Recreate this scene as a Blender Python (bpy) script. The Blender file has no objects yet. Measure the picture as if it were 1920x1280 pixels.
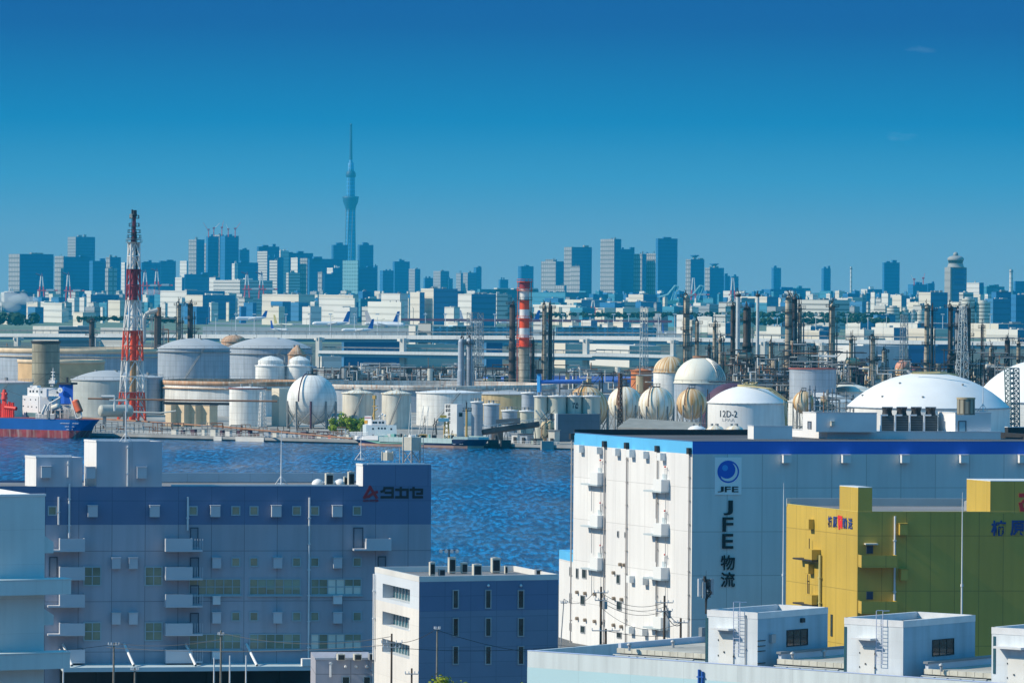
import bpy, math, random
from mathutils import Vector, Matrix
S = bpy.context.scene
COL = S.collection
random.seed(7)
rad = math.radians
# ------------------------------------------------------------------ camera
FOC, CX, CY, CH = 9000.0, 960.0, 545.0, 51.0      # focal length in photo pixels, principal column / horizon row, eye height
ROLL = rad(0.4); CR, SR = math.cos(ROLL), math.sin(ROLL)
cam = bpy.data.cameras.new('camera'); co = bpy.data.objects.new('camera', cam); COL.objects.link(co)
cam.sensor_width = 36; cam.lens = FOC/1920*36; cam.shift_y = -(640-CY)/1920
cam.clip_start = 1; cam.clip_end = 60000
co.matrix_world = Matrix(((CR, -SR, 0, 0), (0, 0, -1, 0), (SR, CR, 0, CH), (0, 0, 0, 1)))
S.camera = co
# ------------------------------------------------------------------ sky, sun, exposure
SUN_AZ, SUN_EL = rad(8), rad(37)
w = bpy.data.worlds.new('World'); S.world = w; w.use_nodes = True
nt = w.node_tree; nt.nodes.clear(); N = nt.nodes.new; L = nt.links.new
sky = N('ShaderNodeTexSky'); sky.sky_type = 'NISHITA'; sky.sun_disc = False
sky.sun_elevation = SUN_EL; sky.sun_rotation = math.pi*1.5-SUN_AZ if False else rad(262)
sky.altitude = 50; sky.air_density = 1.0; sky.dust_density = 0.6; sky.ozone_density = 3.0
tint = N('ShaderNodeMix'); tint.data_type = 'RGBA'; tint.blend_type = 'MULTIPLY'; tint.inputs[0].default_value = 1
L(sky.outputs[0], tint.inputs[6]); tint.inputs[7].default_value = (0.55, 1.0, 1.42, 1)
tc = N('ShaderNodeTexCoord'); sep = N('ShaderNodeSeparateXYZ'); L(tc.outputs['Generated'], sep.inputs[0])
ramp = N('ShaderNodeValToRGB'); L(sep.outputs[2], ramp.inputs[0])
e = ramp.color_ramp.elements
e[0].position = 0.0; e[0].color = (1.55, 1.95, 2.3, 1)
e[1].position = 1.0; e[1].color = (0.2, 1.5, 3.2, 1)
for p, c in ((0.012, (1.15, 1.75, 2.25)), (0.022, (0.45, 1.3, 2.2)), (0.034, (0.0, 0.80, 2.1)), (0.056, (0.0, 0.12, 1.3)), (0.12, (0.0, 0.8, 2.4)), (0.35, (0.35, 2.15, 4.0))):
    k = e.new(p); k.color = (*[max(0, q) for q in c], 1)
sc_ = N('ShaderNodeVectorMath'); sc_.operation = 'SCALE'; sc_.inputs[3].default_value = 1.5
L(ramp.outputs[0], sc_.inputs[0])
mx = N('ShaderNodeMix'); mx.data_type = 'RGBA'; mx.inputs[0].default_value = 0.96
L(tint.outputs[2], mx.inputs[6]); L(sc_.outputs[0], mx.inputs[7])
# thin wisps of high cloud
mp = N('ShaderNodeMapping'); L(tc.outputs['Generated'], mp.inputs[0]); mp.inputs['Scale'].default_value = (60, 60, 170)
wn = N('ShaderNodeTexNoise'); wn.inputs['Scale'].default_value = 1.0; wn.inputs['Detail'].default_value = 5; L(mp.outputs[0], wn.inputs[0])
wr = N('ShaderNodeMapRange'); wr.inputs[1].default_value = 0.72; wr.inputs[2].default_value = 0.95; wr.inputs[3].default_value = 0; wr.inputs[4].default_value = 0.35
L(wn.outputs[0], wr.inputs[0])
mw = N('ShaderNodeMix'); mw.data_type = 'RGBA'; L(wr.outputs[0], mw.inputs[0]); L(mx.outputs[2], mw.inputs[6]); mw.inputs[7].default_value = (3.5, 4.5, 5.5, 1)
bg = N('ShaderNodeBackground'); bg.inputs[1].default_value = 0.12; L(mw.outputs[2], bg.inputs[0])
wo = N('ShaderNodeOutputWorld'); L(bg.outputs[0], wo.inputs[0])
sd = bpy.data.lights.new('sun', 'SUN'); so = bpy.data.objects.new('sun', sd); COL.objects.link(so)
sd.energy = 5.0; sd.angle = rad(0.5); sd.color = (1.0, 0.88, 0.70)
sv = Vector((-math.cos(SUN_EL)*math.cos(SUN_AZ), -math.cos(SUN_EL)*math.sin(SUN_AZ), math.sin(SUN_EL)))
so.rotation_euler = sv.to_track_quat('Z', 'Y').to_euler(); so.location = (-100, -100, 200)
S.view_settings.view_transform = 'Standard'; S.view_settings.look = 'None'; S.view_settings.gamma = 1
S.view_settings.exposure = 0.0
S.render.engine = 'CYCLES'; S.cycles.max_bounces = 6; S.cycles.diffuse_bounces = 2; S.cycles.volume_bounces = 2
S.cycles.use_denoising = True

# ------------------------------------------------------------------ picture to place
def D(px, py):
    dx, dy = px-CX, CY-py
    return Vector(((dx*CR-dy*SR)/FOC, 1.0, (dx*SR+dy*CR)/FOC))
def P(px, py, Y):
    d = D(px, py); return Vector((d.x*Y, Y, CH+d.z*Y))
def G(px, py, z):                       # the point of height z seen at this pixel
    d = D(px, py); Y = (z-CH)/d.z; return Vector((d.x*Y, Y, z))
def X(px, Y, py=700): return P(px, py, Y).x
def Zp(px, py, Y): return P(px, py, Y).z
LAND = 0.6      # near bank; the far bank lies at 3 m

# ------------------------------------------------------------------ materials
MATS = {}
def mat(name, col, rough=0.7, metal=0.0, noise=0.12, ns=0.25, panel=None, pdark=0.72, plw=0.05, streak=0.0, rust=None, spec=None, bump=0.0, rows=None, emit=None, nstretch=(1, 1, 1)):
    if name in MATS: return MATS[name]
    m = bpy.data.materials.new(name); m.use_nodes = True; t = m.node_tree; b = t.nodes['Principled BSDF']
    n = t.nodes.new; l = t.links.new
    b.inputs['Roughness'].default_value = rough; b.inputs['Metallic'].default_value = metal
    if spec is not None: b.inputs['Specular IOR Level'].default_value = spec
    c = n('ShaderNodeTexCoord')
    rgb = n('ShaderNodeRGB'); rgb.outputs[0].default_value = (*col, 1); cur = rgb.outputs[0]
    def mix(fac, a, bb, mode='MIX'):
        k = n('ShaderNodeMix'); k.data_type = 'RGBA'; k.blend_type = mode
        if hasattr(fac, 'default_value'): l(fac, k.inputs[0])
        else: k.inputs[0].default_value = fac
        l(a, k.inputs[6])
        if isinstance(bb, tuple): k.inputs[7].default_value = (*bb, 1)
        else: l(bb, k.inputs[7])
        return k.outputs[2]
    def noi(src, sc, det=4, scale=(1, 1, 1)):
        mm = n('ShaderNodeMapping'); mm.inputs['Scale'].default_value = scale; l(src, mm.inputs[0])
        k = n('ShaderNodeTexNoise'); k.inputs['Scale'].default_value = sc; k.inputs['Detail'].default_value = det; l(mm.outputs[0], k.inputs[0]); return k.outputs[0]
    def rng(src, a, bb, lo, hi):
        k = n('ShaderNodeMapRange'); l(src, k.inputs[0])
        for q, v in zip((1, 2, 3, 4), (a, bb, lo, hi)): k.inputs[q].default_value = v
        return k.outputs[0]
    if panel or rows:
        br = n('ShaderNodeTexBrick'); l(c.outputs['UV'], br.inputs[0])
        br.offset = 0; br.squash = 1
        br.inputs['Scale'].default_value = 1.0
        pw, ph = panel if panel else (1e5, rows)
        br.inputs['Brick Width'].default_value = pw; br.inputs['Row Height'].default_value = ph
        br.inputs['Mortar Size'].default_value = plw; br.inputs['Mortar Smooth'].default_value = 0.1
        br.inputs['Color1'].default_value = (1, 1, 1, 1); br.inputs['Color2'].default_value = (.94, .94, .95, 1)
        br.inputs['Mortar'].default_value = (pdark, pdark, pdark, 1)
        cur = mix(1.0, cur, br.outputs[0], 'MULTIPLY')
    if noise:
        f = rng(noi(c.outputs['Object'], ns, 5, nstretch), 0.3, 0.7, 1-noise, 1+noise*0.4)
        cc = n('ShaderNodeCombineColor')
        for q in range(3): l(f, cc.inputs[q])
        cur = mix(1.0, cur, cc.outputs[0], 'MULTIPLY')
    if streak:
        f = rng(noi(c.outputs['UV'], 1.0, 6, (0.9, 0.06, 1)), 0.42, 0.75, 0, min(1, streak*1.9))
        cur = mix(f, cur, tuple(q*0.45 for q in col))
    if rust:
        rc, amt = rust
        f = rng(noi(c.outputs['UV'], 1.0, 5, (0.9, 0.07, 1)), 0.6-amt*0.25, 0.78-amt*0.2, 0, min(1, 0.5+amt*.5))
        cur = mix(f, cur, rc)
    l(cur, b.inputs['Base Color'])
    if bump:
        bp = n('ShaderNodeBump'); bp.inputs['Strength'].default_value = bump
        l(noi(c.outputs['Object'], ns*6, 3), bp.inputs['Height']); l(bp.outputs[0], b.inputs['Normal'])
    if emit: b.inputs['Emission Color'].default_value = (*emit, 1); b.inputs['Emission Strength'].default_value = 1
    MATS[name] = m; return m

# ------------------------------------------------------------------ mesh collector
class MB:
    def __init__(s): s.v = []; s.f = []; s.uv = []; s.sm = []
    def face(s, pts, uvs=None, smooth=False):
        i = len(s.v); s.v += [tuple(p) for p in pts]; k = len(pts); s.f.append(tuple(range(i, i+k)))
        if uvs is None:
            a = Vector(pts[0]); ex = (Vector(pts[1])-a); L_ = ex.length or 1; ex = ex/L_
            nn = ex.cross(Vector(pts[-1])-a); ey = nn.cross(ex); ey = ey.normalized() if ey.length else Vector((0, 0, 1))
            uvs = [((Vector(p)-a).dot(ex), (Vector(p)-a).dot(ey)) for p in pts]
        s.uv += uvs; s.sm.append(smooth)
    def obox(s, o, ex, ey, ez):          # corner and three edge vectors (right-handed)
        o, ex, ey, ez = map(Vector, (o, ex, ey, ez))
        a, b_, c, d = o, o+ex, o+ex+ey, o+ey; A, B, C_, D_ = a+ez, b_+ez, c+ez, d+ez
        for q in ((a, b_, B, A), (b_, c, C_, B), (c, d, D_, C_), (d, a, A, D_), (A, B, C_, D_), (d, c, b_, a)): s.face(q)
    def box(s, c, sx, sy, sz, rz=0):     # c = centre of the base
        ex = Vector((math.cos(rz), math.sin(rz), 0)); ey = Vector((-ex.y, ex.x, 0))
        s.obox(Vector(c)-ex*sx/2-ey*sy/2, ex*sx, ey*sy, Vector((0, 0, sz)))
    def prism(s, poly, z0, z1, top=True, bottom=False):
        n = len(poly); u = 0
        for i in range(n):
            a, b_ = poly[i], poly[(i+1) % n]; L_ = math.hypot(b_[0]-a[0], b_[1]-a[1])
            s.face([(a[0], a[1], z0), (b_[0], b_[1], z0), (b_[0], b_[1], z1), (a[0], a[1], z1)], [(u, z0), (u+L_, z0), (u+L_, z1), (u, z1)]); u += L_
        if top: s.face([(p[0], p[1], z1) for p in poly], [(p[0], p[1]) for p in poly])
        if bottom: s.face([(p[0], p[1], z0) for p in reversed(poly)], [(p[0], p[1]) for p in reversed(poly)])
    def lathe(s, c, prof, n=24, a0=0, smooth=True):   # one smooth strip, profile bottom to top
        c = Vector(c); i0 = len(s.v); m = len(prof); R = max(p[0] for p in prof)
        for (r, z) in prof:
            for k in range(n):
                a = a0+2*math.pi*k/n; s.v.append((c.x+r*math.cos(a), c.y+r*math.sin(a), c.z+z))
        vs = [0]
        for j in range(1, m): vs.append(vs[-1]+math.hypot(prof[j][0]-prof[j-1][0], prof[j][1]-prof[j-1][1]))
        for j in range(m-1):
            for k in range(n):
                k2 = (k+1) % n
                s.f.append((i0+j*n+k, i0+j*n+k2, i0+(j+1)*n+k2, i0+(j+1)*n+k)); s.sm.append(smooth)
                u0, u1 = k/n*2*math.pi*R, (k+1)/n*2*math.pi*R
                s.uv += [(u0, vs[j]), (u1, vs[j]), (u1, vs[j+1]), (u0, vs[j+1])]
    def disc(s, c, r, n=24, a0=0):
        c = Vector(c); s.face([(c.x+r*math.cos(a0+2*math.pi*k/n), c.y+r*math.sin(a0+2*math.pi*k/n), c.z) for k in range(n)])
    def vcyl(s, c, r, h, n=16, r2=None, cap=True):
        r2 = r if r2 is None else r2
        s.lathe(c, [(r, 0), (r2, h)], n)
        if cap: s.disc((c[0], c[1], c[2]+h), r2, n)
    def bar(s, p0, p1, r, n=5, r1=None, cap=False):
        p0, p1 = Vector(p0), Vector(p1); d = p1-p0
        if d.length < 1e-6: return
        d.normalize(); a = d.cross(Vector((0, 0, 1)) if abs(d.z) < .9 else Vector((1, 0, 0))).normalized(); b_ = d.cross(a)
        r1 = r if r1 is None else r1; i0 = len(s.v)
        for (p, rr) in ((p0, r), (p1, r1)):
            for k in range(n):
                t = 2*math.pi*k/n+.4; s.v.append(tuple(p+(a*math.cos(t)+b_*math.sin(t))*rr))
        Ln = (p1-p0).length
        for k in range(n):
            k2 = (k+1) % n; s.f.append((i0+k, i0+k2, i0+n+k2, i0+n+k)[::-1]); s.sm.append(n > 5)
            s.uv += [(0, 0), (0, Ln), (r, Ln), (r, 0)]
        if cap:
            s.face([s.v[i0+k] for k in range(n)]); s.face([s.v[i0+n+k] for k in reversed(range(n))])
    def path(s, pts, r, n=5, cap=False):
        for a, b_ in zip(pts, pts[1:]): s.bar(a, b_, r, n, cap=cap)
    def sphere(s, c, r, n=20, m=12, sz=1.0):
        s.lathe(c, [(max(1e-3, r*math.cos(-math.pi/2+math.pi*j/m)), r*sz*math.sin(-math.pi/2+math.pi*j/m)) for j in range(m+1)], n)
    def hcyl(s, p0, p1, r, n=16):        # lying drum with domed ends
        p0, p1 = Vector(p0), Vector(p1); d = (p1-p0).normalized()
        rs = [(-.5, .0), (-.42, .55), (-.22, .88), (0, 1)]; prev = None
        seq = [(p0+d*(t*r), q*r+1e-3) for t, q in rs]+[(p1-d*(t*r), q*r+1e-3) for t, q in reversed(rs)]
        for (a, ra), (b_, rb) in zip(seq, seq[1:]): s.bar(a, b_, ra, n, rb)
    def build(s, name, m, parent=None, label=None):
        loc = parent.location.copy() if parent else None
        if parent is not None and parent.parent is not None: loc = parent.location+parent.parent.location
        if loc is None:
            xs = [p[0] for p in s.v]; ys = [p[1] for p in s.v]; zs = [p[2] for p in s.v]
            loc = Vector(((min(xs)+max(xs))/2, (min(ys)+max(ys))/2, min(zs)))
        me = bpy.data.meshes.new(name)
        me.from_pydata([(p[0]-loc.x, p[1]-loc.y, p[2]-loc.z) for p in s.v], [], s.f)
        ul = me.uv_layers.new(name='UVMap'); flat = []
        for q in s.uv: flat += [q[0], q[1]]
        if len(flat) == 2*len(me.loops): ul.data.foreach_set('uv', flat)
        me.polygons.foreach_set('use_smooth', s.sm[:len(me.polygons)])
        me.materials.append(m); me.update()
        o = bpy.data.objects.new(name, me); COL.objects.link(o)
        if parent: o.parent = parent; o.location = (0, 0, 0)
        else: o.location = loc
        if label: o['label'] = label
        return o

def thing(name, label, cat, loc, group=None):
    o = bpy.data.objects.new(name, None); COL.objects.link(o); o.location = Vector(loc); o.empty_display_size = 1
    o['label'] = label; o['category'] = cat
    if group: o['group'] = group
    return o
def single(mb, name, m, label, cat, group=None):
    o = mb.build(name, m); o['label'] = label; o['category'] = cat
    if group: o['group'] = group
    return o
def structure(mb, name, m):
    o = mb.build(name, m); o['kind'] = 'structure'; return o
def dup(o, loc, label=None, parent=None):
    c = o.copy(); COL.objects.link(c)
    if parent is None: c.location = loc
    else: c.parent = parent
    if label: c['label'] = label
    for ch in [q for q in bpy.data.objects if q.parent == o]:
        dup(ch, None, None, c)
    return c

# a wall plane running left to right as the camera sees it
class Face:
    def __init__(s, A, B):
        s.A = Vector((A[0], A[1])); s.B = Vector((B[0], B[1])); s.t = (s.B-s.A).normalized(); s.n = Vector((s.t.y, -s.t.x)); s.len = (s.B-s.A).length
    def hit(s, px, py):
        d = D(px, py); k = s.n.dot(s.A)/(s.n.x*d.x+s.n.y); p = Vector((d.x*k, k)); return (p-s.A).dot(s.t), CH+d.z*k
    def pt(s, u, z, d=0.0):
        q = s.A+s.t*u+s.n*d; return Vector((q.x, q.y, z))
    def rect(s, x0, y0, x1, y1):
        xm, ym = (x0+x1)/2, (y0+y1)/2
        return s.hit(x0, ym)[0], s.hit(x1, ym)[0], s.hit(xm, y1)[1], s.hit(xm, y0)[1]
    def box(s, mb, u0, u1, z0, z1, d0, d1):
        t = Vector((s.t.x, s.t.y, 0)); n = Vector((s.n.x, s.n.y, 0))
        mb.obox(s.pt(u0, z0, d1), t*(u1-u0), -n*(d1-d0), Vector((0, 0, z1-z0)))
    def pxbox(s, mb, x0, y0, x1, y1, d0, d1):
        u0, u1, z0, z1 = s.rect(x0, y0, x1, y1); s.box(mb, u0, u1, z0, z1, d0, d1)
    def window(s, parent, r, cols, rows, fm, gm, fw=0.08, depth=0.1, name='window', px=True):
        u0, u1, z0, z1 = s.rect(*r) if px else r
        a, b_ = MB(), MB()
        s.box(b_, u0+fw, u1-fw, z0+fw, z1-fw, 0.01, 0.03)
        s.box(a, u0, u1, z0, z0+fw, 0.012, depth); s.box(a, u0, u1, z1-fw, z1, 0.012, depth)
        s.box(a, u0, u0+fw, z0+fw, z1-fw, 0.012, depth); s.box(a, u1-fw, u1, z0+fw, z1-fw, 0.012, depth)
        for k in range(1, cols):
            u = u0+(u1-u0)*k/cols; s.box(a, u-fw*.35, u+fw*.35, z0+fw, z1-fw, 0.035, depth*.8)
        for k in range(1, rows):
            z = z0+(z1-z0)*k/rows; s.box(a, u0+fw, u1-fw, z-fw*.35, z+fw*.35, 0.036, depth*.7)
        f = a.build(name, fm, parent); sub(b_, 'pane', gm, f); return f
def sub(mb, name, m, part, label=None):        # a sub-part: its mesh is stored in the part's frame, which is the thing's frame
    o = mb.build(name, m, part, label); return o

def text_mesh(face, txt, x0, y0, x1, y1, m, parent, name='lettering', bold=0.0, d=0.03, th=0.05, rect=None, mir=False):
    cu = bpy.data.curves.new('t', 'FONT'); cu.body = txt; cu.offset = bold; cu.extrude = 0.01; cu.resolution_u = 3
    ob = bpy.data.objects.new('t', cu); COL.objects.link(ob)
    dg = bpy.context.evaluated_depsgraph_get(); me = bpy.data.meshes.new_from_object(ob.evaluated_get(dg))
    bpy.data.objects.remove(ob)
    u0, u1, z0, z1 = rect if rect else face.rect(x0, y0, x1, y1)
    xs = [v.co.x for v in me.vertices]; ys = [v.co.y for v in me.vertices]; zs = [v.co.z for v in me.vertices]
    loc = parent.location if parent.parent is None else parent.location+parent.parent.location
    for v in me.vertices:
        u = u0+(v.co.x-min(xs))/(max(xs)-min(xs))*(u1-u0); z = z0+(v.co.y-min(ys))/(max(ys)-min(ys))*(z1-z0)
        dd = d+(th if v.co.z > 0 else 0)
        v.co = face.pt(u, z, dd)-loc
    me.materials.clear(); me.materials.append(m)
    o = bpy.data.objects.new(name, me); me.name = name; COL.objects.link(o); o.parent = parent; return o
def strokes(face, r, lines, th, m, parent, name, d=0.03):
    u0, u1, z0, z1 = face.rect(*r); mb = MB()
    for j, ln in enumerate(lines):
        for (a, b_) in zip(ln, ln[1:]):
            pa = Vector((u0+a[0]*(u1-u0), z0+a[1]*(z1-z0))); pb = Vector((u0+b_[0]*(u1-u0), z0+b_[1]*(z1-z0)))
            t = (pb-pa).normalized(); n = Vector((-t.y, t.x))*th/2; pa = pa-t*th/2; pb = pb+t*th/2
            q = [pa-n, pb-n, pb+n, pa+n]
            mb.face([face.pt(p.x, p.y, d+.03) for p in q])
            for i in range(4):
                e1, e2 = q[i], q[(i+1) % 4]; mb.face([face.pt(e1.x, e1.y, d), face.pt(e2.x, e2.y, d), face.pt(e2.x, e2.y, d+.03), face.pt(e1.x, e1.y, d+.03)])
            d += .002
    return mb.build(name, m, parent)

# landmarks used to word labels, with their column in the photo
LANDMARKS = [(-999, 'the left edge'), (245, 'the lattice flare tower'), (585, 'the big white sphere'), (983, 'the striped chimney'), (1395, 'the 12D-2 tank'), (1740, 'the widest white dome')]
SKYMARKS = [(-999, 'the left edge'), (150, 'the far-left slab'), (415, 'the crane-topped pair'), (657, 'the needle tower'), (983, 'the striped chimney'), (1250, 'the wide dark slab'), (1500, 'the striped office block'), (1795, 'the control tower')]
ORD = ['', 'second ', 'third ', 'fourth ', 'fifth ', 'sixth ', 'seventh ', 'eighth ', 'ninth ', 'tenth ', 'eleventh ', 'twelfth ', 'thirteenth ', 'fourteenth ', 'fifteenth ', 'sixteenth ', 'seventeenth ', 'eighteenth ', 'nineteenth ', 'twentieth ']
POOL = {}
def pool(o, px, desc, marks='s'): POOL.setdefault((desc, marks), []).append((px, o))
def word_pool():
    for (desc, mk), items in POOL.items():
        marks = SKYMARKS if mk == 's' else LANDMARKS
        items.sort(key=lambda q: q[0]); cnt = {}
        tot = {}
        for px, o in items:
            lm = [m for m in marks if m[0] <= px][-1]; tot[lm] = tot.get(lm, 0)+1
        for px, o in items:
            lm = [m for m in marks if m[0] <= px][-1]; k = cnt.get(lm, 0); cnt[lm] = k+1
            o['label'] = f"{ORD[k]}{desc} right of {lm[1]}" if tot[lm] > 1 else f"{desc} right of {lm[1]}"
# ================================================================== the ground and the water
m_land = mat('asphalt_ground', (0.12, 0.125, 0.13), 0.9, noise=0.35, ns=0.02)
m_far = mat('far_land', (0.09, 0.12, 0.10), 0.95, noise=0.5, ns=0.004)
m_conc = mat('concrete', (0.42, 0.41, 0.38), 0.85, noise=0.3, ns=0.15)
def water_mat():
    m = bpy.data.materials.new('sea_water'); m.use_nodes = True; t = m.node_tree; b = t.nodes['Principled BSDF']; n = t.nodes.new; l = t.links.new
    b.inputs['Base Color'].default_value = (0.0, 0.075, 0.24, 1); b.inputs['Roughness'].default_value = 0.12; b.inputs['IOR'].default_value = 1.33; b.inputs['Specular IOR Level'].default_value = 0.15
    c = n('ShaderNodeTexCoord')
    def nz(sx, sy, sc, det):
        mm = n('ShaderNodeMapping'); mm.inputs['Scale'].default_value = (sx, sy, 1); l(c.outputs['Object'], mm.inputs[0])
        k = n('ShaderNodeTexNoise'); k.inputs['Scale'].default_value = sc; k.inputs['Detail'].default_value = det; k.inputs['Roughness'].default_value = .65; l(mm.outputs[0], k.inputs[0]); return k.outputs[0]
    a1, a2 = nz(.75, .075, 1.0, 5), nz(1, .25, 0.1, 3)
    ad = n('ShaderNodeMath'); ad.operation = 'MULTIPLY_ADD'; l(a2, ad.inputs[0]); ad.inputs[1].default_value = 1.1; l(a1, ad.inputs[2])
    bp = n('ShaderNodeBump'); bp.inputs['Strength'].default_value = 1.0; bp.inputs['Distance'].default_value = 1.6
    l(ad.outputs[0], bp.inputs['Height']); l(bp.outputs[0], b.inputs['Normal'])
    big = nz(1, .22, 0.012, 4); mr = n('ShaderNodeMapRange'); l(big, mr.inputs[0])
    for q, v in zip((1, 2, 3, 4), (.35, .7, .06, .32)): mr.inputs[q].default_value = v
    l(mr.outputs[0], b.inputs['Roughness'])
    rp = n('ShaderNodeValToRGB'); l(nz(.75, .075, 1.0, 5), rp.inputs[0]); ee = rp.color_ramp.elements  # bright and dark blues paint the glints and troughs of the ripples
    ee[0].position = .45; ee[0].color = (0.0, .015, .075, 1); ee[1].position = .58; ee[1].color = (0.0, .23, .52, 1); pt_ = nz(.6, .14, .03, 3); pr_ = n('ShaderNodeMapRange'); l(pt_, pr_.inputs[0])
    for q, v in zip((1, 2, 3, 4), (.36, .64, .55, 1.25)): pr_.inputs[q].default_value = v
    vs = n('ShaderNodeVectorMath'); vs.operation = 'SCALE'; l(rp.outputs[0], vs.inputs[0]); l(pr_.outputs[0], vs.inputs[3]); l(vs.outputs[0], b.inputs['Base Color'])
    return m
wm = MB(); wm.face([(-1200, 780, 0), (1500, 780, 0), (1500, 1800, 0), (-1200, 2600, 0)]); structure(wm, 'canal_water', water_mat())
g = MB(); g.prism([(-600, -250), (600, -250), (600, 812), (-600, 838)], -0.5, LAND, bottom=False); structure(g, 'ground', m_land)
# far shore: its edge is the quay seen in the photo
q0, q1 = G(-250, 808, 0), G(1072, 843, 0); sl = (q1.y-q0.y)/(q1.x-q0.x)
QA, QB = (-620, q0.y+sl*(-620-q0.x)), (700, q0.y+sl*(700-q0.x))
FL_ = 1.2
g = MB(); g.face([(QA[0], QA[1], FL_), (QB[0], QB[1], FL_), (9000, 9000, FL_), (16000, 26000, FL_), (-16000, 26000, FL_), (-9000, 9000, FL_)]); structure(g, 'far_ground', m_far)
QF = Face(QA, QB)
k = MB(); QF.box(k, 0, QF.len, -1, FL_, -0.2, 0.02); QF.box(k, 0, QF.len, FL_-.7, FL_+.25, 0.02, 0.8)
structure(k, 'quay_kerb', m_conc)
k = MB(); k.face([QF.pt(0, FL_+.01, -22), QF.pt(0, FL_+.01, 0), QF.pt(QF.len, FL_+.01, 0), QF.pt(QF.len, FL_+.01, -22)][::-1]); structure(k, 'quay_pavement', mat('quay_top', (0.30, 0.28, 0.25), 0.9, noise=0.4, ns=.08))

# ================================================================== shared materials of the near buildings
white = mat('white_cladding', (0.80, 0.80, 0.79), 0.6, noise=0.07, ns=0.12, panel=(4.0, 5.6), pdark=0.72, plw=0.035, streak=0.12)
white_plain = mat('white_paint', (0.80, 0.80, 0.80), 0.55, noise=0.08, ns=0.3)
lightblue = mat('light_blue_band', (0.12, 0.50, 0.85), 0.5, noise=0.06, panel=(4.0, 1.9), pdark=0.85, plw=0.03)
shaded_blue = mat('blue_band_shaded', (0.03, 0.16, 0.68), 0.5, noise=0.06, panel=(4.6, 1.2), pdark=0.9, plw=0.03)  # deeper copy of the roof band blue, front shade put into the colour
grey_wall = mat('grey_cladding', (0.42, 0.43, 0.50), 0.65, noise=0.1, ns=0.08, panel=(4.1, 6.2), pdark=0.55, plw=0.05, streak=0.15)
navy = mat('navy_band', (0.12, 0.19, 0.34), 0.55, noise=0.08, panel=(4.1, 3.1), pdark=0.7, plw=0.045)
hood_m = mat('vent_hood_grey', (0.55, 0.57, 0.62), 0.5, noise=0.06)
pale = mat('pale_pipe', (0.72, 0.74, 0.76), 0.5, noise=0.1, ns=1)
frame_m = mat('window_frame', (0.35, 0.45, 0.50), 0.5, noise=0)
glass_g = mat('green_glass', (0.24, 0.28, 0.20), 0.12, noise=0.4, ns=0.35, spec=0.7)
glass_d = mat('dark_glass', (0.03, 0.05, 0.05), 0.06, noise=0.8, ns=0.9, spec=0.8)
glass_b = mat('blue_glass', (0.03, 0.12, 0.16), 0.1, noise=0.4, ns=0.4, spec=0.8)
dark = mat('dark_metal', (0.03, 0.032, 0.036), 0.6, noise=0.2, ns=1)
roof_m = mat('roof_sheet', (0.22, 0.22, 0.23), 0.85, noise=0.25, ns=0.15)
cream = mat('cream_unit', (0.62, 0.60, 0.52), 0.6, noise=0.12, ns=0.8)
steel = mat('galvanised_steel', (0.42, 0.44, 0.46), 0.5, 0.3, noise=0.2, ns=0.5)
woodpole = mat('pole_concrete', (0.24, 0.22, 0.19), 0.85, noise=0.25, ns=1.5)
dimm = mat('bay_shade', (0.06, 0.065, 0.075), 0.9, noise=0.2)  # dark tone stands in for the shade under the loading canopy

def corner_building(L0, C0, R0, z, depth):       # roof pixels of left-far, near and right-far corners -> plan polygon
    A, B, C_ = G(*L0, z), G(*C0, z), G(*R0, z); d = (A-B); 
    Dk = C_+d
    return (A.x, A.y), (B.x, B.y), (C_.x, C_.y), (Dk.x, Dk.y)
def hood(face, parent, r, m, out=1.1, name='vent_hood'):
    b_ = MB(); face.pxbox(b_, *r, 0.0, out)
    u0, u1, z0, z1 = face.rect(*r); face.box(b_, u0-.06, u1+.06, z1, z1+.07, 0.0, out+.08)
    return b_.build(name, m, parent)
def side_hood(face, parent, r, m, L_=1.2, name='vent_hood', **k):
    x0, y0, x1, y1 = r; u1, z0 = face.hit(x1, y1); _, z1 = face.hit(x1, y0)
    Y = face.pt(u1, 0).y; out = (x1-x0)/FOC*Y/abs(face.n.x)
    b_ = MB(); face.box(b_, u1-L_, u1, z0, z1, 0.0, out); o = b_.build(name, m, parent); return o, u1-L_, u1, z0, z1, out
def pipe(face, parent, px, y0, y1, r, m, name='downpipe', d=0.22):
    b_ = MB(); u, z1 = face.hit(px, y0); _, z0 = face.hit(px, y1); b_.bar(face.pt(u, z0, d), face.pt(u, z1, d), r, 8, cap=True)
    z = z0+1.5
    while z < z1: face.box(b_, u-r*1.5, u+r*1.5, z, z+.12, 0.0, d+r*1.1); z += 3.2
    return b_.build(name, m, parent)
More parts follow.
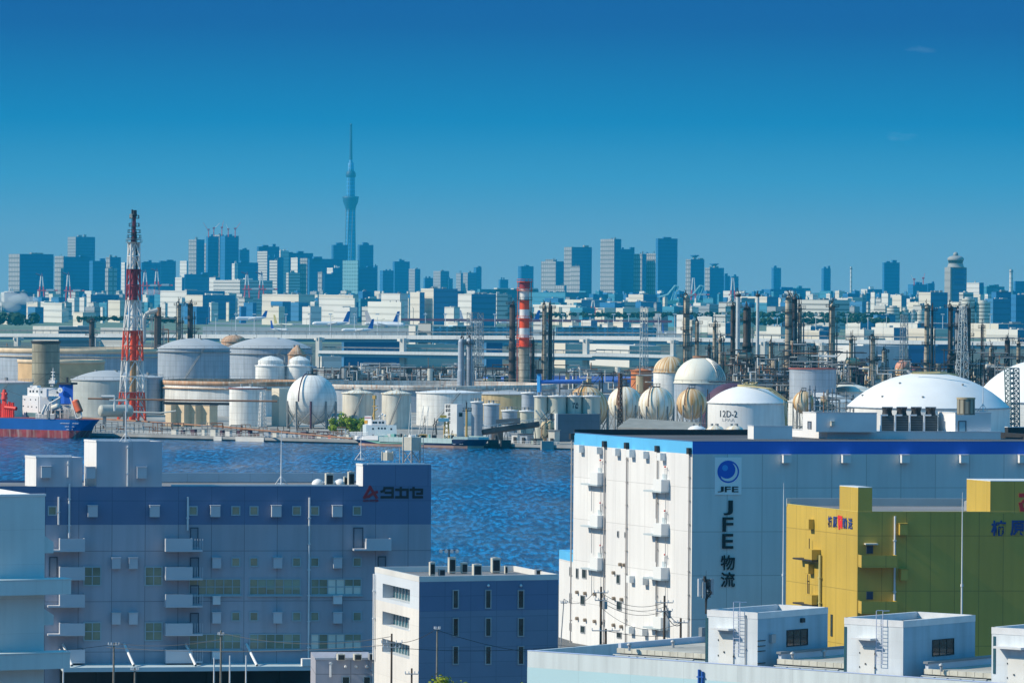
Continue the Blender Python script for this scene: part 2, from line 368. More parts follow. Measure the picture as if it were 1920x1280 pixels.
def ac_unit(px0, py0, px1, py1, z, label, cat='air conditioner', group='rooftop machines', fan=True, name='rooftop_unit', body=None, deep=.8):
    c0 = G(px0, py1, z); c1 = G(px1, py1, z); Y = (c0.y+c1.y)/2; h = (py1-py0)*Y/FOC; wd = (px1-px0)*Y/FOC
    cx = (c0.x+c1.x)/2; th = rad(12); ws = wd*.7
    t = thing(name, label, cat, (cx, Y, z), group)
    a = MB(); a.box((cx, Y, z+h*.06), ws, ws*deep+.35, h*.94, th); 
    a.box((cx, Y, z), ws*.9, ws*deep*.9, h*.07, th)
    a.build('casing', body or cream, t)
    f = Face((cx-ws/2*math.cos(th)+(ws*deep+.35)/2*math.sin(th), Y-ws/2*math.sin(th)-(ws*deep+.35)/2*math.cos(th)), (cx+ws/2*math.cos(th)+(ws*deep+.35)/2*math.sin(th), Y+ws/2*math.sin(th)-(ws*deep+.35)/2*math.cos(th)))
    g_ = MB(); f.box(g_, ws*.1, ws*.9, z+h*.14, z+h*.86, 0.01, 0.05)
    for k in range(1, 4): f.box(g_, ws*(.1+.2*k)-.02, ws*(.1+.2*k)+.02, z+h*.14, z+h*.86, 0.05, 0.09)
    g_.build('intake_grille', dark, t)
    if fan:
        q = MB(); q.vcyl((cx, Y, z+h), ws*.3, h*.05, 14); q.build('fan_cowl', steel, t)
    return t

# ================================================================== grey logistics warehouse (left)
zr = 26.6
A, B = G(-40, 911, zr), G(808.5, 911, zr)
GW = Face((A.x, A.y), (B.x, B.y)); back = -GW.n*0
GD = 17.0
poly = [(A.x, A.y), (B.x, B.y), (B.x-GW.n.x*GD, B.y-GW.n.y*GD), (A.x-GW.n.x*GD, A.y-GW.n.y*GD)]
gw = thing('logistics_warehouse', 'long grey warehouse with navy top band, stacked balconies and black katakana sign', 'warehouse', (GW.pt(GW.len/2, LAND).x, GW.pt(0, LAND).y+5, LAND))
zb = GW.hit(450, 983)[1]
m_ = MB(); m_.prism(poly, LAND, zb, top=False); m_.build('wall', grey_wall, gw)
m_ = MB(); m_.prism(poly, zb, zr, top=False); m_.build('upper_wall', navy, gw, 'navy blue band of wall along the top')
m_ = MB(); m_.face([(p[0], p[1], zr-.25) for p in poly]); rf = m_.build('roof', roof_m, gw)
# far parapet of the roof seen as a pale strip
m_ = MB(); u0 = GW.hit(317, 905)[0]; u1 = GW.hit(690, 905)[0]
GW.box(m_, u0, u1, zr-.2, zr+1.0, -GD, -GD+.3); sub(m_, 'parapet', mat('pale_blue_paint', (.50, .56, .62), .6, panel=(4, 9), pdark=.8), rf)
m_ = MB(); GW.box(m_, u0+.4, u1-1, zr-.1, zr+.12, -1.6, -1.2); sub(m_, 'walkway_rail', pale, rf)
# stair towers on the roof
def block(px0, px1, ytop, ybot, d0, d1, mm, nm, parent=gw, face=GW, extra=0.0):
    u0, u1, z0, z1 = face.rect(px0, ytop, px1, ybot); m_ = MB()
    face.box(m_, u0, u1, min(z0, zr-.1)-extra, z1, d0, d1); return m_.build(nm, mm, parent), (u0, u1, z0, z1)
tower_m = mat('tower_cladding', (0.50, 0.53, 0.60), 0.65, noise=0.08, panel=(4.4, 9), pdark=.8, streak=.1)
lit_m = mat('sunlit_end_cladding', (0.78, 0.78, 0.78), 0.6, noise=0.06, panel=(1.6, 9), pdark=.85)  # paler copy of the cladding, sunlight put into the colour
def skew_block(px0, pxc, px1, yt, z0, nm, mfront, mside, parent, zref=zr, depth=None, base=None):
    """block whose left end face is seen: near corner at column pxc on the roof edge line, far-left corner at px0"""
    f = GW; uc, zt = f.hit(pxc, yt); u1 = f.hit(px1, yt)[0]
    a, b_ = f.pt(uc, 0, 0.003), f.pt(u1, 0, 0.003)
    wpx = (pxc-px0)/FOC*a.y; dy = wpx/math.sin(rad(27)); s = Vector((-math.sin(rad(27)), math.cos(rad(27))))*dy
    c, d = Vector((b_.x, b_.y))+s, Vector((a.x, a.y))+s
    P4 = [(a.x, a.y), (b_.x, b_.y), (c.x, c.y), (d.x, d.y)]
    m1 = MB(); m1.face([(P4[0][0], P4[0][1], z0), (P4[1][0], P4[1][1], z0), (P4[1][0], P4[1][1], zt), (P4[0][0], P4[0][1], zt)])
    for i in (1, 2): m1.face([(P4[i][0], P4[i][1], z0), (P4[i+1][0], P4[i+1][1], z0), (P4[i+1][0], P4[i+1][1], zt), (P4[i][0], P4[i][1], zt)])
    m1.face([(p[0], p[1], zt-.15) for p in P4])
    o = m1.build(nm, mfront, parent)
    m2 = MB(); m2.face([(P4[3][0], P4[3][1], z0), (P4[0][0], P4[0][1], z0), (P4[0][0], P4[0][1], zt+.0), (P4[3][0], P4[3][1], zt)])
    f2 = Face((P4[3][0], P4[3][1]), (P4[0][0], P4[0][1])); f2.box(m2, 0, f2.len, zt-.12, zt+.12, -.25, .05)
    f2 = Face((P4[3][0], P4[3][1]), (P4[2][0], P4[2][1])); f2.box(m2, 0, f2.len, zt-.12, zt+.14, -.15, .15)
    sub(m2, 'end_wall', mside, o)
    return o, zt, P4
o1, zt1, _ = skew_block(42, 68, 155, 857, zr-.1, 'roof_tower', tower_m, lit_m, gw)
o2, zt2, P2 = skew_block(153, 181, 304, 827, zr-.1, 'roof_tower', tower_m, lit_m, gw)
navytower = mat('navy_tower', (0.125, 0.195, 0.35), 0.55, noise=0.08, panel=(4.1, 4), pdark=0.7)
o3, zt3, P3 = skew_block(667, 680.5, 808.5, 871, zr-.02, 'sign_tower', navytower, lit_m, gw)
for r in ((77, 874, 95, 895), (160, 875, 178, 896), (256, 875, 274, 896)): hood(GW, gw, r, hood_m, 1.0)
for cx_ in (173, 289, 402.5, 517, 631): hood(GW, gw, (cx_-9, 947, cx_+9, 968), hood_m, 1.0)
for cx_ in (217, 249): hood(GW, gw, (cx_-8, 1045, cx_+8, 1065), hood_m, .9); hood(GW, gw, (cx_-8, 1148, cx_+8, 1169), hood_m, .9)
for cx_ in (405, 519.5, 632):
    hood(GW, gw, (cx_-8, 1045, cx_+8, 1064), hood_m, .9); hood(GW, gw, (cx_-8, 1147, cx_+8, 1167), hood_m, .9)
for r in ((398, 1117, 412, 1132), (624, 1116, 640, 1131), (397, 1220, 412, 1234)): hood(GW, gw, r, pale, .8)
for cx_, rows_ in ((98, (957,)), (362, (957,)), (442, (957, 1053, 1155)), (476, (957, 1053, 1155)), (556, (957, 1053, 1155)), (590, (957, 1053, 1155)), (669.5, (957, 1053, 1155))):
    for y in rows_: GW.window(gw, (cx_-8.5, y-9, cx_+8.5, y+9), 1, 1, frame_m, glass_g, .14)
for (x0, x1) in ((354, 452), (467, 564), (582, 678)):
    for (y0, y1) in ((1084, 1115), (1187, 1217)):
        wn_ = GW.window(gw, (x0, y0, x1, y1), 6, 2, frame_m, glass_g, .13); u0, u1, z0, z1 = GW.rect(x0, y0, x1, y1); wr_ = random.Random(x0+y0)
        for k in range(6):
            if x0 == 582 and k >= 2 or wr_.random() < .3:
                q = MB(); a_, b_ = u0+(u1-u0)*k/6, u0+(u1-u0)*(k+1)/6; lo = z0+.14 if x0 == 582 else z0+(z1-z0)*wr_.uniform(.3, .6); GW.box(q, a_+.08, b_-.08, lo, z0+(z1-z0)*(.56 if (x0 == 582 and k > 3) else .93), .031, .034); sub(q, 'reflection_blind', mat('reflection_cream', (.75, .74, .66), .7) if x0 == 582 else mat('blind_green', (.36, .40, .30), .6), wn_)  # cream panels paint bright reflections in the right bands; green ones are blinds
        q = MB(); GW.box(q, u0-.15, u1+.15, z0-.16, z0, 0, .28); sub(q, 'sill', frame_m, wn_)
for (x0, x1) in ((156, 190), (271, 305)):
    for (y0, y1) in ((1061, 1098), (1165, 1201)): GW.window(gw, (x0, y0, x1, y1), 2, 2, frame_m, glass_g, .16)
def balcony(px0, px1, y0, y1, slab1=None, slab0=None, out=1.9):
    u0, u1, z0, z1 = GW.rect(px0, y0, px1, y1); b_ = MB()
    GW.box(b_, u0, u1, z0, z1, out-.12, out); GW.box(b_, u0, u0+.12, z0, z1, 0.0, out-.12); GW.box(b_, u1-.12, u1, z0, z1, 0.0, out-.12)
    s0 = GW.hit(slab0, y1)[0] if slab0 else u0; s1 = GW.hit(slab1, y1)[0] if slab1 else u1
    GW.box(b_, s0, s1, z0-.22, z0, 0.0, out+.03)
    if slab1:
        for k in range(5):
            u = u1+(s1-u1)*k/4; b_.bar(GW.pt(u, z0, out-.05), GW.pt(u, z1, out-.05), .03, 4)
    return b_.build('balcony', hood_m, gw)
for (y0, y1) in ((1008, 1029), (1061, 1082), (1112, 1133), (1166, 1186), (1215, 1237)):
    balcony(110, 157, y0, y1, slab0=88); balcony(308, 358, y0, y1, slab1=377)
balcony(683, 730, 1008, 1027, slab0=660)
def door(face, parent, r, m=None, name='door'):
    b_ = MB(); face.pxbox(b_, *r, 0.0, 0.06); o = b_.build(name, m or mat('door_grey', (.22, .26, .32), .5), parent)
    u0, u1, z0, z1 = face.rect(*r); h = MB(); face.box(h, u0-.12, u0, z0, z1+.12, 0, .12); face.box(h, u1, u1+.12, z0, z1+.12, 0, .12); face.box(h, u0, u1, z1, z1+.12, 0, .12)
    sub(h, 'frame', mat('door_frame', (.06, .08, .12), .5), o); return o
for r in ((664, 990, 679, 1026), (710, 1044, 722, 1066), (358, 990, 370, 1024), (358, 1046, 371, 1080), (358, 1098, 371, 1130), (358, 1150, 371, 1184), (94, 1045, 106, 1080)): door(GW, gw, r)
for px, a, b_ in ((110, 931, 983), (130, 906, 1008), (352, 931, 994), (580, 932, 1236)): pipe(GW, gw, px, a, b_, .13, pale)
for px, a, b_ in ((128, 864, 894), (239.5, 835, 911)): pipe(GW, gw, px, a, b_, .12, pale)
# sign
black = mat('sign_black', (0.012, 0.014, 0.02), 0.5, noise=0)
redm = mat('sign_red', (0.30, 0.015, 0.03), 0.5, noise=0)
strokes(GW, (683, 912, 706, 932), [[(.02, 0), (.47, .95), (1, .0)], [(.05, .02), (.35, .1), (.75, .4), (1.0, .5)]], .34, redm, gw, 'emblem')
strokes(GW, (715.5, 914.5, 736, 931.5), [[(0, .62), (.2, .68), (.27, 1), (1, 1), (1, 0), (0, 0)], [(.38, .5), (1, .5)]], .30, black, gw, 'sign_character')
strokes(GW, (743, 914.5, 764, 931.5), [[(0, .82), (1, .82), (1, 0), (.6, 0)], [(.4, 1), (.4, 0), (0, 0)]], .30, black, gw, 'sign_character')
strokes(GW, (770, 914.5, 791, 931.5), [[(0, .82), (1, .82), (1, .4), (.6, .4)], [(.25, 1), (.25, 0), (1, 0)]], .30, black, gw, 'sign_character')
text_mesh(GW, 'AOD SYSTEM', 680.5, 936, 709, 940, redm, gw, 'small_lettering', .012)
# loading canopy with its struts
u0, u1, z0, z1 = GW.rect(112, 1243, 592, 1251); m_ = MB(); GW.box(m_, u0, u1, z0, z1, 0, 5.5)
cp = m_.build('canopy', mat('canopy_edge', (.55, .66, .70), .5, noise=.1), gw)
for px in (118, 233, 348, 462):
    m_ = MB(); ua, za = GW.hit(px, 1207); ub, zb2 = GW.hit(px+11, 1243); m_.bar(GW.pt(ua, za, .05), GW.pt(ub, zb2+.15, 5.0), .17, 8); sub(m_, 'strut', white_plain, cp)
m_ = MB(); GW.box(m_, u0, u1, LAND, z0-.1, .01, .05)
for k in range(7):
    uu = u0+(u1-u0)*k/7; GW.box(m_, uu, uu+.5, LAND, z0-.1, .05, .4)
m_.build('loading_bay', dimm, gw, 'flat loading bay panels under the canopy, darkened for shade')
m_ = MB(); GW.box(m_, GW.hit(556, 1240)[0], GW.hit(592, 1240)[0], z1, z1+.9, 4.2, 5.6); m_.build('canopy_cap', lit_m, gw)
# masts on the roof
def mast(px, ytop, ybot, z, label, r=.1, name='roof_mast', base=True, Y=None):
    p = G(px, ybot, z) if Y is None else P(px, ybot, Y); h = (ybot-ytop)*p.y/FOC
    t = thing(name, label, 'mast', p, 'slender white masts on roofs')
    a = MB(); a.bar(p, p+Vector((0, 0, h*.55)), r, 8, r*.7); a.bar(p+Vector((0, 0, h*.55)), p+Vector((0, 0, h*.93)), r*.65, 8, r*.45); a.bar(p+Vector((0, 0, h*.93)), p+Vector((0, 0, h)), r*.3, 6, r*.1); a.build('pole', pale, t)
    b_ = MB(); b_.box(p, .9, .9, .18)
    for k in range(3):
        an = k*2.094+.5; b_.bar(p+Vector((math.cos(an)*.9, math.sin(an)*.9, 0)), p+Vector((0, 0, 1.1)), .045, 5)
    b_.build('base_bracket', pale, t); return t
mast(235.5, 700, 828, zt2, 'white mast standing on the tallest roof block of the grey warehouse')
mast(527, 806, 908, zr-.1, 'thin cream mast rising from the middle of the warehouse parapet', .1)
mast(676.5, 800, 862, zt3, 'short white mast at the left end of the katakana sign tower', .08)
ac_unit(607, 887, 627, 910, zr-.2, 'square grey vent box left of the taller pair behind the warehouse parapet')
ac_unit(643, 893, 653, 910, zr-.2, 'low cream unit squeezed beside the sign tower on the warehouse roof')
ac_unit(650, 884, 666, 911, zr-.2, 'tall dark-fronted vent box touching the sign tower')
for px in (596, 618, 638):
    p = G(px, 909, zr-.2); a = MB(); a.lathe(p, [(.75, 0), (.78, .25), (.6, .55), (.25, .75), (.01, .8)], 14)
    single(a, 'roof_ventilator', white_plain, {596: 'low white dome ventilator left of the square grey vent box', 618: 'low white dome ventilator right of the square grey vent box', 638: 'low white dome ventilator beside the cream unit by the sign tower'}[px], 'ventilator', 'dome ventilators')
# water tanks on the sign tower
def roof_tank(px0, px1, yt, ym, yb, z, label, legs):
    p = G((px0+px1)/2, yb, z); s_ = p.y/FOC; p.y += 2.5; wd = (px1-px0)*s_; t = thing('water_tank', label, 'water tank', p)
    z0 = p.z+(yb-ym)*s_; h = (ym-yt)*s_; n = 6; a = MB()
    a.prism([(p.x+wd/2*math.cos(q), p.y+wd/2*math.sin(q)) for q in [2*math.pi*(k+.5)/n for k in range(n)]], z0, z0+h, bottom=True)
    for k in range(n):
        q = 2*math.pi*(k+.5)/n; a.bar((p.x+wd/2*math.cos(q), p.y+wd/2*math.sin(q), z0), (p.x+wd/2*math.cos(q), p.y+wd/2*math.sin(q), z0+h+.1), .09, 5)
    a.build('tank_body', cream, t)
    c = MB(); c.vcyl((p.x, p.y, z0+h), wd*.17, .25, 12); c.build('hatch', white_plain, t)
    if legs:
        for k in range(n):
            q = 2*math.pi*(k+.5)/n; l_ = MB(); l_.bar((p.x+wd/2*.95*math.cos(q), p.y+wd/2*.95*math.sin(q), p.z), (p.x+wd/2*.95*math.cos(q), p.y+wd/2*.95*math.sin(q), z0), .1, 6); l_.build('leg', steel, t)
        b_ = MB()
        for k in range(n):
            q, q2 = 2*math.pi*(k+.5)/n, 2*math.pi*(k+1.5)/n
            for (za, zb_) in ((p.z+.1, z0-.1), (z0-.1, p.z+.1)): b_.bar((p.x+wd/2*.93*math.cos(q), p.y+wd/2*.93*math.sin(q), za), (p.x+wd/2*.93*math.cos(q2), p.y+wd/2*.93*math.sin(q2), zb_), .05, 4)
        b_.bar((p.x+wd*.58, p.y-1, p.z), (p.x+wd*.58, p.y-1, z0+h), .05, 5); b_.bar((p.x-wd*.58, p.y-1, p.z), (p.x-wd*.58, p.y-1, z0+h*.2), .06, 5)
        b_.build('bracing', steel, t)
    return t
roof_tank(752, 790, 820, 845, 870, zt3-.15, 'tall many-sided cream water tank on legs above the katakana sign', True)
roof_tank(714, 737, 849, 864, 869, zt3-.15, 'small low cream water tank left of the one on legs', False)
pr = MB(); GW.box(pr, GW.hit(690, 868)[0], GW.hit(808, 868)[0], zt3-.02, zt3+.12, -.5, -.2); sub(pr, 'coping', pale, o3)

# low annex at the foot of the warehouse
zx = G(650, 1236, 11.6).z; zx = 51-(1236-545+2)*560/FOC
Aa, Ba = G(592, 1236, zx), G(702, 1236, zx); AF = Face((Aa.x, Aa.y), (Ba.x, Ba.y))
an = thing('office_annex', 'low grey annex with three round lamps between the loading canopy and the blue office', 'building', (AF.pt(AF.len/2, LAND).x, AF.A.y, LAND))
m_ = MB(); m_.prism([tuple(AF.A), tuple(AF.B), tuple(AF.B-AF.n*12), tuple(AF.A-AF.n*12)], LAND, zx); m_.build('wall', grey_wall, an)
m_ = MB(); AF.box(m_, -.1, AF.len, zx, zx+.25, -.3, .1); m_.build('parapet', tower_m, an)
for px in (648, 668, 688):
    a = MB(); p = AF.pt(*AF.hit(px, 1249), .15); a.sphere(p, .18, 10, 6); a.build('lamp', white_plain, an)
pipe(AF, an, 620, 1240, 1268, .14, pale); pipe(AF, an, 699.5, 1240, 1280, .14, pale)
AF.window(an, (641, 1267, 656, 1283), 1, 1, frame_m, glass_d, .1); AF.window(an, (681, 1267, 695, 1283), 1, 1, frame_m, glass_d, .1)
ac_unit(629, 1225, 649, 1237, zx, 'left cream fan unit on the low annex roof'); ac_unit(660, 1225, 680, 1237, zx, 'middle cream fan unit on the low annex roof'); ac_unit(688, 1224, 708, 1237, zx, 'grey unit on the annex roof nearest the blue office', body=steel)

# ================================================================== white building on the far left edge
wl = mat('shaded_white_wall', (0.66, 0.74, 0.74), 0.6, noise=0.12, ns=0.1, panel=(9, 3.4), pdark=.86, plw=.03, streak=.1)
zw = 51-(930-545)*480/FOC
A, B = G(-60, 931.5, zw), G(84.5, 929.5, zw); WF = Face((A.x, A.y), (B.x, B.y))
wb = thing('white_block', 'white building with projecting balconies cut by the left edge of the photo', 'building', (A.x+4, A.y, LAND))
m_ = MB(); pl = [tuple(WF.A), tuple(WF.B), tuple(WF.B-WF.n*9+WF.t*-6.5), tuple(WF.A-WF.n*9)]; m_.prism(pl, LAND, zw); m_.build('wall', wl, wb)
m_ = MB(); WF.box(m_, -.05, WF.len+.08, zw, zw+.22, -.4, .08); m_.build('parapet', white_plain, wb)
m_ = MB(); m_.face([WF.pt(0, zw+.02, -9), WF.pt(0, zw+.02, 0), WF.pt(WF.len-.2, zw+.02, 0), WF.pt(WF.len-6.5, zw+1.2, -9)][::1]); m_.build('roof', mat('bright_roof', (.82, .82, .8), .6), wb)
for (y0, y1, e) in ((1086, 1113, 118), (1223, 1252, 116)):
    u0, u1, z0, z1 = WF.rect(-60, y0, e, y1); m_ = MB(); WF.box(m_, u0, u1, z0, z1, 0.0, 2.2); WF.box(m_, u0, u1+.05, z1, z1+.12, 0, 2.25); m_.build('balcony', wl, wb)
for (y0, y1) in ((1003, 1037), (1140, 1172)):
    u0, u1, z0, z1 = WF.rect(85, y0, 104, y1); m_ = MB()
    for d in (-3.0, -2.8): pass
    m_.face([WF.pt(u0, z0, -.5), WF.pt(u1, z0, -.5), WF.pt(u1, z1-.7, -.5), WF.pt(u0, z1, -.5)]); m_.face([WF.pt(u0, z0, -3.5), WF.pt(u0, z0, -.5), WF.pt(u0, z1, -.5), WF.pt(u0, z1, -3.5)])
    m_.face([WF.pt(u1, z0, -.5), WF.pt(u1, z0, -3.5), WF.pt(u1, z1-.7, -3.5), WF.pt(u1, z1-.7, -.5)]); m_.face([WF.pt(u0, z1, -.5), WF.pt(u1, z1-.7, -.5), WF.pt(u1, z1-.7, -3.5), WF.pt(u0, z1, -3.5)])
    m_.build('side_hood', wl, wb)

# ================================================================== four-storey office, white end and blue front
zo = 51-(1078-545)*545/FOC
La, Ca, Ra = G(703, 1064, zo), G(786, 1082, zo), G(1047, 1078, zo)
oL, oF = Face((La.x, La.y), (Ca.x, Ca.y)), Face((Ca.x, Ca.y), (Ra.x, Ra.y))
bk = Vector((La.x-Ca.x, La.y-Ca.y))
OP = [(Ca.x, Ca.y), (Ra.x, Ra.y), (Ra.x+bk.x*.9, Ra.y+bk.y*.9), (La.x, La.y)]
ob = thing('office_building', 'four-storey office with sunlit white end wall and dark blue slotted front', 'office', (Ca.x, Ca.y, LAND))
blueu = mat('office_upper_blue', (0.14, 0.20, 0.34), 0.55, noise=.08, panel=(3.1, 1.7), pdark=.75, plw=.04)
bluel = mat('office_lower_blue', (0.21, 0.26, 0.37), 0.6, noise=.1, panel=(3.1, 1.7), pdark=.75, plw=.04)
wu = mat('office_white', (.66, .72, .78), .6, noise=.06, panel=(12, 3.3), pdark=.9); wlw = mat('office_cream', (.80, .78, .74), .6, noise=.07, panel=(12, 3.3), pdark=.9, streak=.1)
zm = oF.hit(900, 1144)[1]
def wallquad(mb, f, z0, z1, d=0): mb.face([f.pt(0, z0, d), f.pt(f.len, z0, d), f.pt(f.len, z1, d), f.pt(0, z1, d)])
oz1 = zo; oz0 = LAND
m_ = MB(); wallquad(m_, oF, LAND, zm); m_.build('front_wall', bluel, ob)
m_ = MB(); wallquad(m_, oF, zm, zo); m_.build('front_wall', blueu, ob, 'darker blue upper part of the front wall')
oR, oB = Face(OP[1], OP[2]), Face(OP[2], OP[3])
m_ = MB(); wallquad(m_, oR, LAND, zo); wallquad(m_, oB, LAND, zo); m_.build('rear_wall', wlw, ob)
# left wall with real recesses
wins = []
for (a, b_, c, d) in ((717.5, 768.6, (1093, 1100.7), (1119.7, 1128)), (717.5, 768.6, (1145, 1153.4), (1170, 1180)), (717.5, 768.6, (1196, 1206), (1221, 1232))):
    ua = oL.hit(a, (c[0]+d[0])/2)[0]; ub = oL.hit(b_, (c[1]+d[1])/2)[0]; zt = oL.hit(a, c[0])[1]; zbm = oL.hit(a, d[0])[1]; wins.append((ua, ub, zbm, zt))
ua, ub = wins[0][0], wins[0][1]
m1, m2 = MB(), MB()
def band(mb, z0, z1, u0=0, u1=None): mb.face([oL.pt(u0, z0), oL.pt(oL.len if u1 is None else u1, z0), oL.pt(oL.len if u1 is None else u1, z1), oL.pt(u0, z1)], [(u0, z0), (oL.len if u1 is None else u1, z0), (oL.len if u1 is None else u1, z1), (u0, z1)])
zs = [LAND]+[q for w_ in reversed(wins) for q in (w_[2], w_[3])]+[zo]
zm2 = oL.hit(745, 1133)[1]
for i in range(len(zs)-1):
    a, b_ = zs[i], zs[i+1]; rows_ = [(a, b_)] if not (a < zm2 < b_) else [(a, zm2), (zm2, b_)]
    for (p, q) in rows_:
        mb = m2 if p >= zm2-.01 else m1
        if i % 2 == 0: band(mb, p, q)
        else: band(mb, p, q, 0, ua); band(mb, p, q, ub, None)
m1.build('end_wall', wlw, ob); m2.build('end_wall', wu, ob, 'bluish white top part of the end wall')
for (a, b_, z0, z1) in wins:
    r_ = MB(); dd = 1.3
    r_.face([oL.pt(a, z0, 0), oL.pt(b_, z0, 0), oL.pt(b_, z0, -dd), oL.pt(a, z0, -dd)]); r_.face([oL.pt(a, z1, -dd), oL.pt(b_, z1, -dd), oL.pt(b_, z1, 0), oL.pt(a, z1, 0)])
    r_.face([oL.pt(a, z0, 0), oL.pt(a, z0, -dd), oL.pt(a, z1, -dd), oL.pt(a, z1, 0)]); r_.face([oL.pt(b_, z0, -dd), oL.pt(b_, z0, 0), oL.pt(b_, z1, 0), oL.pt(b_, z1, -dd)])
    rc = r_.build('window_recess', wu, ob)
    g_ = MB(); g_.face([oL.pt(a, z0, -dd+.01), oL.pt(b_, z0, -dd+.01), oL.pt(b_, z1, -dd+.01), oL.pt(a, z1, -dd+.01)]); sub(g_, 'pane', glass_b, rc)
    for k in range(1, 9):
        u = a+(b_-a)*k/9; q = MB(); oL.box(q, u-.04, u+.04, z0, z1, -dd+.02, -dd+.1); sub(q, 'mullion', pale, rc)
p_ = MB(); u_, z_ = oL.hit(761, 1158); oL.box(p_, u_-.55, u_+.25, wins[1][2]+.02, wins[1][2]+1.5, -1.1, -.5); single(p_, 'wall_unit', pale, 'white outdoor unit standing inside the middle recessed window of the office', 'air conditioner')
for xs_ in ((848, 860), (909, 921), (970, 982.5)):
    for (y0, y1) in ((1104.7, 1140.5), (1157, 1193), (1209.7, 1245.5)): oF.window(ob, (xs_[0], y0, xs_[1], y1), 1, 1, steel, glass_d, .13, .12)
for px in (909+6, 970+6): a = MB(); a.sphere(oF.pt(*oF.hit(px, 1097), .15), .16, 10, 6); a.build('lamp', white_plain, ob)
r_ = MB(); r_.face([(p[0], p[1], zo-.5) for p in OP]); orf = r_.build('roof', roof_m, ob)
for f in (oL, oF, oR, oB):
    q = MB(); f.box(q, 0.0, f.len, zo-.5, zo+.12, -.25, 0.02); sub(q, 'parapet', mat('coping_pale', (.7, .7, .68), .6), orf)
pipe(oL, ob, 704.5, 1075, 1236, .12, pale)
zoo = zo-.45
ac_unit(803, 1053, 817, 1079, zoo, 'leftmost tall cream unit on the blue office roof')
u2 = ac_unit(838, 1044, 856, 1074, zoo, 'cream unit standing right under the floodlight rack')
ac_unit(862, 1054, 878, 1074, zoo, 'small pale unit between the floodlight rack and the double-fan unit', fan=False)
ac_unit(883, 1057, 905, 1079, zoo, 'low wide dark-fronted double-fan unit on the blue office roof')
ac_unit(918, 1045, 940, 1073, zoo, 'tallest dark-fronted unit on the blue office roof')
ac_unit(1001, 1067, 1018, 1079, zoo, 'low grey box near the right end of the blue office roof', fan=False, body=steel)
ac_unit(820, 1066, 836, 1079, zoo, 'low flat rack of pipes on the blue office roof', fan=False, body=steel)
ac_unit(945, 1060, 952, 1075, zoo, 'slim cream box right of the tallest unit on the blue office roof', fan=False)
fp = G(842, 1046, zoo+1); fp = P(842, 1044, 556); ft = thing('floodlight_rack', 'row of small floodlights on a short post above the blue office roof', 'floodlight', fp-Vector((0, 0, 1.8)))
a = MB(); a.bar(fp-Vector((0, 0, 1.8)), fp+Vector((0, 0, .9)), .08, 6); a.bar(fp+Vector((-1, 0, .8)), fp+Vector((1, 0, .8)), .05, 6); a.build('post', dark, ft)
for k in range(4): a = MB(); c = fp+Vector((-.95+.63*k, -.1, .8)); a.bar(c, c+Vector((0, -.3, -.1)), .12, 8, .22, cap=True); a.build('lamp_head', pale, ft)

# ================================================================== tall white logistics tower block with blue bands
zj = 30.7
La, Ca, Ra = G(1076, 811, zj), G(1298.5, 827.5, zj), G(2060, 828, zj)
jL, jF = Face((La.x, La.y), (Ca.x, Ca.y)), Face((Ca.x, Ca.y), (Ra.x, Ra.y)); bk = Vector((La.x-Ca.x, La.y-Ca.y))
JP = [(Ca.x, Ca.y), (Ra.x, Ra.y), (Ra.x+bk.x, Ra.y+bk.y), (La.x, La.y)]
jb = thing('distribution_centre', 'huge white windowless distribution centre with blue roof bands and a blue ball sign', 'warehouse', (Ca.x, Ca.y, LAND))
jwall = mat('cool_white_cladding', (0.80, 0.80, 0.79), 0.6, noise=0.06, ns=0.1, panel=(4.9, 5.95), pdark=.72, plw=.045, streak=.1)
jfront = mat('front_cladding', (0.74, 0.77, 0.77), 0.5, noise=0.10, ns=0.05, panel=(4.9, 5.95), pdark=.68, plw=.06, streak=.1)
zlb = jL.hit(1298, 851)[1]; zfb = jF.hit(1600, 851)[1]
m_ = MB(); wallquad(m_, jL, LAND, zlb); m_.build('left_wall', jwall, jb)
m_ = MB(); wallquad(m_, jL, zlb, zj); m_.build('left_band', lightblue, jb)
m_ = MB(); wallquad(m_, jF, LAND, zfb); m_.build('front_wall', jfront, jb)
m_ = MB(); wallquad(m_, jF, zfb, zj); m_.build('front_band', shaded_blue, jb)
m_ = MB(); f2, f3 = Face(JP[1], JP[2]), Face(JP[2], JP[3]); wallquad(m_, f2, LAND, zj); wallquad(m_, f3, LAND, zj); m_.build('rear_wall', jfront, jb)
m_ = MB(); m_.face([(p[0], p[1], zj-.3) for p in JP]); jr = m_.build('roof', mat('dark_roof', (.10, .10, .11), .85, noise=.3, ns=.1), jb)
for f in (f2, f3): q = MB(); f.box(q, 0, f.len, zj-.3, zj+.5, -.35, 0.01); sub(q, 'parapet', dark, jr)
for f in (jL, jF): q = MB(); f.box(q, 0, f.len, zj, zj+.06, -.3, 0.05); sub(q, 'coping', mat('blue_coping', (.10, .2, .4), .5), jr)
jwhite = mat('hood_white', (.78, .80, .80), .5, noise=.04)
jg = mat('slab_door_grey', (.46, .54, .58), .55, noise=.06)  # plain grey of the balcony slabs and doors
for r in ((1085.7, 834, 1095.5, 848), (1119, 838, 1129.5, 851), (1153.3, 840.6, 1163.4, 854.5), (1179.8, 842.5, 1190.8, 857), (1206, 845.9, 1217, 859.7), (1237.7, 849, 1248.6, 863.2)): side_hood(jL, jb, r, jwhite, 1.1)
for r in ((1180, 1079, 1190, 1092), (1205, 1082, 1216, 1096), (1179, 1174, 1190, 1187), (1204, 1178, 1215, 1191)): side_hood(jL, jb, r, jwhite, 1.1)
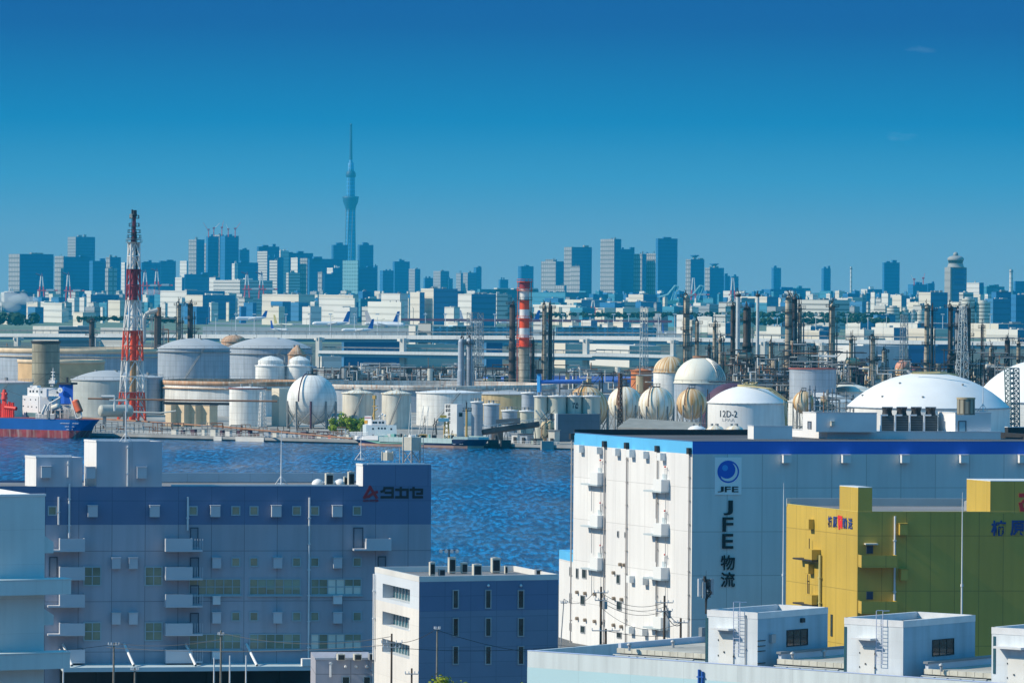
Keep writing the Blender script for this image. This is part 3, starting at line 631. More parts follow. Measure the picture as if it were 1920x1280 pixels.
def jbal(r, rail=True):
    o, u0, u1, z0, z1, out = side_hood(jL, jb, r, jwhite, 2.6, 'balcony')
    b_ = MB(); jL.box(b_, u0-3.2, u1, z0-.22, z0, 0, out+.04); sub(b_, 'floor_slab', jg, o)
    q = MB(); um = u1-.9
    q.bar(jL.pt(um, z1, .3), jL.pt(um, z1+1.5, .3), .04, 5); q.bar(jL.pt(um+.6, z1, .3), jL.pt(um+.6, z1+1.5, .3), .04, 5); q.bar(jL.pt(um, z1+1.5, .3), jL.pt(um+.6, z1+1.5, .3), .04, 5); sub(q, 'ladder_hoop', steel, o)
    q = MB(); q.sphere(jL.pt(um, z1+1.75, .3), .14, 8, 6); sub(q, 'warning_lamp', mat('lamp_red', (.6, .03, .03), .4), o)
    q = MB(); q.bar(jL.pt(u0-1.2, z0-3.9, .3), jL.pt(u0-1.2, z0-.2, .3), .06, 5); sub(q, 'ladder_rail', steel, o)
    q = MB(); q.bar(jL.pt(u1-.6, z0-3.9, .3), jL.pt(u1-.6, z0-.2, .3), .05, 5); sub(q, 'ladder_rail', steel, o)
    d_ = MB(); jL.box(d_, u0+.3, u0+1.5, z0, z0+2.3, .0, .05); sub(d_, 'door', jg, o)
for r in ((1120, 886, 1133.7, 908), (1120, 966, 1133.7, 987), (1120, 1045.6, 1133.7, 1067), (1239.5, 899, 1255.6, 920.6), (1239.5, 981.6, 1255, 1002.6), (1239, 1063.6, 1255, 1084.7), (1238.5, 1157, 1254.5, 1178)): jbal(r)
for px, y0 in ((1074.5, 815), (1136, 829), (1177.5, 832), (1235, 838), (1295, 842)):
    pipe(jL, jb, px, y0+4, 1225, .11, mat('grey_brown_pipe', (.45, .42, .40), .6), d=.2)  # downpipes in a plain grey-brown
    b_ = MB(); u_, z_ = jL.hit(px, y0+2); jL.box(b_, u_-.35, u_+.35, z_-.5, z_+.35, 0, .5); b_.build('rain_head', dark, jb)
def jwin(r):
    x0, y0, x1, y1 = r; jL.window(jb, r, 1, 1, steel, glass_d, .12, .1)
for r in ((1080.5, 1064.5, 1085, 1084), (1092, 1066, 1100, 1084), (1089, 1115, 1097.5, 1133.5), (1089, 1172, 1097.5, 1186.5), (1156.5, 1076, 1163, 1094), (1157, 1126, 1166, 1143.5), (1157.8, 994.5, 1161, 1007), (1171.6, 996.7, 1175, 1008), (1125, 1122, 1131, 1138), (1157, 1184, 1166, 1196)): jwin(r)
for (px, y) in ((1084, 1109.5), (1099, 1111.5), (1084, 1158.5), (1099, 1161.5), (1117, 1113), (1132, 1116), (1117, 1164), (1132, 1167), (1153, 1121), (1167.5, 1123), (1152.5, 1171), (1167, 1174), (1165, 1057.5), (1172, 1058.5), (1152.5, 1073)):
    b_ = MB(); u_, z_ = jL.hit(px, y); b_.bar(jL.pt(u_, z_, 0), jL.pt(u_, z_, .42), .26, 10, .24, cap=True); b_.build('round_hood', mat('brown_hood', (.30, .24, .18), .6), jb)
for px in (1473, 1584, 1694.5, 1805, 1915): hood(jF, jb, (px-7.5, 852.3, px+7.5, 867), white_plain, 1.1)
# sign board
u0, u1, z0, z1 = jF.rect(1340, 857, 1390, 927); b_ = MB(); jF.box(b_, u0, u1, z0, z1, 0.0, .12); sb = b_.build('sign_board', mat('sign_white', (.95, .96, .96), .35, noise=.02), jb)
uc, zc = jF.hit(1365, 883.7); rr = 21*jF.A.y/FOC
gm = mat('emblem_blue', (0.015, 0.12, 0.62), 0.35, noise=0)
a = MB(); a.face([jF.pt(uc+rr*math.cos(t), zc+rr*math.sin(t), .14) for t in [2*math.pi*k/40 for k in range(40)]]); sub(a, 'emblem_disc', gm, sb)
a = MB(); n_ = 20; c1 = [(uc+rr*.86*math.cos(t), zc+rr*.86*math.sin(t)) for t in [rad(-135+185*k/n_) for k in range(n_+1)]]
c2 = [(uc-rr*.13+rr*.78*math.cos(t), zc+rr*.16+rr*.78*math.sin(t)) for t in [rad(-135+185*k/n_) for k in range(n_+1)]]
for k in range(n_):
    a.face([jF.pt(*c2[k], .16), jF.pt(*c1[k], .16), jF.pt(*c1[k+1], .16), jF.pt(*c2[k+1], .16)])
sub(a, 'emblem_crescent', mat('sign_white2', (.85, .88, .9), .5, noise=0), sb)
a = MB(); a.face([jF.pt(uc-rr*.3+rr*.27*math.cos(t), zc+rr*.33+rr*.27*math.sin(t), .15) for t in [2*math.pi*k/30 for k in range(30)]]); sub(a, 'emblem_sheen', mat('emblem_light', (.05, .35, .85), .3, noise=0), sb)
def wide_letters(r_list, mm, parent, bold):
    for ch, r in r_list: text_mesh(jF, ch, *r, mm, parent, 'sign_character', bold, d=.14)
wide_letters([('J', (1345, 911.5, 1356.5, 922)), ('F', (1358.5, 911.5, 1369.5, 922)), ('E', (1372, 911.5, 1384, 922))], black, sb, .012)
wide_letters([('J', (1356, 937.5, 1373.6, 965)), ('F', (1354, 969, 1374.5, 996)), ('E', (1353.5, 1000, 1374.5, 1027.7)), ('\u7269', (1350.7, 1039.6, 1377.4, 1068)), ('\u6d41', (1350.5, 1071.7, 1377.4, 1100))], black, jb, .018)
# rooftop structures
zjr = zj-.3
def rblock(px0, pxc, px1, yt, yb, label, name='plant_room', parent=None, body=white_plain, side=None, zb_=zjr, cat='plant room', ang=24, top=True):
    p = G(pxc, yb, zb_); s_ = p.y/FOC; u = Vector((math.cos(rad(8)), math.sin(rad(8)), 0)); q = G(px1, yb, zb_); wd = (px1-pxc)*s_/math.cos(rad(8)); ln = (pxc-px0)*s_/math.sin(rad(ang)); v = Vector((-math.sin(rad(ang)), math.cos(rad(ang)), 0)); h = (yb-yt)*s_
    P4 = [p, p+u*wd, p+u*wd+v*ln, p+v*ln]
    t = thing(name, label, cat, p)
    m_ = MB(); m_.prism([(q.x, q.y) for q in P4], zb_, zb_+h); m_.build('wall', body, t)
    fF, fL = Face(P4[0][:2], P4[1][:2]), Face(P4[3][:2], P4[0][:2])
    m_ = MB(); fF.box(m_, -.05, fF.len+.05, zb_+h, zb_+h+.1, -.3, .05); fL.box(m_, 0, fL.len-.3, zb_+h, zb_+h+.1, -.3, .05); m_.build('coping', pale, t)
    return t, fF, fL, zb_+h, P4
rblock(1403, 1413, 1486, 799, 823, 'small white box at the left end of the roof machinery')
pt, pF, pL, zp, _ = rblock(1486, 1551, 1881, 809, 822.5, 'long low white plinth carrying the roof machinery', name='roof_plinth', cat='plinth')
b1, f1, fl1, z1_, _ = rblock(1508, 1530, 1645, 774, 809.5, 'white machine room left of the four cooling towers', zb_=zp)
door(fl1, b1, (1516, 791, 1521, 804)); hood(f1, b1, (1557, 790, 1563, 798), cream, .7)
b2, f2_, fl2, z2_, _ = rblock(1764, 1791, 1859, 774, 809.5, 'white machine room right of the four cooling towers', zb_=zp)
door(f2_, b2, (1798, 790, 1810, 809), mat('pale_blue_door', (.35, .6, .7), .5))
for k in range(4):
    x0 = 1652+27.2*k; p = G(x0+1, 808.5, zp); p.y += 1.0; s_ = p.y/FOC; wd = 24*s_; h = 30*s_
    t = thing('cooling_tower', ['leftmost', 'second from left', 'third from left', 'rightmost'][k]+' of four dark louvred cooling towers on the white roof plinth', 'cooling tower', (p.x+wd/2, p.y+wd/2, zp), 'four cooling towers')
    a = MB(); a.box((p.x+wd/2, p.y+wd/2, zp), wd, wd*1.2, h); a.build('casing', mat('tower_louvre', (.035, .045, .05), .6, rows=.35, plw=.09, pdark=2.2), t)
    a = MB(); a.lathe((p.x+wd/2, p.y+wd/2, zp+h), [(wd*.42, 0), (wd*.36, .5), (wd*.42, 1.0)], 18); a.disc((p.x+wd/2, p.y+wd/2, zp+h+.7), wd*.36, 18); a.build('fan_cowl', dark, t)
    a = MB(); a.bar((p.x+wd*.1, p.y+wd/2, zp+h+1.1), (p.x+wd*.95, p.y+wd/2, zp+h+1.1), .1, 6); a.bar((p.x+wd/2, p.y, zp+h+.9), (p.x+wd/2, p.y+wd, zp+h+.9), .1, 6); a.build('motor_beam', steel, t)
    a = MB(); a.bar((p.x-.1, p.y-.6, zp), (p.x-.1, p.y-.6, zp+h*1.02), .14, 8); a.bar((p.x-.1, p.y-.6, zp+h*1.0), (p.x+wd*.5, p.y-.1, zp+h*1.0), .12, 8); a.build('pipe', pale, t)
p = G(1810, 774, z2_); p = P(1811, 773, 672); s_ = p.y/FOC; t = thing('vent_stack', 'tan ribbed exhaust drum standing on the right machine room', 'exhaust', (p.x, p.y, z2_))
a = MB(); a.lathe((p.x, p.y, z2_), [(17*s_, 0), (17*s_, 29*s_)], 10, smooth=False); a.disc((p.x, p.y, z2_+29*s_), 17*s_, 10); a.build('drum', mat('tan_drum', (.40, .38, .30), .6, rows=1, noise=.2, panel=(.8, 9), pdark=.4, plw=.2), t)
a = MB(); a.lathe((p.x, p.y, z2_+29*s_), [(17.8*s_, 0), (17.8*s_, .25)], 10); a.disc((p.x, p.y, z2_+29*s_+.25), 17.8*s_, 10); a.build('cap', mat('tan_cap', (.45, .38, .25), .6), t)
mast(1843, 703, 772, z2_, 'thin lightning mast on the right machine room', .07, Y=672)
rblock(1885, 1890, 2050, 801, 815, 'dark low roof box cut by the right edge of the photo', body=dark)
# small lower wing at its left
zn = zj-(1030-811)*690/FOC
An, Bn = P(1048.5, 1031, 700), P(1080, 1033, 690); nF = Face((An.x, An.y), (Bn.x, Bn.y)); zn = nF.hit(1050, 1030)[1]; znb = nF.hit(1050, 1047)[1]
wg = thing('stair_wing', 'narrow lower white wing with light blue top at the left foot of the distribution centre', 'building', (An.x, An.y, LAND))
pl = lambda d: [tuple(nF.A), tuple(nF.B), tuple(nF.B-nF.n*8), tuple(nF.A-nF.n*8)]
m_ = MB(); m_.prism(pl(8), LAND, znb, top=False); m_.build('wall', jwall, wg)
m_ = MB(); m_.prism(pl(8), znb, zn); m_.build('band', lightblue, wg)
for (y0, y1) in ((1062, 1080), (1111, 1130), (1167, 1182)): nF.window(wg, (1068.5, y0, 1072, y1), 1, 1, steel, glass_d, .1)

# ================================================================== ochre yellow warehouse
zg = 51-(959.5-545-5)*600/FOC
ochre = mat('ochre_cladding', (0.60, 0.42, 0.07), 0.55, noise=.14, ns=.08, panel=(3.1, 6.9), pdark=.62, plw=.05, streak=.12)
olive = mat('olive_cladding', (0.20, 0.18, 0.055), 0.55, noise=.08, ns=.08, panel=(3.7, 6.9), pdark=.6, plw=.06)
yL0, yC0, yR0 = G(1474.6, 944.5, zg), G(1608.5, 959, zg), G(2060, 959.5, zg)
yL, yF = Face((yL0.x, yL0.y), (yC0.x, yC0.y)), Face((yC0.x, yC0.y), (yR0.x, yR0.y)); bk = Vector((yL0.x-yC0.x, yL0.y-yC0.y))
YP = [(yC0.x, yC0.y), (yR0.x, yR0.y), (yR0.x+bk.x, yR0.y+bk.y), (yL0.x, yL0.y)]
yb_ = thing('yellow_warehouse', 'ochre yellow warehouse with olive shaded front and blue kanji signs', 'warehouse', (yC0.x, yC0.y, LAND))
m_ = MB(); m_.prism(YP, LAND, zg, top=False); m_.build('wall', ochre, yb_)
m_ = MB(); m_.face([(p[0], p[1], zg-.25) for p in YP]); yr = m_.build('roof', roof_m, yb_)
f3_ = Face(YP[2], YP[3]); m_ = MB(); f3_.box(m_, 0, f3_.len, zg-.25, zg+.75, -.3, 0.01); sub(m_, 'parapet', mat('grey_parapet', (.5, .52, .52), .7), yr)
for f in (yL, yF): q = MB(); f.box(q, 0, f.len, zg, zg+.05, -.3, 0.03); sub(q, 'coping', mat('ochre_coping', (.75, .6, .15), .5), yr)
def ytower(px0, pxc, px1, yt, yb, face=yF):
    uc, z1 = face.hit(pxc, yt); u1 = face.hit(px1, yt)[0]; a, b_ = face.pt(uc, 0, .004), face.pt(u1, 0, .004)
    s = Vector((yL.A.x-yL.B.x, yL.A.y-yL.B.y)).normalized(); frac = (pxc-px0)/(1608.5-1474.6)*yL.len; s = s*frac
    P4 = [(a.x, a.y), (b_.x, b_.y), (b_.x+s.x, b_.y+s.y), (a.x+s.x, a.y+s.y)]
    m_ = MB(); m_.prism(P4, zg-.2, z1); o = m_.build('roof_tower', ochre, yb_); q = MB(); q.prism([(x*.999+a.x*.001, y) for x, y in P4], z1, z1+.08); sub(q, 'cap', pale, o); return z1
ytower(1575, 1609, 1635.5, 914, 959); ytower(1816, 1857, 2060, 902, 959)
for r in ((1684, 981, 1699, 1002), (1685.5, 1066, 1699, 1087)): hood(yF, yb_, r, ochre, 1.1)
pipe(yF, yb_, 1677.6, 967, 1180, .14, pale)
for (y0, y1) in ((1039, 1059), (1125, 1145)):
    u0, u1, z0, z1 = yF.rect(1612, y0, 1676, y1); b_ = MB(); yF.box(b_, u0-.2, u1, z0, z1, 2.0, 2.12); yF.box(b_, u0-.2, u0-.08, z0, z1, 0, 2.0); yF.box(b_, u1-.12, u1, z0, z1, 0, 2.0); yF.box(b_, u0-.2, u1, z0-.2, z0, 0, 2.12); b_.build('balcony', ochre, yb_)
b_ = MB(); yF.pxbox(b_, 1620, 1017.5, 1643, 1020, 0, 1.2); b_.build('door_canopy', cream, yb_)
door(yF, yb_, (1626, 1024, 1635, 1037), mat('olive_door', (.05, .06, .12), .5)); door(yF, yb_, (1626, 1110, 1635, 1123), mat('olive_door', (.05, .06, .12), .5))
ybx = mat('ochre_box', (.40, .30, .04), .55)
for r in ((1516, 973, 1526.6, 992), (1515.4, 1057, 1526, 1075)): side_hood(yL, yb_, r, ochre, 1.1)
for r in ((1521.6, 1030, 1539, 1049), (1521.6, 1115, 1538.4, 1133)):
    _, u0, u1, z0, z1, out = side_hood(yL, yb_, r, ochre, 2.4, 'balcony'); b_ = MB(); yL.box(b_, u0-3.5, u1, z0-.2, z0, 0, out+.03); b_.bar(yL.pt(u0-.3, z1, .4), yL.pt(u0-.3, z1+1.3, .4), .06, 5); b_.build('landing', dark, yb_)
pipe(yL, yb_, 1540.7, 1040, 1200, .2, mat('ochre_pipe', (.6, .52, .2), .6)); pipe(yL, yb_, 1517.5, 1076, 1112, .06, dark)
b_ = MB(); yL.pxbox(b_, 1558, 1151, 1561.6, 1192, 0, .08); b_.build('slot_window', glass_d, yb_)
bl = mat('sign_navy', (.02, .05, .22), .5, noise=0); rd = mat('sign_bright_red', (.75, .03, .03), .5, noise=0)
for ch, x0, x1, dy in (('\u6960', 1553, 1560.5, 0), ('\u539f', 1562.5, 1570, .8), ('\u8f38', 1581, 1589, 2.5), ('\u9001', 1591, 1599, 3.5)): text_mesh(yL, ch, x0, 967+dy, x1, 988+dy, bl, yb_, 'sign_character', .02)
strokes(yL, (1572.5, 969, 1578.5, 989), [[(0, 1), (1, .97), (1, .1)], [(0, 1), (.25, .0)], [(.3, .6), (.8, .2)], [(.2, .4), (.9, .6)]], .42, rd, yb_, 'emblem')
text_mesh(yF, '\u6960', 1858, 975, 1886, 1004, bl, yb_, 'sign_character', .03); text_mesh(yF, '\u539f', 1894, 975, 1922, 1004, bl, yb_, 'sign_character', .03)
strokes(yF, (1914, 928, 1936, 956), [[(0, 1), (1, 1), (1, .1)], [(0, .4), (.1, .05), (.7, 0)], [(.3, .6), (.8, .2)]], .5, rd, yb_, 'emblem')
tk = G(1818, 957, zg-.2); tk.y += .5; t = thing('roof_water_tank', 'small grey round tank with side pipe at the foot of the yellow roof block', 'water tank', tk)
s_ = tk.y/FOC; a = MB(); a.vcyl(tk, 10*s_, 17*s_, 14); a.lathe((tk.x, tk.y, tk.z+17*s_), [(10*s_, 0), (6*s_, 2*s_), (.01, 3*s_)], 14); a.build('tank_body', steel, t); a = MB(); a.path([tk+Vector((.9, -.2, 0)), tk+Vector((1.3, -.2, .3)), tk+Vector((1.3, -.2, .9))], .12, 8); a.build('pipe', dark, t)
def street_pole(px, ytop, ybot, Y, label, r=.09, name='lamp_pole', m=None, parts=True):
    p0, p1 = P(px, ybot, Y), P(px, ytop, Y); p1.x = p0.x+(p1.x-p0.x)*.3
    t = thing(name, label, 'pole', (p0.x, Y, LAND)); b0 = Vector((p0.x, Y, LAND)); a = MB(); h = p1.z-LAND
    a.bar(b0, b0+Vector((0, 0, h*.6)), r*1.5, 8, r*1.2); a.bar(b0+Vector((0, 0, h*.6)), Vector((b0.x, Y, p1.z)), r*1.05, 8, r*.55); a.build('shaft', m or pale, t)
    a = MB(); a.lathe((b0.x, Y, LAND+h*.6-.15), [(r*1.9, 0), (r*1.9, .3)], 10); a.build('collar', m or pale, t)
    a = MB(); a.bar((b0.x, Y, p1.z), (b0.x, Y, p1.z+.8), r*.3, 5); a.build('lightning_tip', m or pale, t); return t
street_pole(1468, 917, 1140, 590, 'tall slim white pole between the blue ball sign wall and the yellow warehouse')
street_pole(1803, 935, 1170, 575, 'tall slim white pole in front of the olive warehouse front')
# ================================================================== near white roof at the bottom right
zq = 17.2
q0_, q1_ = G(989, 1219, zq), G(2010, 1289.8, zq)
wF = Face((q0_.x, q0_.y), (q1_.x, q1_.y))
nb = thing('near_white_building', 'near pale building whose sunlit parapet runs along the bottom right', 'building', (wF.pt(wF.len/2, LAND).x, wF.pt(wF.len/2, LAND).y, LAND))
nw = mat('near_white_wall', (.66, .74, .76), .55, noise=.05, ns=.12, panel=(6.2, 20), pdark=.85, plw=.04, streak=.22)
nl = mat('near_lower_wall', (.48, .70, .76), .5, noise=.05, ns=.12, panel=(6.2, 20), pdark=.85, plw=.03)
zc_ = wF.hit(1100, 1258)[1]
NB = 26.0
m_ = MB(); wF.box(m_, 0, wF.len, zc_, zq, -.35, 0); m_.build('parapet_wall', nw, nb)
m_ = MB(); wF.box(m_, 0, wF.len, LAND, zc_, -.33, .02); m_.build('lower_wall', nl, nb)
eL = Face((wF.A-wF.n*NB), wF.A); m_ = MB(); eL.box(m_, 0, eL.len-.35, LAND, zq, -.35, 0); m_.build('end_wall', nw, nb)
bB = Face(wF.B-wF.n*NB, wF.A-wF.n*NB); m_ = MB(); bB.box(m_, 0, bB.len-.35, LAND, zq-1.2, -.35, 0); m_.build('rear_wall', nw, nb)
m_ = MB(); m_.face([wF.pt(0.3, zq-1.5, -.3), wF.pt(wF.len-.3, zq-1.5, -.3), wF.pt(wF.len-.3, zq-1.5, -NB), wF.pt(.3, zq-1.5, -NB)]); m_.build('roof', mat('grey_roof', (.22, .24, .26), .8, noise=.15), nb)
m_ = MB(); wF.box(m_, 0, wF.len, zq, zq+.05, -.37, .03); m_.build('coping', mat('blue_white_coping', (.45, .55, .8), .5), nb)
for px in (1312, 1318.5):
    pipe(wF, nb, px, 1254 if px < 1315 else 1258, 1300, .12, mat('blue_pipe', (.02, .12, .45), .5), d=.12)
slabm = mat('cream_slab', (.50, .47, .41), .8, noise=.4, ns=.35, panel=(1.8, 3.6), pdark=.7, plw=.04); capm = mat('slab_cap', (.22, .25, .28), .6)  # cream slabs with dark grey caps
def roof_pad(pxl, pxr, yfront_l, label, d0=2.0, d1=15.5):
    # raised roof section: pale top, grooved kerb, dark rail round the back
    u0 = wF.hit(pxl, yfront_l)[0]; u1 = wF.hit(pxr, yfront_l+.0694*(pxr-pxl))[0]; t = thing('roof_section', label, 'roof', wF.pt((u0+u1)/2, zq-1.5, -(d0+d1)/2), 'raised pale roof sections')
    zt = zq+.55
    a = MB(); wF.box(a, u0, u1, zq-1.5, zt, -d1, -d0); a.build('slab', slabm, t)
    a = MB(); wF.box(a, u0-.1, u1+.1, zt-.35, zt+.12, -d0, -d0+.35)
    n = int((u1-u0)/.9)
    a.build('kerb', mat('kerb_cream', (.66, .64, .55), .8, noise=.2, ns=1.0, panel=(.9, 9), pdark=.55, plw=.05), t)
    a = MB(); wF.box(a, u0-.15, u1+.15, zt-.85, zt-.5, -d0+.35, -d0+.5); a.build('gutter', mat('pale_gutter', (.5, .6, .62), .5), t)
    a = MB(); wF.box(a, u0, u1, zt, zt+.55, -d1, -d1+.3); a.build('back_upstand', mat('blue_upstand', (.55, .6, .7), .6), t)
    a = MB(); wF.box(a, u0-.2, u1+.2, zt+.55, zt+.75, -d1-.4, -d1+.5); a.build('dark_cap', capm, t)
    a = MB(); wF.box(a, u0-.2, u0+.12, zt, zt+.55, -d1+.3, -d0); a.build('side_upstand', mat('blue_upstand', (.55, .6, .7), .6), t)
    a = MB(); wF.box(a, u0-.3, u0+.2, zt+.55, zt+.75, -d1+.5, -d0+.2) if pxl > 1200 else wF.box(a, u0-.25, u0+.15, zt+.55, zt+1.4, -d1+.5, -d1+1.2); a.build('side_cap', capm, t)
    p = wF.pt(u1-1.8, zt, -(d0+d1)/2); a = MB(); a.vcyl(p, .1, .35, 8); a.build('drain_cap', dark, t)
    return t
roof_pad(1137, 1345, 1229, 'pale raised roof section left of the first white penthouse')
roof_pad(1438, 1605, 1250, 'pale raised roof section between the first and second white penthouses')
roof_pad(1714, 1880, 1269, 'pale raised roof section between the second and third white penthouses')
phl = mat('penthouse_white', (.72, .78, .82), .5, noise=.10, ns=.3, streak=.22, panel=(2.4, 1.5), pdark=.9, plw=.02); phs = mat('penthouse_shaded_side', (.36, .54, .66), .5, noise=.12, ns=.25, streak=.25, panel=(2.4, 1.5), pdark=.9, plw=.02)  # side walls use a bluer, darker copy of the paint to carry shade
def penthouse(L, C, R, yb, label, slot, doorr, canopy, ladder, win):
    # L, C, R = roof corner pixels
    base = wF.hit(C[0], yb)[0]; cpt = wF.pt(base, 0, -.9); Yc = cpt.y; z = P(C[0], C[1], Yc).z
    a, b_, c = G(*L, z), P(C[0], C[1], Yc), G(*R, z)
    a = cpt-Vector((wF.t.x, wF.t.y, 0))*((C[0]-L[0])/FOC*Yc/wF.t.x*.985)
    a = Vector((a.x, a.y, z)); b_ = Vector((cpt.x, cpt.y, z)); v = Vector((-wF.n.x, -wF.n.y, 0))
    k = (R[0]-C[0])/FOC*Yc/(v.x-(R[0]-960)/FOC*v.y); c = b_+v*k; d = a+v*k
    t = thing('penthouse', label, 'penthouse', (b_.x, b_.y, zq-1.5), 'white stair penthouses')
    PL, PR = Face(a[:2], b_[:2]), Face(b_[:2], c[:2])
    m1 = MB(); wallq = lambda mb, f: mb.face([f.pt(0, zq-1.5), f.pt(f.len, zq-1.5), f.pt(f.len, z), f.pt(0, z)])
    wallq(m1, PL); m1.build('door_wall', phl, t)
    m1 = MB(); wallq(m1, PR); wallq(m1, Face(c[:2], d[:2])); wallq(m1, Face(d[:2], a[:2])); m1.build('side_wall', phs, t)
    m1 = MB(); m1.face([(q.x, q.y, z-.5) for q in (a, b_, c, d)]); r = m1.build('roof', capm, t)
    for f in (PL, PR, Face(c[:2], d[:2]), Face(d[:2], a[:2])):
        q = MB(); f.box(q, 0, f.len, z-.5, z+.08, -.3, .03); sub(q, 'coping', pale, r)
    q = MB(); PL.pxbox(q, *slot, 0, .05); q.build('slot_window', glass_b, t)
    dd = MB(); PL.pxbox(dd, *doorr, 0, .12); do = dd.build('door', mat('white_door', (.8, .8, .76), .5), t)
    u0, u1, z0, z1 = PL.rect(*doorr); h = MB(); PL.box(h, u0+(u1-u0)*.35, u0+(u1-u0)*.42, z0+(z1-z0)*.38, z0+(z1-z0)*.43, .12, .2)
    for s_ in (u0-.06, u1+.02):
        for fr in (.25, .75): PL.box(h, s_, s_+.05, z0+(z1-z0)*fr, z0+(z1-z0)*(fr+.06), .06, .18)
    sub(h, 'handle', dark, do)
    q = MB(); PL.pxbox(q, *canopy, 0, 1.0); q.build('door_canopy', pale, t)
    q = MB(); u0, u1, z0, z1 = PL.rect(*ladder); zt = z1-.9
    for uu in (u0+.1, u1-.15): q.bar(PL.pt(uu, z0, .35), PL.pt(uu, z1, .35), .035, 6); q.bar(PL.pt(uu, z1, .35), PL.pt(uu+.1, z1-.02, -.5), .035, 6)
    zz = z0
    while zz < z1-.8: q.bar(PL.pt(u0+.1, zz, .35), PL.pt(u1-.15, zz, .35), .022, 5); zz += .33
    q.build('ladder', mat('ladder_paint', (.55, .6, .75), .4), t)
    if win: PR.window(t, win, 3, 1, dark, glass_d, .08, .08)
    return t, z, a, b_, c, PL, PR
ph1 = penthouse((1316, 1144), (1409, 1149.5), (1540.5, 1145), 1248, 'white penthouse nearest the antenna mast, first from the left', (1323, 1157, 1327.5, 1241), (1349, 1187, 1376, 1245), (1344, 1176, 1378, 1179.5), (1378, 1128, 1394, 1223), (1474.5, 1179, 1514, 1210))
q = MB()
for y in (1199.5, 1209.5, 1219, 1241.5): ph1[6].pxbox(q, 1420, y, 1434, y+1.3, 0, .1)
q.build('rung', dark, ph1[0])
penthouse((1576, 1159.5), (1682, 1165), (1817, 1160), 1267, 'white penthouse in the middle, below the olive warehouse front', (1583, 1174, 1587.5, 1260), (1614, 1212, 1641, 1265), (1608, 1194.5, 1644, 1198), (1645.5, 1144, 1662, 1244), (1747.5, 1197, 1788, 1228))
penthouse((1856, 1176), (1975, 1184), (2080, 1178), 1286, 'white penthouse cut by the right edge of the photo', (1862.6, 1192, 1867, 1262), (1891, 1232, 1922, 1286), (1873, 1211, 1926, 1215), (1931, 1165, 1950, 1260), None)
# small fittings on the near roofs
rf_ = random.Random(12)
for i, (px, y, lb) in enumerate(((1180, 1219, 'small cowl vent on the left raised roof section'), (1262, 1213, 'stubby pipe vent near the left penthouse'), (1486, 1236, 'small cowl vent between the first two penthouses'), (1545, 1232, 'stubby pipe vent near the middle penthouse'), (1765, 1258, 'small cowl vent between the middle and right penthouses'))):
    q = G(px, y, zq+.56); a = MB(); a.vcyl(q, .13, .5, 10); a.lathe(q+Vector((0, 0, .5)), [(.24, 0), (.24, .12), (.02, .25)], 10); single(a, 'roof_vent', steel, lb, 'vent', 'small vents on the near roofs')
for i, (xa, ya, xb, yb_2, lb) in enumerate(((1150, 1226, 1300, 1236, 'thin grey conduit running along the left raised roof section'), (1452, 1247, 1572, 1255, 'thin grey conduit before the middle penthouse'), (1728, 1266, 1850, 1274, 'thin grey conduit before the right penthouse'))):
    a = MB(); p0, p1 = G(xa, ya, zq+.62), G(xb, yb_2, zq+.62); a.path([p0, p1], .05, 6)
    for k in range(6): q = p0.lerp(p1, k/5); a.box(q-Vector((0, 0, .1)), .18, .18, .1)
    single(a, 'conduit', steel, lb, 'conduit')
for (px, y0, y1) in ((1399, 1152, 1248), (1671, 1168, 1266)): pipe(ph1[5] if px < 1500 else wF, ph1[0] if px < 1500 else nb, px, y0, y1, .05, steel, d=.1) if px < 1500 else None
for i, px in enumerate((1385, 1440, 1500, 1560)):
    pass
a = MB(); ph1[6].pxbox(a, 1500, 1158, 1506, 1166, 0, .25); a.build('wall_lamp', dark, ph1[0]); a = MB(); ph1[6].pxbox(a, 1442, 1188, 1450, 1204, 0, .3); a.build('switch_box', steel, ph1[0])
# antenna mast on the first penthouse
p = P(1323.5, 1143, (ph1[2].y+ph1[3].y)/2+1.5); Ya = ph1[2].y+1.2; p = Vector((X(1323.5, Ya, 1140), Ya, ph1[1]-.4)); s_ = Ya/FOC
t = thing('cell_antenna', 'mobile phone antenna mast with white panels on the first penthouse roof', 'antenna', p)
a = MB(); a.bar(p, p+Vector((0, 0, 62*s_)), .09, 8); a.bar(p+Vector((0, 0, 62*s_)), p+Vector((0, 0, 82*s_)), .015, 4)
for h in (20, 28, 40, 52): a.bar(p+Vector((-9*s_, 0, h*s_+.6)), p+Vector((9*s_, 0, h*s_+.6)), .05, 6); a.bar(p+Vector((0, -8*s_, h*s_+.6)), p+Vector((0, 8*s_, h*s_+.6)), .05, 6)
a.build('mast', dark, t)
for (dx, dy, h0, h1) in ((-11, 0, 33, 66), (11, 0, 36, 66), (-4, -7, 30, 60), (6, 6, 34, 64)):
    a = MB(); a.box(p+Vector((dx*s_, dy*s_, h0*s_)), .28 if dx != -11 else .42, .2, (h1-h0)*s_, .3); a.build('antenna_panel', white_plain if dx < 0 and dy == 0 else steel, t)
random.seed(3)
for k in range(7):
    a = MB(); c = p+Vector((random.uniform(-5, 5)*s_, random.uniform(-5, 5)*s_, random.uniform(28, 62)*s_)); a.box(c, .22, .2, .45, random.random()); a.build('radio_box', dark, t)
a = MB()
for k in range(4):
    x = random.uniform(-6, 6)*s_; a.path([p+Vector((x, -.2, 50*s_)), p+Vector((x+.3, -.35, 40*s_)), p+Vector((x*.4, -.25, 30*s_)), p+Vector((x*.2, -.1, 5*s_))], .035, 5)
a.build('cable', dark, t)

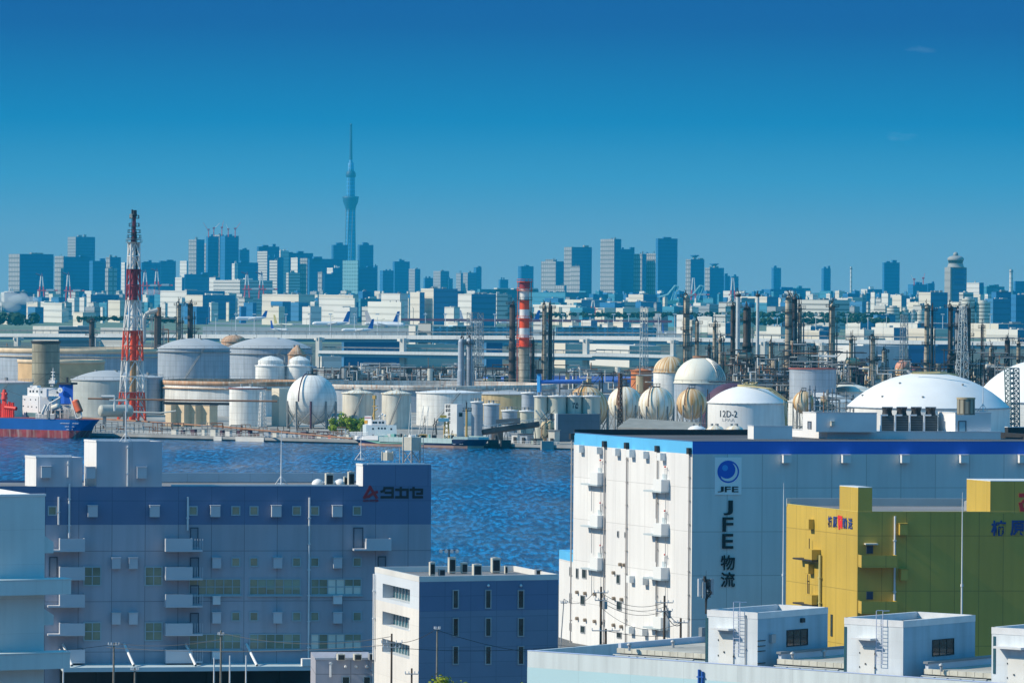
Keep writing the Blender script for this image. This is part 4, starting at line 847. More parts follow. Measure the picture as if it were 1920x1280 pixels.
# ================================================================== utility poles, wires, small trees
def utility_pole(px, ytop, Y, label, arms=((0.9, 1.1),), lean=0, m=None, r=.16, drum=False, z0=LAND):
    top = P(px, ytop, Y); b0 = Vector((top.x-lean, Y, z0)); t = thing('utility_pole', label, 'utility pole', b0)
    a = MB(); a.bar(b0, top, r*1.25, 8, r*.8, cap=True); a.build('shaft', m or woodpole, t)
    for (dz, wd) in arms:
        q = top-Vector((0, 0, dz)); a = MB(); a.bar(q-Vector((wd, .1, 0)), q+Vector((wd, -.1, 0)), .06, 5); a.build('crossarm', steel, t)
        for k in (-1, -.45, .45, 1): a = MB(); a.vcyl(q+Vector((wd*k, -.05, .04)), .07, .25, 8, .05); a.build('insulator', pale, t)
    if drum: a = MB(); a.vcyl(top+Vector((.45, -.25, -2.6)), .3, .9, 12); a.build('transformer', steel, t)
    return t, top
def wire(p, q, sag, label, r=.03, n=12):
    a = MB(); pts = [p.lerp(q, k/n)-Vector((0, 0, sag*4*(k/n)*(1-k/n))) for k in range(n+1)]; a.path(pts, r, 4)
    return single(a, 'overhead_wire', dark, label, 'wire', 'overhead wires')
brn = mat('brown_pole', (.10, .07, .05), .8)
_, t1 = utility_pole(1127, 1099, 560, 'utility pole with wire frame in front of the sunlit wall, left one', ((.7, .8), (1.6, .7)), m=brn, drum=True)
_, t2 = utility_pole(1246, 1116, 560, 'utility pole with square wire frame in front of the sunlit wall, right one', ((.8, 1.0), (1.8, .9)), m=brn, drum=True)
_, t3 = utility_pole(1276.5, 1158, 540, 'short dark pole just right of the square wire frame', ((.5, .8),), m=brn)
_, t4 = utility_pole(1136, 1178, 520, 'short pole standing beside the left utility pole of the sunlit wall', ((.2, 1.5),), m=brn)
_, t5 = utility_pole(1057.5, 1122, 600, 'thin leaning pole at the narrow white wing', ((.5, .4),), lean=.8, m=steel, r=.08)
lst = [(213.5, 1205, 545, 'concrete pole with small crossarm before the loading canopy', ((.2, .6),), None), (253, 1252, 540, 'short pole with lamp before the loading canopy', ((.2, .4),), None), (414.5, 1181, 540, 'tall concrete pole in the middle of the loading canopy', ((.5, .3),), None),
       (119, 1228, 540, 'pale slim pole by the white building on the left', (), pale), (431, 1228, 540, 'thin pale pole just right of the tall concrete canopy pole', (), pale), (461.5, 1228, 540, 'thin pale pole at the rightmost canopy strut', (), pale),
       (401.5, 1232, 540, 'thin pale pole just left of the tall concrete canopy pole', (), pale), (734.5, 1187, 520, 'brown pole with wide insulators before the white office end', ((1.0, 1.1), (1.5, .9)), brn), (772, 1252, 515, 'short brown pole with round fitting before the office corner', ((.6, .7),), brn), (820, 1177, 520, 'concrete pole with box lamp before the blue office front', ((.1, .3),), None)]
tops = []
for px, y, Y, lb, ar, mm in lst: tops.append(utility_pole(px, y, Y, lb, ar, m=mm, r=.1 if mm is pale else .13)[1])
wire(tops[0]+Vector((-.5, 0, -.2)), P(-30, 1222, 545), .3, 'wire from the canopy crossarm pole out of the left edge')
wire(tops[0], tops[2]-Vector((0, 0, 1)), .5, 'wire between the two concrete poles of the loading canopy')
wire(tops[2]-Vector((0, 0, .3)), tops[7]-Vector((0, 0, .3)), 1.0, 'upper wire from the tall canopy pole to the brown pole')
wire(P(200, 1213, 545), tops[7]-Vector((0, 0, 1.2)), .6, 'lower wire running across the warehouse to the brown pole')
wire(tops[7]-Vector((0, 0, 1)), tops[9], .5, 'wire rising from the brown pole to the box-lamp pole')
wire(tops[9]-Vector((0, 0, .2)), P(1300, 1200, 530), 2.2, 'wire dipping right from the box-lamp pole across the blue front')
wire(tops[7]-Vector((0, 0, 1.5)), P(1046, 1212, 530), .4, 'lowest nearly level wire across the blue office front')
for k in range(3): wire(t1-Vector((0, 0, .7+.5*k)), t2-Vector((0, 0, .8+.5*k)), 1.0, ['top', 'middle', 'bottom'][k]+' wire hanging between the two framed poles of the sunlit wall')
for k in range(2): wire(t2-Vector((0, 0, .8+.8*k)), t3-Vector((0, 0, .4+.3*k)), .8, ['upper', 'lower'][k]+' thick drop wire from the square frame to the short dark pole', .05)
wire(t1-Vector((.8, 0, .7)), t5, .9, 'wire from the left framed pole to the thin leaning pole'); wire(t4-Vector((0, 0, .2)), P(1240, 1192, 540), .2, 'level wire right of the short pole near the roof'); wire(t4-Vector((0, 0, 1.6)), P(1040, 1207, 600), .3, 'lowest wire crossing the narrow white wing')
wire(t1-Vector((0, 0, 2.4)), t3-Vector((0, 0, .5)), 1.6, 'deep sagging wire from the left framed pole to the short dark pole')

leafm = mat('bright_leaves', (.26, .32, .015), .7, noise=.5, ns=1.2, spec=.2)
leafd = mat('dark_leaves', (.045, .09, .02), .7, noise=.5, ns=.6, spec=.2)
barkm = mat('bark', (.09, .065, .045), .9)
def tree(c, h, r, label, m=leafm, seed=1, n=900, leaf=.28, group=None, name='tree', cat='tree'):
    rnd = random.Random(seed); c = Vector(c); t = thing(name, label, cat, c, group)
    a = MB(); th = h*.35; a.bar(c, c+Vector((0, 0, th)), r*.09, 8, r*.06); blobs = []
    for k in range(9):
        an = rnd.uniform(0, 6.28); rr = r*rnd.uniform(.15, .68); q = c+Vector((math.cos(an)*rr, math.sin(an)*rr, h*rnd.uniform(.38, .82))); blobs.append((q, r*rnd.uniform(.3, .5)))
        a.bar(c+Vector((0, 0, th*rnd.uniform(.6, 1))), q, r*.045, 6, r*.015)
    a.build('trunk', barkm, t); lv = MB()
    for k in range(n):
        q, br = blobs[k % len(blobs)]; v = Vector((rnd.gauss(0, 1), rnd.gauss(0, 1), rnd.gauss(0, .8))).normalized()*br*rnd.uniform(.55, 1.08); p = q+v
        nrm = (v.normalized()+Vector((rnd.uniform(-.6, .6), rnd.uniform(-.6, .6), rnd.uniform(-.3, .7)))).normalized(); ta = nrm.cross(Vector((rnd.random(), rnd.random(), .3))).normalized(); tb = nrm.cross(ta); s_ = leaf*rnd.uniform(.6, 1.3)
        lv.face([p-ta*s_, p-tb*s_*.6, p+ta*s_, p+tb*s_*.6])
    lv.build('crown', m, t); return t
p = P(836, 1290, 505); tree((p.x, 505, LAND), P(836, 1262, 505).z-LAND+.9, 2.9, 'round bright green tree top in front of the blue office front', seed=4, n=2600, leaf=.22)
p = P(986, 1290, 500); tree((p.x, 500, LAND), P(986, 1263, 500).z-LAND+.7, 1.7, 'small bright green tree top beside the near pale parapet corner', seed=6, n=1500, leaf=.2)
# ================================================================== far bank: tank farm and refinery
LAND = 1.2
gg = MB(); gg.face([QF.pt(0, 1.215, -22), QF.pt(QF.len, 1.215, -22), (900, 2900, 1.215), (-900, 2900, 1.215)]); structure(gg, 'tank_farm_ground', mat('yard_concrete', (.36, .35, .32), .9, noise=.5, ns=.05))  # pale yard sheet added to bounce light into the tanks' shaded sides
tw = mat('tank_white', (.90, .90, .86), .5, noise=.2, ns=.12, streak=.32, panel=(7, 2.4), plw=.07, pdark=.7)
tg = mat('tank_blue_grey', (.40, .46, .53), .5, noise=.12, ns=.1, streak=.3, panel=(7, 2.4), plw=.07, pdark=.68)
tc_ = mat('tank_cream', (.72, .58, .36), .6, noise=.15, ns=.1, streak=.35, rows=2.4, plw=.06, pdark=.8)
tgr = mat('tank_grey_roof', (.46, .48, .50), .6, noise=.15, ns=.1)
trw = mat('tank_white_roof', (.86, .86, .85), .5, noise=.08, ns=.1)
rusty = mat('rusty_rim', (.52, .30, .17), .75, noise=.5, ns=.15, rust=((.66, .56, .44), .5))
rustd = mat('rusty_dome', (.80, .73, .56), .6, noise=.15, ns=.15, rust=((.50, .25, .05), .95))
rustl = mat('rust_streaked_white', (.84, .83, .74), .55, noise=.12, ns=.15, rust=((.60, .38, .12), .6))
purp = mat('primer_purple', (.08, .03, .06), .6, noise=.3, ns=.2)
orn = mat('tank_orange', (.62, .20, .06), .6, noise=.3, ns=.3)
silo = mat('silo_cream', (.60, .60, .50), .6, noise=.12, ns=.2, streak=.35)
colm = mat('column_lagging', (.52, .45, .34), .65, 0, noise=.45, ns=.35, streak=.5, rows=3.2, plw=.2, pdark=.35)
colw = mat('stack_pale', (.62, .66, .66), .5, .1, noise=.15, ns=.3, rows=6, plw=.1, pdark=.8)
cold = mat('column_dark', (.085, .07, .065), .7, noise=.35, ns=.5, rows=3, plw=.1, pdark=.6)
psteel = mat('plant_steel', (.03, .03, .035), .7, noise=.35, ns=.4)
psteel2 = mat('plant_steel_pale', (.26, .27, .27), .6, noise=.3, ns=.4)
pipem = mat('pipe_silver', (.50, .50, .48), .45, .2, noise=.3, ns=.3)
pipeb = mat('pipe_rust', (.34, .17, .09), .7, noise=.35, ns=.3)
redp = mat('paint_red_orange', (.80, .075, .012), .5, noise=.1, ns=.4); whp = mat('paint_white_worn', (.74, .74, .72), .55, noise=.12, ns=.4)
cren = mat('silver_cream', (.68, .66, .58), .55, noise=.15, ns=.3)

def tank(px0, px1, yt, Y, label, shell=tw, roofm=trw, roof='cone', rh=None, zb=LAND, rim=None, stair=True, yb=None, name='storage_tank', ring=None, n=40, rimh=.35, rail=True):
    """cylindrical tank: px0..px1 wide, shell top at row yt, at distance Y"""
    s_ = Y/FOC; xc = (X(px0, Y, yt)+X(px1, Y, yt))/2; r = (px1-px0)*s_/2; zt = Zp((px0+px1)/2, yt, Y); rh = (rh or 8)*s_
    t = thing(name, label, 'tank', (xc, Y, zb)); c = (xc, Y, zb); h = zt-zb
    a = MB(); a.lathe(c, [(r, 0), (r, h)], n); a.build('shell', shell, t)
    a = MB()
    if roof == 'cone': a.lathe((xc, Y, zt), [(r, 0), (r*.5, rh*.6), (.05, rh)], n)
    elif roof == 'dome': a.lathe((xc, Y, zt), [(max(.05, r*math.cos(q)), rh*math.sin(q)) for q in [k*math.pi/2/9 for k in range(10)]], n)
    elif roof == 'cap':   # shallow spherical cap
        R = (r*r+rh*rh)/(2*rh); a.lathe((xc, Y, zt), [(max(.05, r*(1-k/9)), math.sqrt(max(0, R*R-(r*(1-k/9))**2))-(R-rh)) for k in range(10)], n)
    elif roof == 'float': a.disc((xc, Y, zt-2.0), r*.985, n); 
    a.build('roof', roofm, t)
    if roof == 'float':
        b = MB(); b.lathe((xc, Y, zt-2), [(r*.985, 2), (r*.985, 0)], n); b.build('inner_shell', rim or shell, t)
    if rim is not None or rail:
        b = MB(); b.lathe((xc, Y, zt), [(r, -rimh), (r+.35, -rimh+.05), (r+.35, .08), (r-.1, .1)], n); b.build('rim', rim or roofm, t)
    if ring:
        for fr in ring:
            b = MB(); b.lathe((xc, Y, zb+h*fr), [(r, -.35), (r+.7, -.3), (r+.7, .1), (r, .1)], n); b.build('wind_girder', rim or psteel2, t)
    if rail:
        b = MB(); k_ = max(14, int(r*1.6))
        for k in range(k_):
            q = 2*math.pi*k/k_; b.bar((xc+(r+.2)*math.cos(q), Y+(r+.2)*math.sin(q), zt), (xc+(r+.2)*math.cos(q), Y+(r+.2)*math.sin(q), zt+1.1), .05, 3)
        b.lathe((xc, Y, zt+1.05), [(r+.2, 0), (r+.2, .1)], n); b.build('handrail', psteel2, t)
    if stair:
        b = MB(); a0, a1 = rad(-118), rad(-70); m = 12
        pts = [Vector((xc+(r+.6)*math.cos(a0+(a1-a0)*k/m), Y+(r+.6)*math.sin(a0+(a1-a0)*k/m), zb+h*k/m)) for k in range(m+1)]
        b.path(pts, .22, 4); b.path([p+Vector((0, 0, 1.1)) for p in pts], .06, 3)
        b.build('spiral_stair', rusty if rim is rusty else psteel2, t)
    for k in range(3):
        an = 1.2+k*2.1; b = MB(); rr = r*.35; z_ = zt+(rh*.75 if roof != 'float' else -2)
        b.vcyl((xc+rr*math.cos(an), Y+rr*math.sin(an), z_), .35+r*.012, 1.0, 8); b.build('roof_vent', psteel2, t)
    return t, xc, r, zt

def sphere_tank(pxc, pr, yc, Y, label, m=tw, legs=10, legm=psteel2, zb=LAND, piped=True, top=True):
    s_ = Y/FOC; c = P(pxc, yc, Y); r = pr*s_
    t = thing('spherical_tank', label, 'gas tank', (c.x, Y, zb)); a = MB(); a.sphere(c, r, 40, 24); a.build('sphere', m, t)
    b = MB()
    for k in range(14 if m is not tw else 3):
        q = 2*math.pi*k/14+.2; b.path([(c.x+(r+.02)*math.cos(p_)*math.cos(q), Y+(r+.02)*math.cos(p_)*math.sin(q), c.z+(r+.02)*math.sin(p_)) for p_ in [rad(-60+15*j) for j in range(10)]], r*.008, 4)
    b.build('weld_seam', mat('seam_rust', (.50, .30, .10), .7) if m is not tw else mat('seam_grey', (.55, .57, .6), .6), t)
    for k in range(legs):
        q = 2*math.pi*(k+.5)/legs; x, y = c.x+r*1.0*math.cos(q), Y+r*1.0*math.sin(q)
        b = MB(); b.bar((x, y, zb), (x, y, c.z-r*.05), r*.045, 8, cap=True); b.build('leg', purp if (k == 7 and m is tw and pr > 40) else legm, t)
    b = MB()
    for k in range(legs):
        q, q2 = 2*math.pi*(k+.5)/legs, 2*math.pi*(k+1.5)/legs; z0, z1 = zb+.5, c.z-r*.45
        for (za, zb2) in ((z0, z1), (z1, z0)): b.bar((c.x+r*math.cos(q), Y+r*math.sin(q), za), (c.x+r*math.cos(q2), Y+r*math.sin(q2), zb2), r*.014, 4)
    b.build('bracing', legm, t)
    b = MB(); b.vcyl((c.x, Y, c.z+r*.985), r*.2, r*.05, 12); b.lathe((c.x, Y, c.z+r+1.0), [(r*.22, 0), (r*.22, .15)], 12)
    for k in range(8): q = k*.785; b.bar((c.x+r*.22*math.cos(q), Y+r*.22*math.sin(q), c.z+r), (c.x+r*.22*math.cos(q), Y+r*.22*math.sin(q), c.z+r+1.1), .06, 3)
    b.build('top_platform', psteel, t)
    b = MB()
    pts = [(c.x+(r+.35)*math.sin(a_)*.28, Y-(r+.35)*math.sin(a_)*.96, c.z+(r+.35)*math.cos(a_)) for a_ in [rad(5+8*k) for k in range(12)]]; b.path([(2*c.x-p[0]-.2*r, p[1], p[2]) for p in pts], .16+r*.01, 5); b.build('pipe', purp if m is tw and pr > 40 else pipeb, t)
    return t

def column(px, wpx, yt, Y, label, m=colm, plat=5, zb=LAND, name='distillation_column', cat='column', pipes=True, seed=0, cap=psteel, step=True, dome=True):
    s_ = Y/FOC; xc = X(px, Y, yt); zt = Zp(px, yt, Y); r = wpx*s_/2; h = zt-zb; rnd = random.Random(seed or int(px))
    t = thing(name, label, cat, (xc, Y, zb)); a = MB()
    hs = h*rnd.uniform(.45, .7) if step else h
    if step:
        a.lathe((xc, Y, zb), [(r, 0), (r, hs)], 18); a.lathe((xc, Y, zb+hs), [(r, 0), (r*.86, r*.6)], 18); a.lathe((xc, Y, zb), [(r*.86, hs+r*.6), (r*.86, h-r)], 18)
        if dome: a.lathe((xc, Y, zb+h-r), [(r*.86, 0), (r*.75, r*.45), (r*.45, r*.8), (.05, r)], 18)
    else:
        a.lathe((xc, Y, zb), [(r, 0), (r*.82, h)], 18); a.disc((xc, Y, zb+h), r*.82, 18)
    a.build('shell', m, t)
    for k in range(plat):
        z = zb+h*(1-(k+.15)/(plat+.6)*.92); b = MB(); ro = r*1.0+1.25*rnd.uniform(.7, 1.3); a0 = rnd.uniform(0, 6.28); span = rnd.choice((6.28, 6.28, 4.2, 3.6))
        nn = 12
        for j in range(nn):
            q, q2 = a0+span*j/nn, a0+span*(j+1)/nn
            p = [(xc+rr_*math.cos(qq), Y+rr_*math.sin(qq)) for rr_, qq in ((r*.8, q), (ro, q), (ro, q2), (r*.8, q2))]
            for zz in (z, z+.22): b.face([(x, y, zz) for x, y in p])
            b.face([(p[1][0], p[1][1], z), (p[2][0], p[2][1], z), (p[2][0], p[2][1], z+.22), (p[1][0], p[1][1], z+.22)])
            b.bar((p[1][0], p[1][1], z), (p[1][0], p[1][1], z+1.2), .07, 3); b.bar((p[1][0], p[1][1], z+1.2), (p[2][0], p[2][1], z+1.2), .07, 3); b.bar((p[1][0], p[1][1], z+.7), (p[2][0], p[2][1], z+.7), .05, 3)
        b.build('platform', cap, t)
    if pipes:
        for k in range(2):
            b = MB(); q = rnd.uniform(-2.6, -.4) if k == 0 else rnd.uniform(-.6, .4); rr = r+.55; x, y = xc+rr*math.cos(q), Y+rr*math.sin(q); ztop = zb+h*(1.0 if k == 0 else rnd.uniform(.6, .9))
            b.bar((x, y, zb), (x, y, ztop), .16+.1*k, 6)
            if k == 0: b.path([(x, y, ztop), (x*.6+xc*.4, y*.6+Y*.4, ztop+r*.6), (xc, Y, ztop+r*.4), (xc, Y, ztop-.3)], .2, 6)
            b.build('riser_pipe', pipem if k else psteel, t)
        b = MB(); x = xc+r+.5
        for dx in (-.25, .25): b.bar((x+dx, Y-.6, zb), (x+dx, Y-.6, zb+h*.97), .05, 3)
        z = zb
        while z < zb+h*.96: b.bar((x-.25, Y-.6, z), (x+.25, Y-.6, z), .04, 3); z += 1.2
        b.build('ladder', psteel, t)
    b = MB()
    for k in range(3): b.bar((xc+rnd.uniform(-r, r)*.7, Y-.1, zt-.3), (xc+rnd.uniform(-r, r)*.7, Y-.1, zt+rnd.uniform(.8, 3.0)), .12, 4)
    b.build('vent_pipe', psteel, t)
    return t

def lattice(px0, px1, pt0, pt1, yt, Y, label, m, segs, r=.12, zb=LAND, name='lattice_tower', cat='tower', bands=None, group=None, core=None):
    """four-legged lattice tower; bottom px0..px1, top pt0..pt1"""
    s_ = Y/FOC; xb = (X(px0, Y, 770)+X(px1, Y, 770))/2; xt = xb if pt0 is None else (X(pt0, Y, yt)+X(pt1, Y, yt))/2; wb = (px1-px0)*s_/2; wt = (pt1-pt0)*s_/2; zt = Zp((pt0+pt1)/2, yt, Y)
    t = thing(name, label, cat, (xb, Y, zb), group)
    def corner(k, f): w_ = wb+(wt-wb)*f; sx, sy = ((-1, -1), (1, -1), (1, 1), (-1, 1))[k % 4]; c_, s2 = math.cos(.45), math.sin(.45); x, y = sx*w_/1.33, sy*w_/1.33; return Vector((xb+(xt-xb)*f+x*c_-y*s2, Y+x*s2+y*c_, zb+(zt-zb)*f))
    for j in range(segs):
        f0, f1 = j/segs, (j+1)/segs; b = MB()
        for k in range(4):
            b.bar(corner(k, f0), corner(k, f1), r*1.5, 5); b.bar(corner(k, f1), corner(k+1, f1), r, 4)
            b.bar(corner(k, f0), corner(k+1, f1), r*.8, 4); b.bar(corner(k+1, f0), corner(k, f1), r*.8, 4)
        mm = m if bands is None else bands[min(len(bands)-1, int(j/segs*len(bands)))]
        b.build('lattice_section', mm, t)
    return t, xb, xt, zb, zt

# ---- row of big floating-roof tanks behind the quay
tank(303, 600, 713, 1905, rimh=1.6, label= 'very wide low white tank with rusty brown rim left of the big white sphere', roof='float', rim=rusty, ring=(.8,), shell=tw, stair=False, roofm=tgr)
tank(548, 1042, 718, 2010, rimh=1.8, label= 'widest low tank with pale rusted rim behind the white sphere', roof='float', rim=mat('pale_rust_rim', (.66, .62, .56), .7, noise=.4, ns=.15, rust=((.42, .22, .12), .5)), ring=(.86,), shell=tg, roofm=tgr, stair=False, n=56)
tank(905, 1290, 708, 2250, rimh=1.4, label= 'low tank with bright blue rim behind the blue beam', roof='float', rim=mat('blue_rim', (.10, .22, .62), .5, noise=.2), shell=tg, roofm=mat('dusty_roof', (.5, .4, .4), .8), stair=False)
tank(880, 1030, 737, 1850, 'tan sunlit low tank right of the lettered white house', shell=mat('tan_tank', (.66, .50, .26), .6, noise=.2, ns=.1, streak=.35), roof='cone', roofm=tgr, rh=6, stair=False)
tank(-60, 62, 716, 1840, 'cream-rimmed teal-shaded tank behind the red deck gear of the ship', shell=mat('teal_tank', (.45, .55, .54), .6, noise=.12), roof='cone', rh=5, roofm=mat('pinkish_roof', (.6, .52, .5), .7))
tank(-30, 335, 652, 2350, rimh=2.2, label= 'low blue-grey tank with orange-cream rim left of the flare tower', shell=tg, roof='float', rim=mat('cream_rim', (.72, .56, .38), .7, noise=.2), ring=(.82,), roofm=tgr, stair=False)
tank(34, 196, 674, 2150, rimh=1.5, label= 'orange-tan tank wall by the dark chimney drum', shell=mat('orange_tan', (.62, .42, .22), .65, noise=.15), roof='float', rim=mat('cream_rim', (.72, .56, .38), .7), roofm=tgr, stair=False)
tank(134, 275, 711, 1870, 'grey dome tank right behind the blue ship funnel', shell=mat('grey_green_tank', (.52, .55, .52), .55, noise=.12, streak=.2, rows=2.4, pdark=.85), roof='cap', rh=17, roofm=tgr, stair=False)
tank(238, 305, 707, 1900, 'blue-grey cylinder between the flare tower and the wide white tank', shell=tg, roof='cone', rh=6, roofm=tgr, stair=False)
tank(296, 431, 652, 2200, 'large grey domed tank just right of the flare tower', shell=tg, roof='cap', rh=18, roofm=tgr, ring=(.93,))
tank(425, 585, 652, 2280, 'large grey domed tank with rust band, second from the flare tower', shell=tg, roof='cap', rh=20, roofm=tgr, rim=psteel2, ring=(.88,))
tank(415, 462, 640, 2420, 'brown rusted dome peeping between the two grey domed tanks', shell=rusty, roof='dome', rh=12, roofm=rusty, stair=False)
tank(540, 574, 664, 2250, 'rust brown leaning-sided tank behind the small white domes', shell=rusty, roof='cone', rh=18, roofm=rusty, stair=False)
for (x0, x1, lb) in ((479, 536, 'small white stepped dome tank on the left of its pair'), (537, 585, 'small white stepped dome tank on the right of its pair')):
    t_, xc, r_, zt = tank(x0, x1, 685, 2080, lb, roof='cap', rh=4, stair=False)
    a = MB(); a.lathe((xc, 2080, zt), [(r_*.83, 0), (r_*.83, 2.2)], 30); a.lathe((xc, 2080, zt+2.2), [(r_*.83, 0), (r_*.5, 1.3), (.05, 2.0)], 30); a.build('upper_drum', tw, t_)
    a = MB(); a.path([(xc+r_*.95, 2078, 3), (xc+r_*.95, 2078, zt+4), (xc+r_*.6, 2078, zt+5)], .3, 6); a.build('riser_pipe', psteel2, t_)
# chimney drum at far left
t_ = thing('chimney_drum', 'fat stained grey-tan chimney drum with black top behind the ship', 'chimney', (X(86, 2000), 2000, LAND)); s_ = 2000/FOC; xc = X(86, 2000, 660); zt = Zp(86, 641, 2000); hh = zt-LAND
a = MB(); a.lathe((xc, 2000, LAND), [(26*s_, 0), (26*s_, hh)], 26); a.build('drum', mat('stained_drum', (.36, .34, .25), .75, noise=.45, ns=.12, streak=.6, rows=4.6, plw=.25, pdark=.5), t_)
a = MB(); a.lathe((xc, 2000, zt-.8), [(26*s_, 0), (28.5*s_, .8), (28.5*s_, 1.3), (24*s_, 1.3), (24*s_, -1)], 26); a.build('black_rim', dark, t_)
# ---- front row on the quay
tank(430, 499, 727, 1745, 'white upright tank with faint lattice stair tower, left of the white sphere', roof='cone', rh=3, stair=False, rim=mat('dark_red_rim', (.3, .08, .06), .6))
lattice(484, 500, 488, 497, 735, 1728, 'pale lattice stair tower in front of the white upright tank', whp, 9, .09)
b0 = P(523, 797, 1745); a = MB(); a.prism([(b0.x, b0.y), (b0.x+5, b0.y+1), (b0.x+2, b0.y+7), (b0.x-3, b0.y+6)], LAND, Zp(523, 728, 1745)); single(a, 'control_house', mat('cream_wall', (.70, .64, .52), .7, noise=.1), 'tall narrow cream block touching the left of the white sphere', 'building')
sphere_tank(585, 47, 749, 1720, 'big white spherical gas tank on ten legs with dark red pipe over its top')
tank(642, 701, 736, 1735, 'cream-lit tank with diagonal stair left of its twin', shell=tc_ if False else mat('cream_white_tank', (.74, .70, .60), .6, noise=.12, streak=.3), roof='cone', rh=7, roofm=rustl)
tank(716, 771, 737, 1725, 'cream-lit tank with diagonal stair behind the small ship, right of its twin', shell=mat('cream_white_tank', (.74, .70, .60), .6), roof='cone', rh=7, roofm=rustl)
tank(781, 903, 735, 1775, 'large pale blue-white tank behind the slim masts', roof='cone', rh=5, stair=True)
# lettered white house
h0 = P(833, 825, 1640); hF = Face((h0.x, h0.y), (h0.x+4.3, h0.y-2.6)); hs = thing('quay_house', 'white box house with black writing on the quay', 'building', (h0.x, h0.y, LAND)); zt = Zp(833, 757, 1640)
for f, mm, nm in ((Face((h0.x+2.4, h0.y+3.2), (h0.x, h0.y)), whp, 'side_wall'), (Face((h0.x, h0.y), (h0.x+4.3, h0.y-2.6)), mat('house_lit', (.8, .8, .78), .6), 'front_wall'), (Face((h0.x+4.3, h0.y-2.6), (h0.x+6.7, h0.y+.6)), mat('house_shaded', (.7, .72, .74), .6), 'front_wall')):  # lit and shaded walls get lighter and darker copies of one white
    a = MB(); a.face([f.pt(0, LAND), f.pt(f.len, LAND), f.pt(f.len, zt), f.pt(0, zt)]); a.build(nm, mm, hs)
a = MB(); a.face([(h0.x, h0.y, zt), (h0.x+4.3, h0.y-2.6, zt), (h0.x+6.7, h0.y+.6, zt), (h0.x+2.4, h0.y+3.2, zt)]); a.build('roof', tgr, hs)
for j in range(2):
    for k in range(5):
        if k < 2 or j == 1: strokes(hF, (836+j*4.5, 759+k*7.5, 839.5+j*4.5, 764+k*7.5), [[(0, .8), (1, .9)], [(.5, 1), (.4, 0)], [(0, .3), (1, .35)]], .22, black, hs, 'sign_character')
hF2 = Face((h0.x+4.3, h0.y-2.6), (h0.x+6.7, h0.y+.6)); hF2.window(hs, (860, 773, 867, 781), 1, 1, steel, glass_d, .1)
# small cylinders
for (x0, x1, yt, yb, Y, lb, mm) in ((884, 906, 753, 805, 1640, 'slim grey silo touching the white box house', tg), (907, 936, 757, 803, 1625, 'wider grey silo with red mark right of the slim one', tg), (941, 970, 769, 803, 1640, 'short pale blue tank left of the dark canopy top', tg), (975, 1000, 770, 800, 1630, 'short cream tank beside the blue column foot', silo), (978, 1006, 736, 770, 1700, 'pale grey tank behind the blue column', tg)):
    tank(x0, x1, yt, Y, lb, shell=mm, roof='cap', rh=2, stair=False, n=24)
# blue column with beam
Y_ = 1650; t_ = thing('blue_column', 'bright blue vertical column with a long blue pipe beam reaching right', 'column', (X(1011, Y_, 770), Y_, LAND)); s_ = Y_/FOC
blu = mat('bright_blue_paint', (.04, .33, .75), .45, noise=.08); a = MB(); a.box((X(1011, Y_, 740), Y_, LAND), 6.4*s_, 6.4*s_, Zp(1011, 698, Y_)-LAND, -.5); a.build('shaft', blu, t_)
a = MB(); a.bar((X(1014, Y_, 716), Y_, Zp(1014, 716, Y_)), (X(1092, Y_, 716), Y_, Zp(1092, 715, Y_)), 4*s_, 12, cap=True); a.build('beam', mat('beam_blue', (.06, .18, .60), .45), t_)
a = MB(); a.box((X(1011, Y_, 700), Y_, Zp(1011, 700, Y_)), 14*s_, 10*s_, 8*s_); a.bar((X(1009, Y_, 700), Y_, Zp(1011, 692, Y_)), (X(1009, Y_, 700), Y_, Zp(1011, 676, Y_)), .15, 5); a.build('top_frame', psteel, t_)
# silos on dark house
Y_ = 1590; s_ = Y_/FOC
sh = thing('silo_house', 'tall dark blue windowless silo building above the green quay', 'building', (X(1040, Y_), Y_, LAND)); zs_ = Zp(1080, 776, Y_)
f_ = Face((X(1043, Y_, 800), Y_-1), (X(1124, Y_, 800), Y_+2)); a = MB(); P4 = [tuple(f_.A), tuple(f_.B), tuple(f_.B-f_.n*14), tuple(f_.A-f_.n*14)]; a.prism(P4, LAND, zs_); a.build('wall', mat('silo_base', (.09, .14, .20), .6, noise=.15, panel=(4, 4), pdark=.8), sh)
a = MB(); a.prism([(f_.A.x-.1, f_.A.y-.4), (f_.A.x+.5, f_.A.y-.4), (f_.A.x+.5, f_.A.y+8), (f_.A.x-1.4, f_.A.y+8)], LAND, zs_+.1); a.build('corner_strip', whp, sh)
for k, (x0, x1, lb) in enumerate(((1002, 1026, 'partly hidden cream silo behind the blue column'), (1026, 1062, 'leftmost full cream silo of the row, brightly lit'), (1062, 1091, 'middle cream silo with black stain marks'), (1091, 1125, 'rightmost cream silo of the row'))):
    tt, xc, r_, zt = tank(x0, x1, 742, Y_+6+k*.8, lb, shell=silo, roof='cone', rh=2, zb=zs_ if k else LAND, stair=False, name='silo', n=28)
    if k == 2:
        a = MB(); rnd = random.Random(5)
        for j in range(14): q = rad(-90+rnd.uniform(-8, 30)); z_ = zt-3.2+rnd.uniform(-.9, .9); a.face([(xc+(r_+.03)*math.cos(q+d), Y_+7.6+(r_+.03)*math.sin(q+d), z_+e_) for d, e_ in ((-.06, -.3), (.06, -.35), (.07, .3), (-.05, .28))])
        a.build('stain', dark, tt)
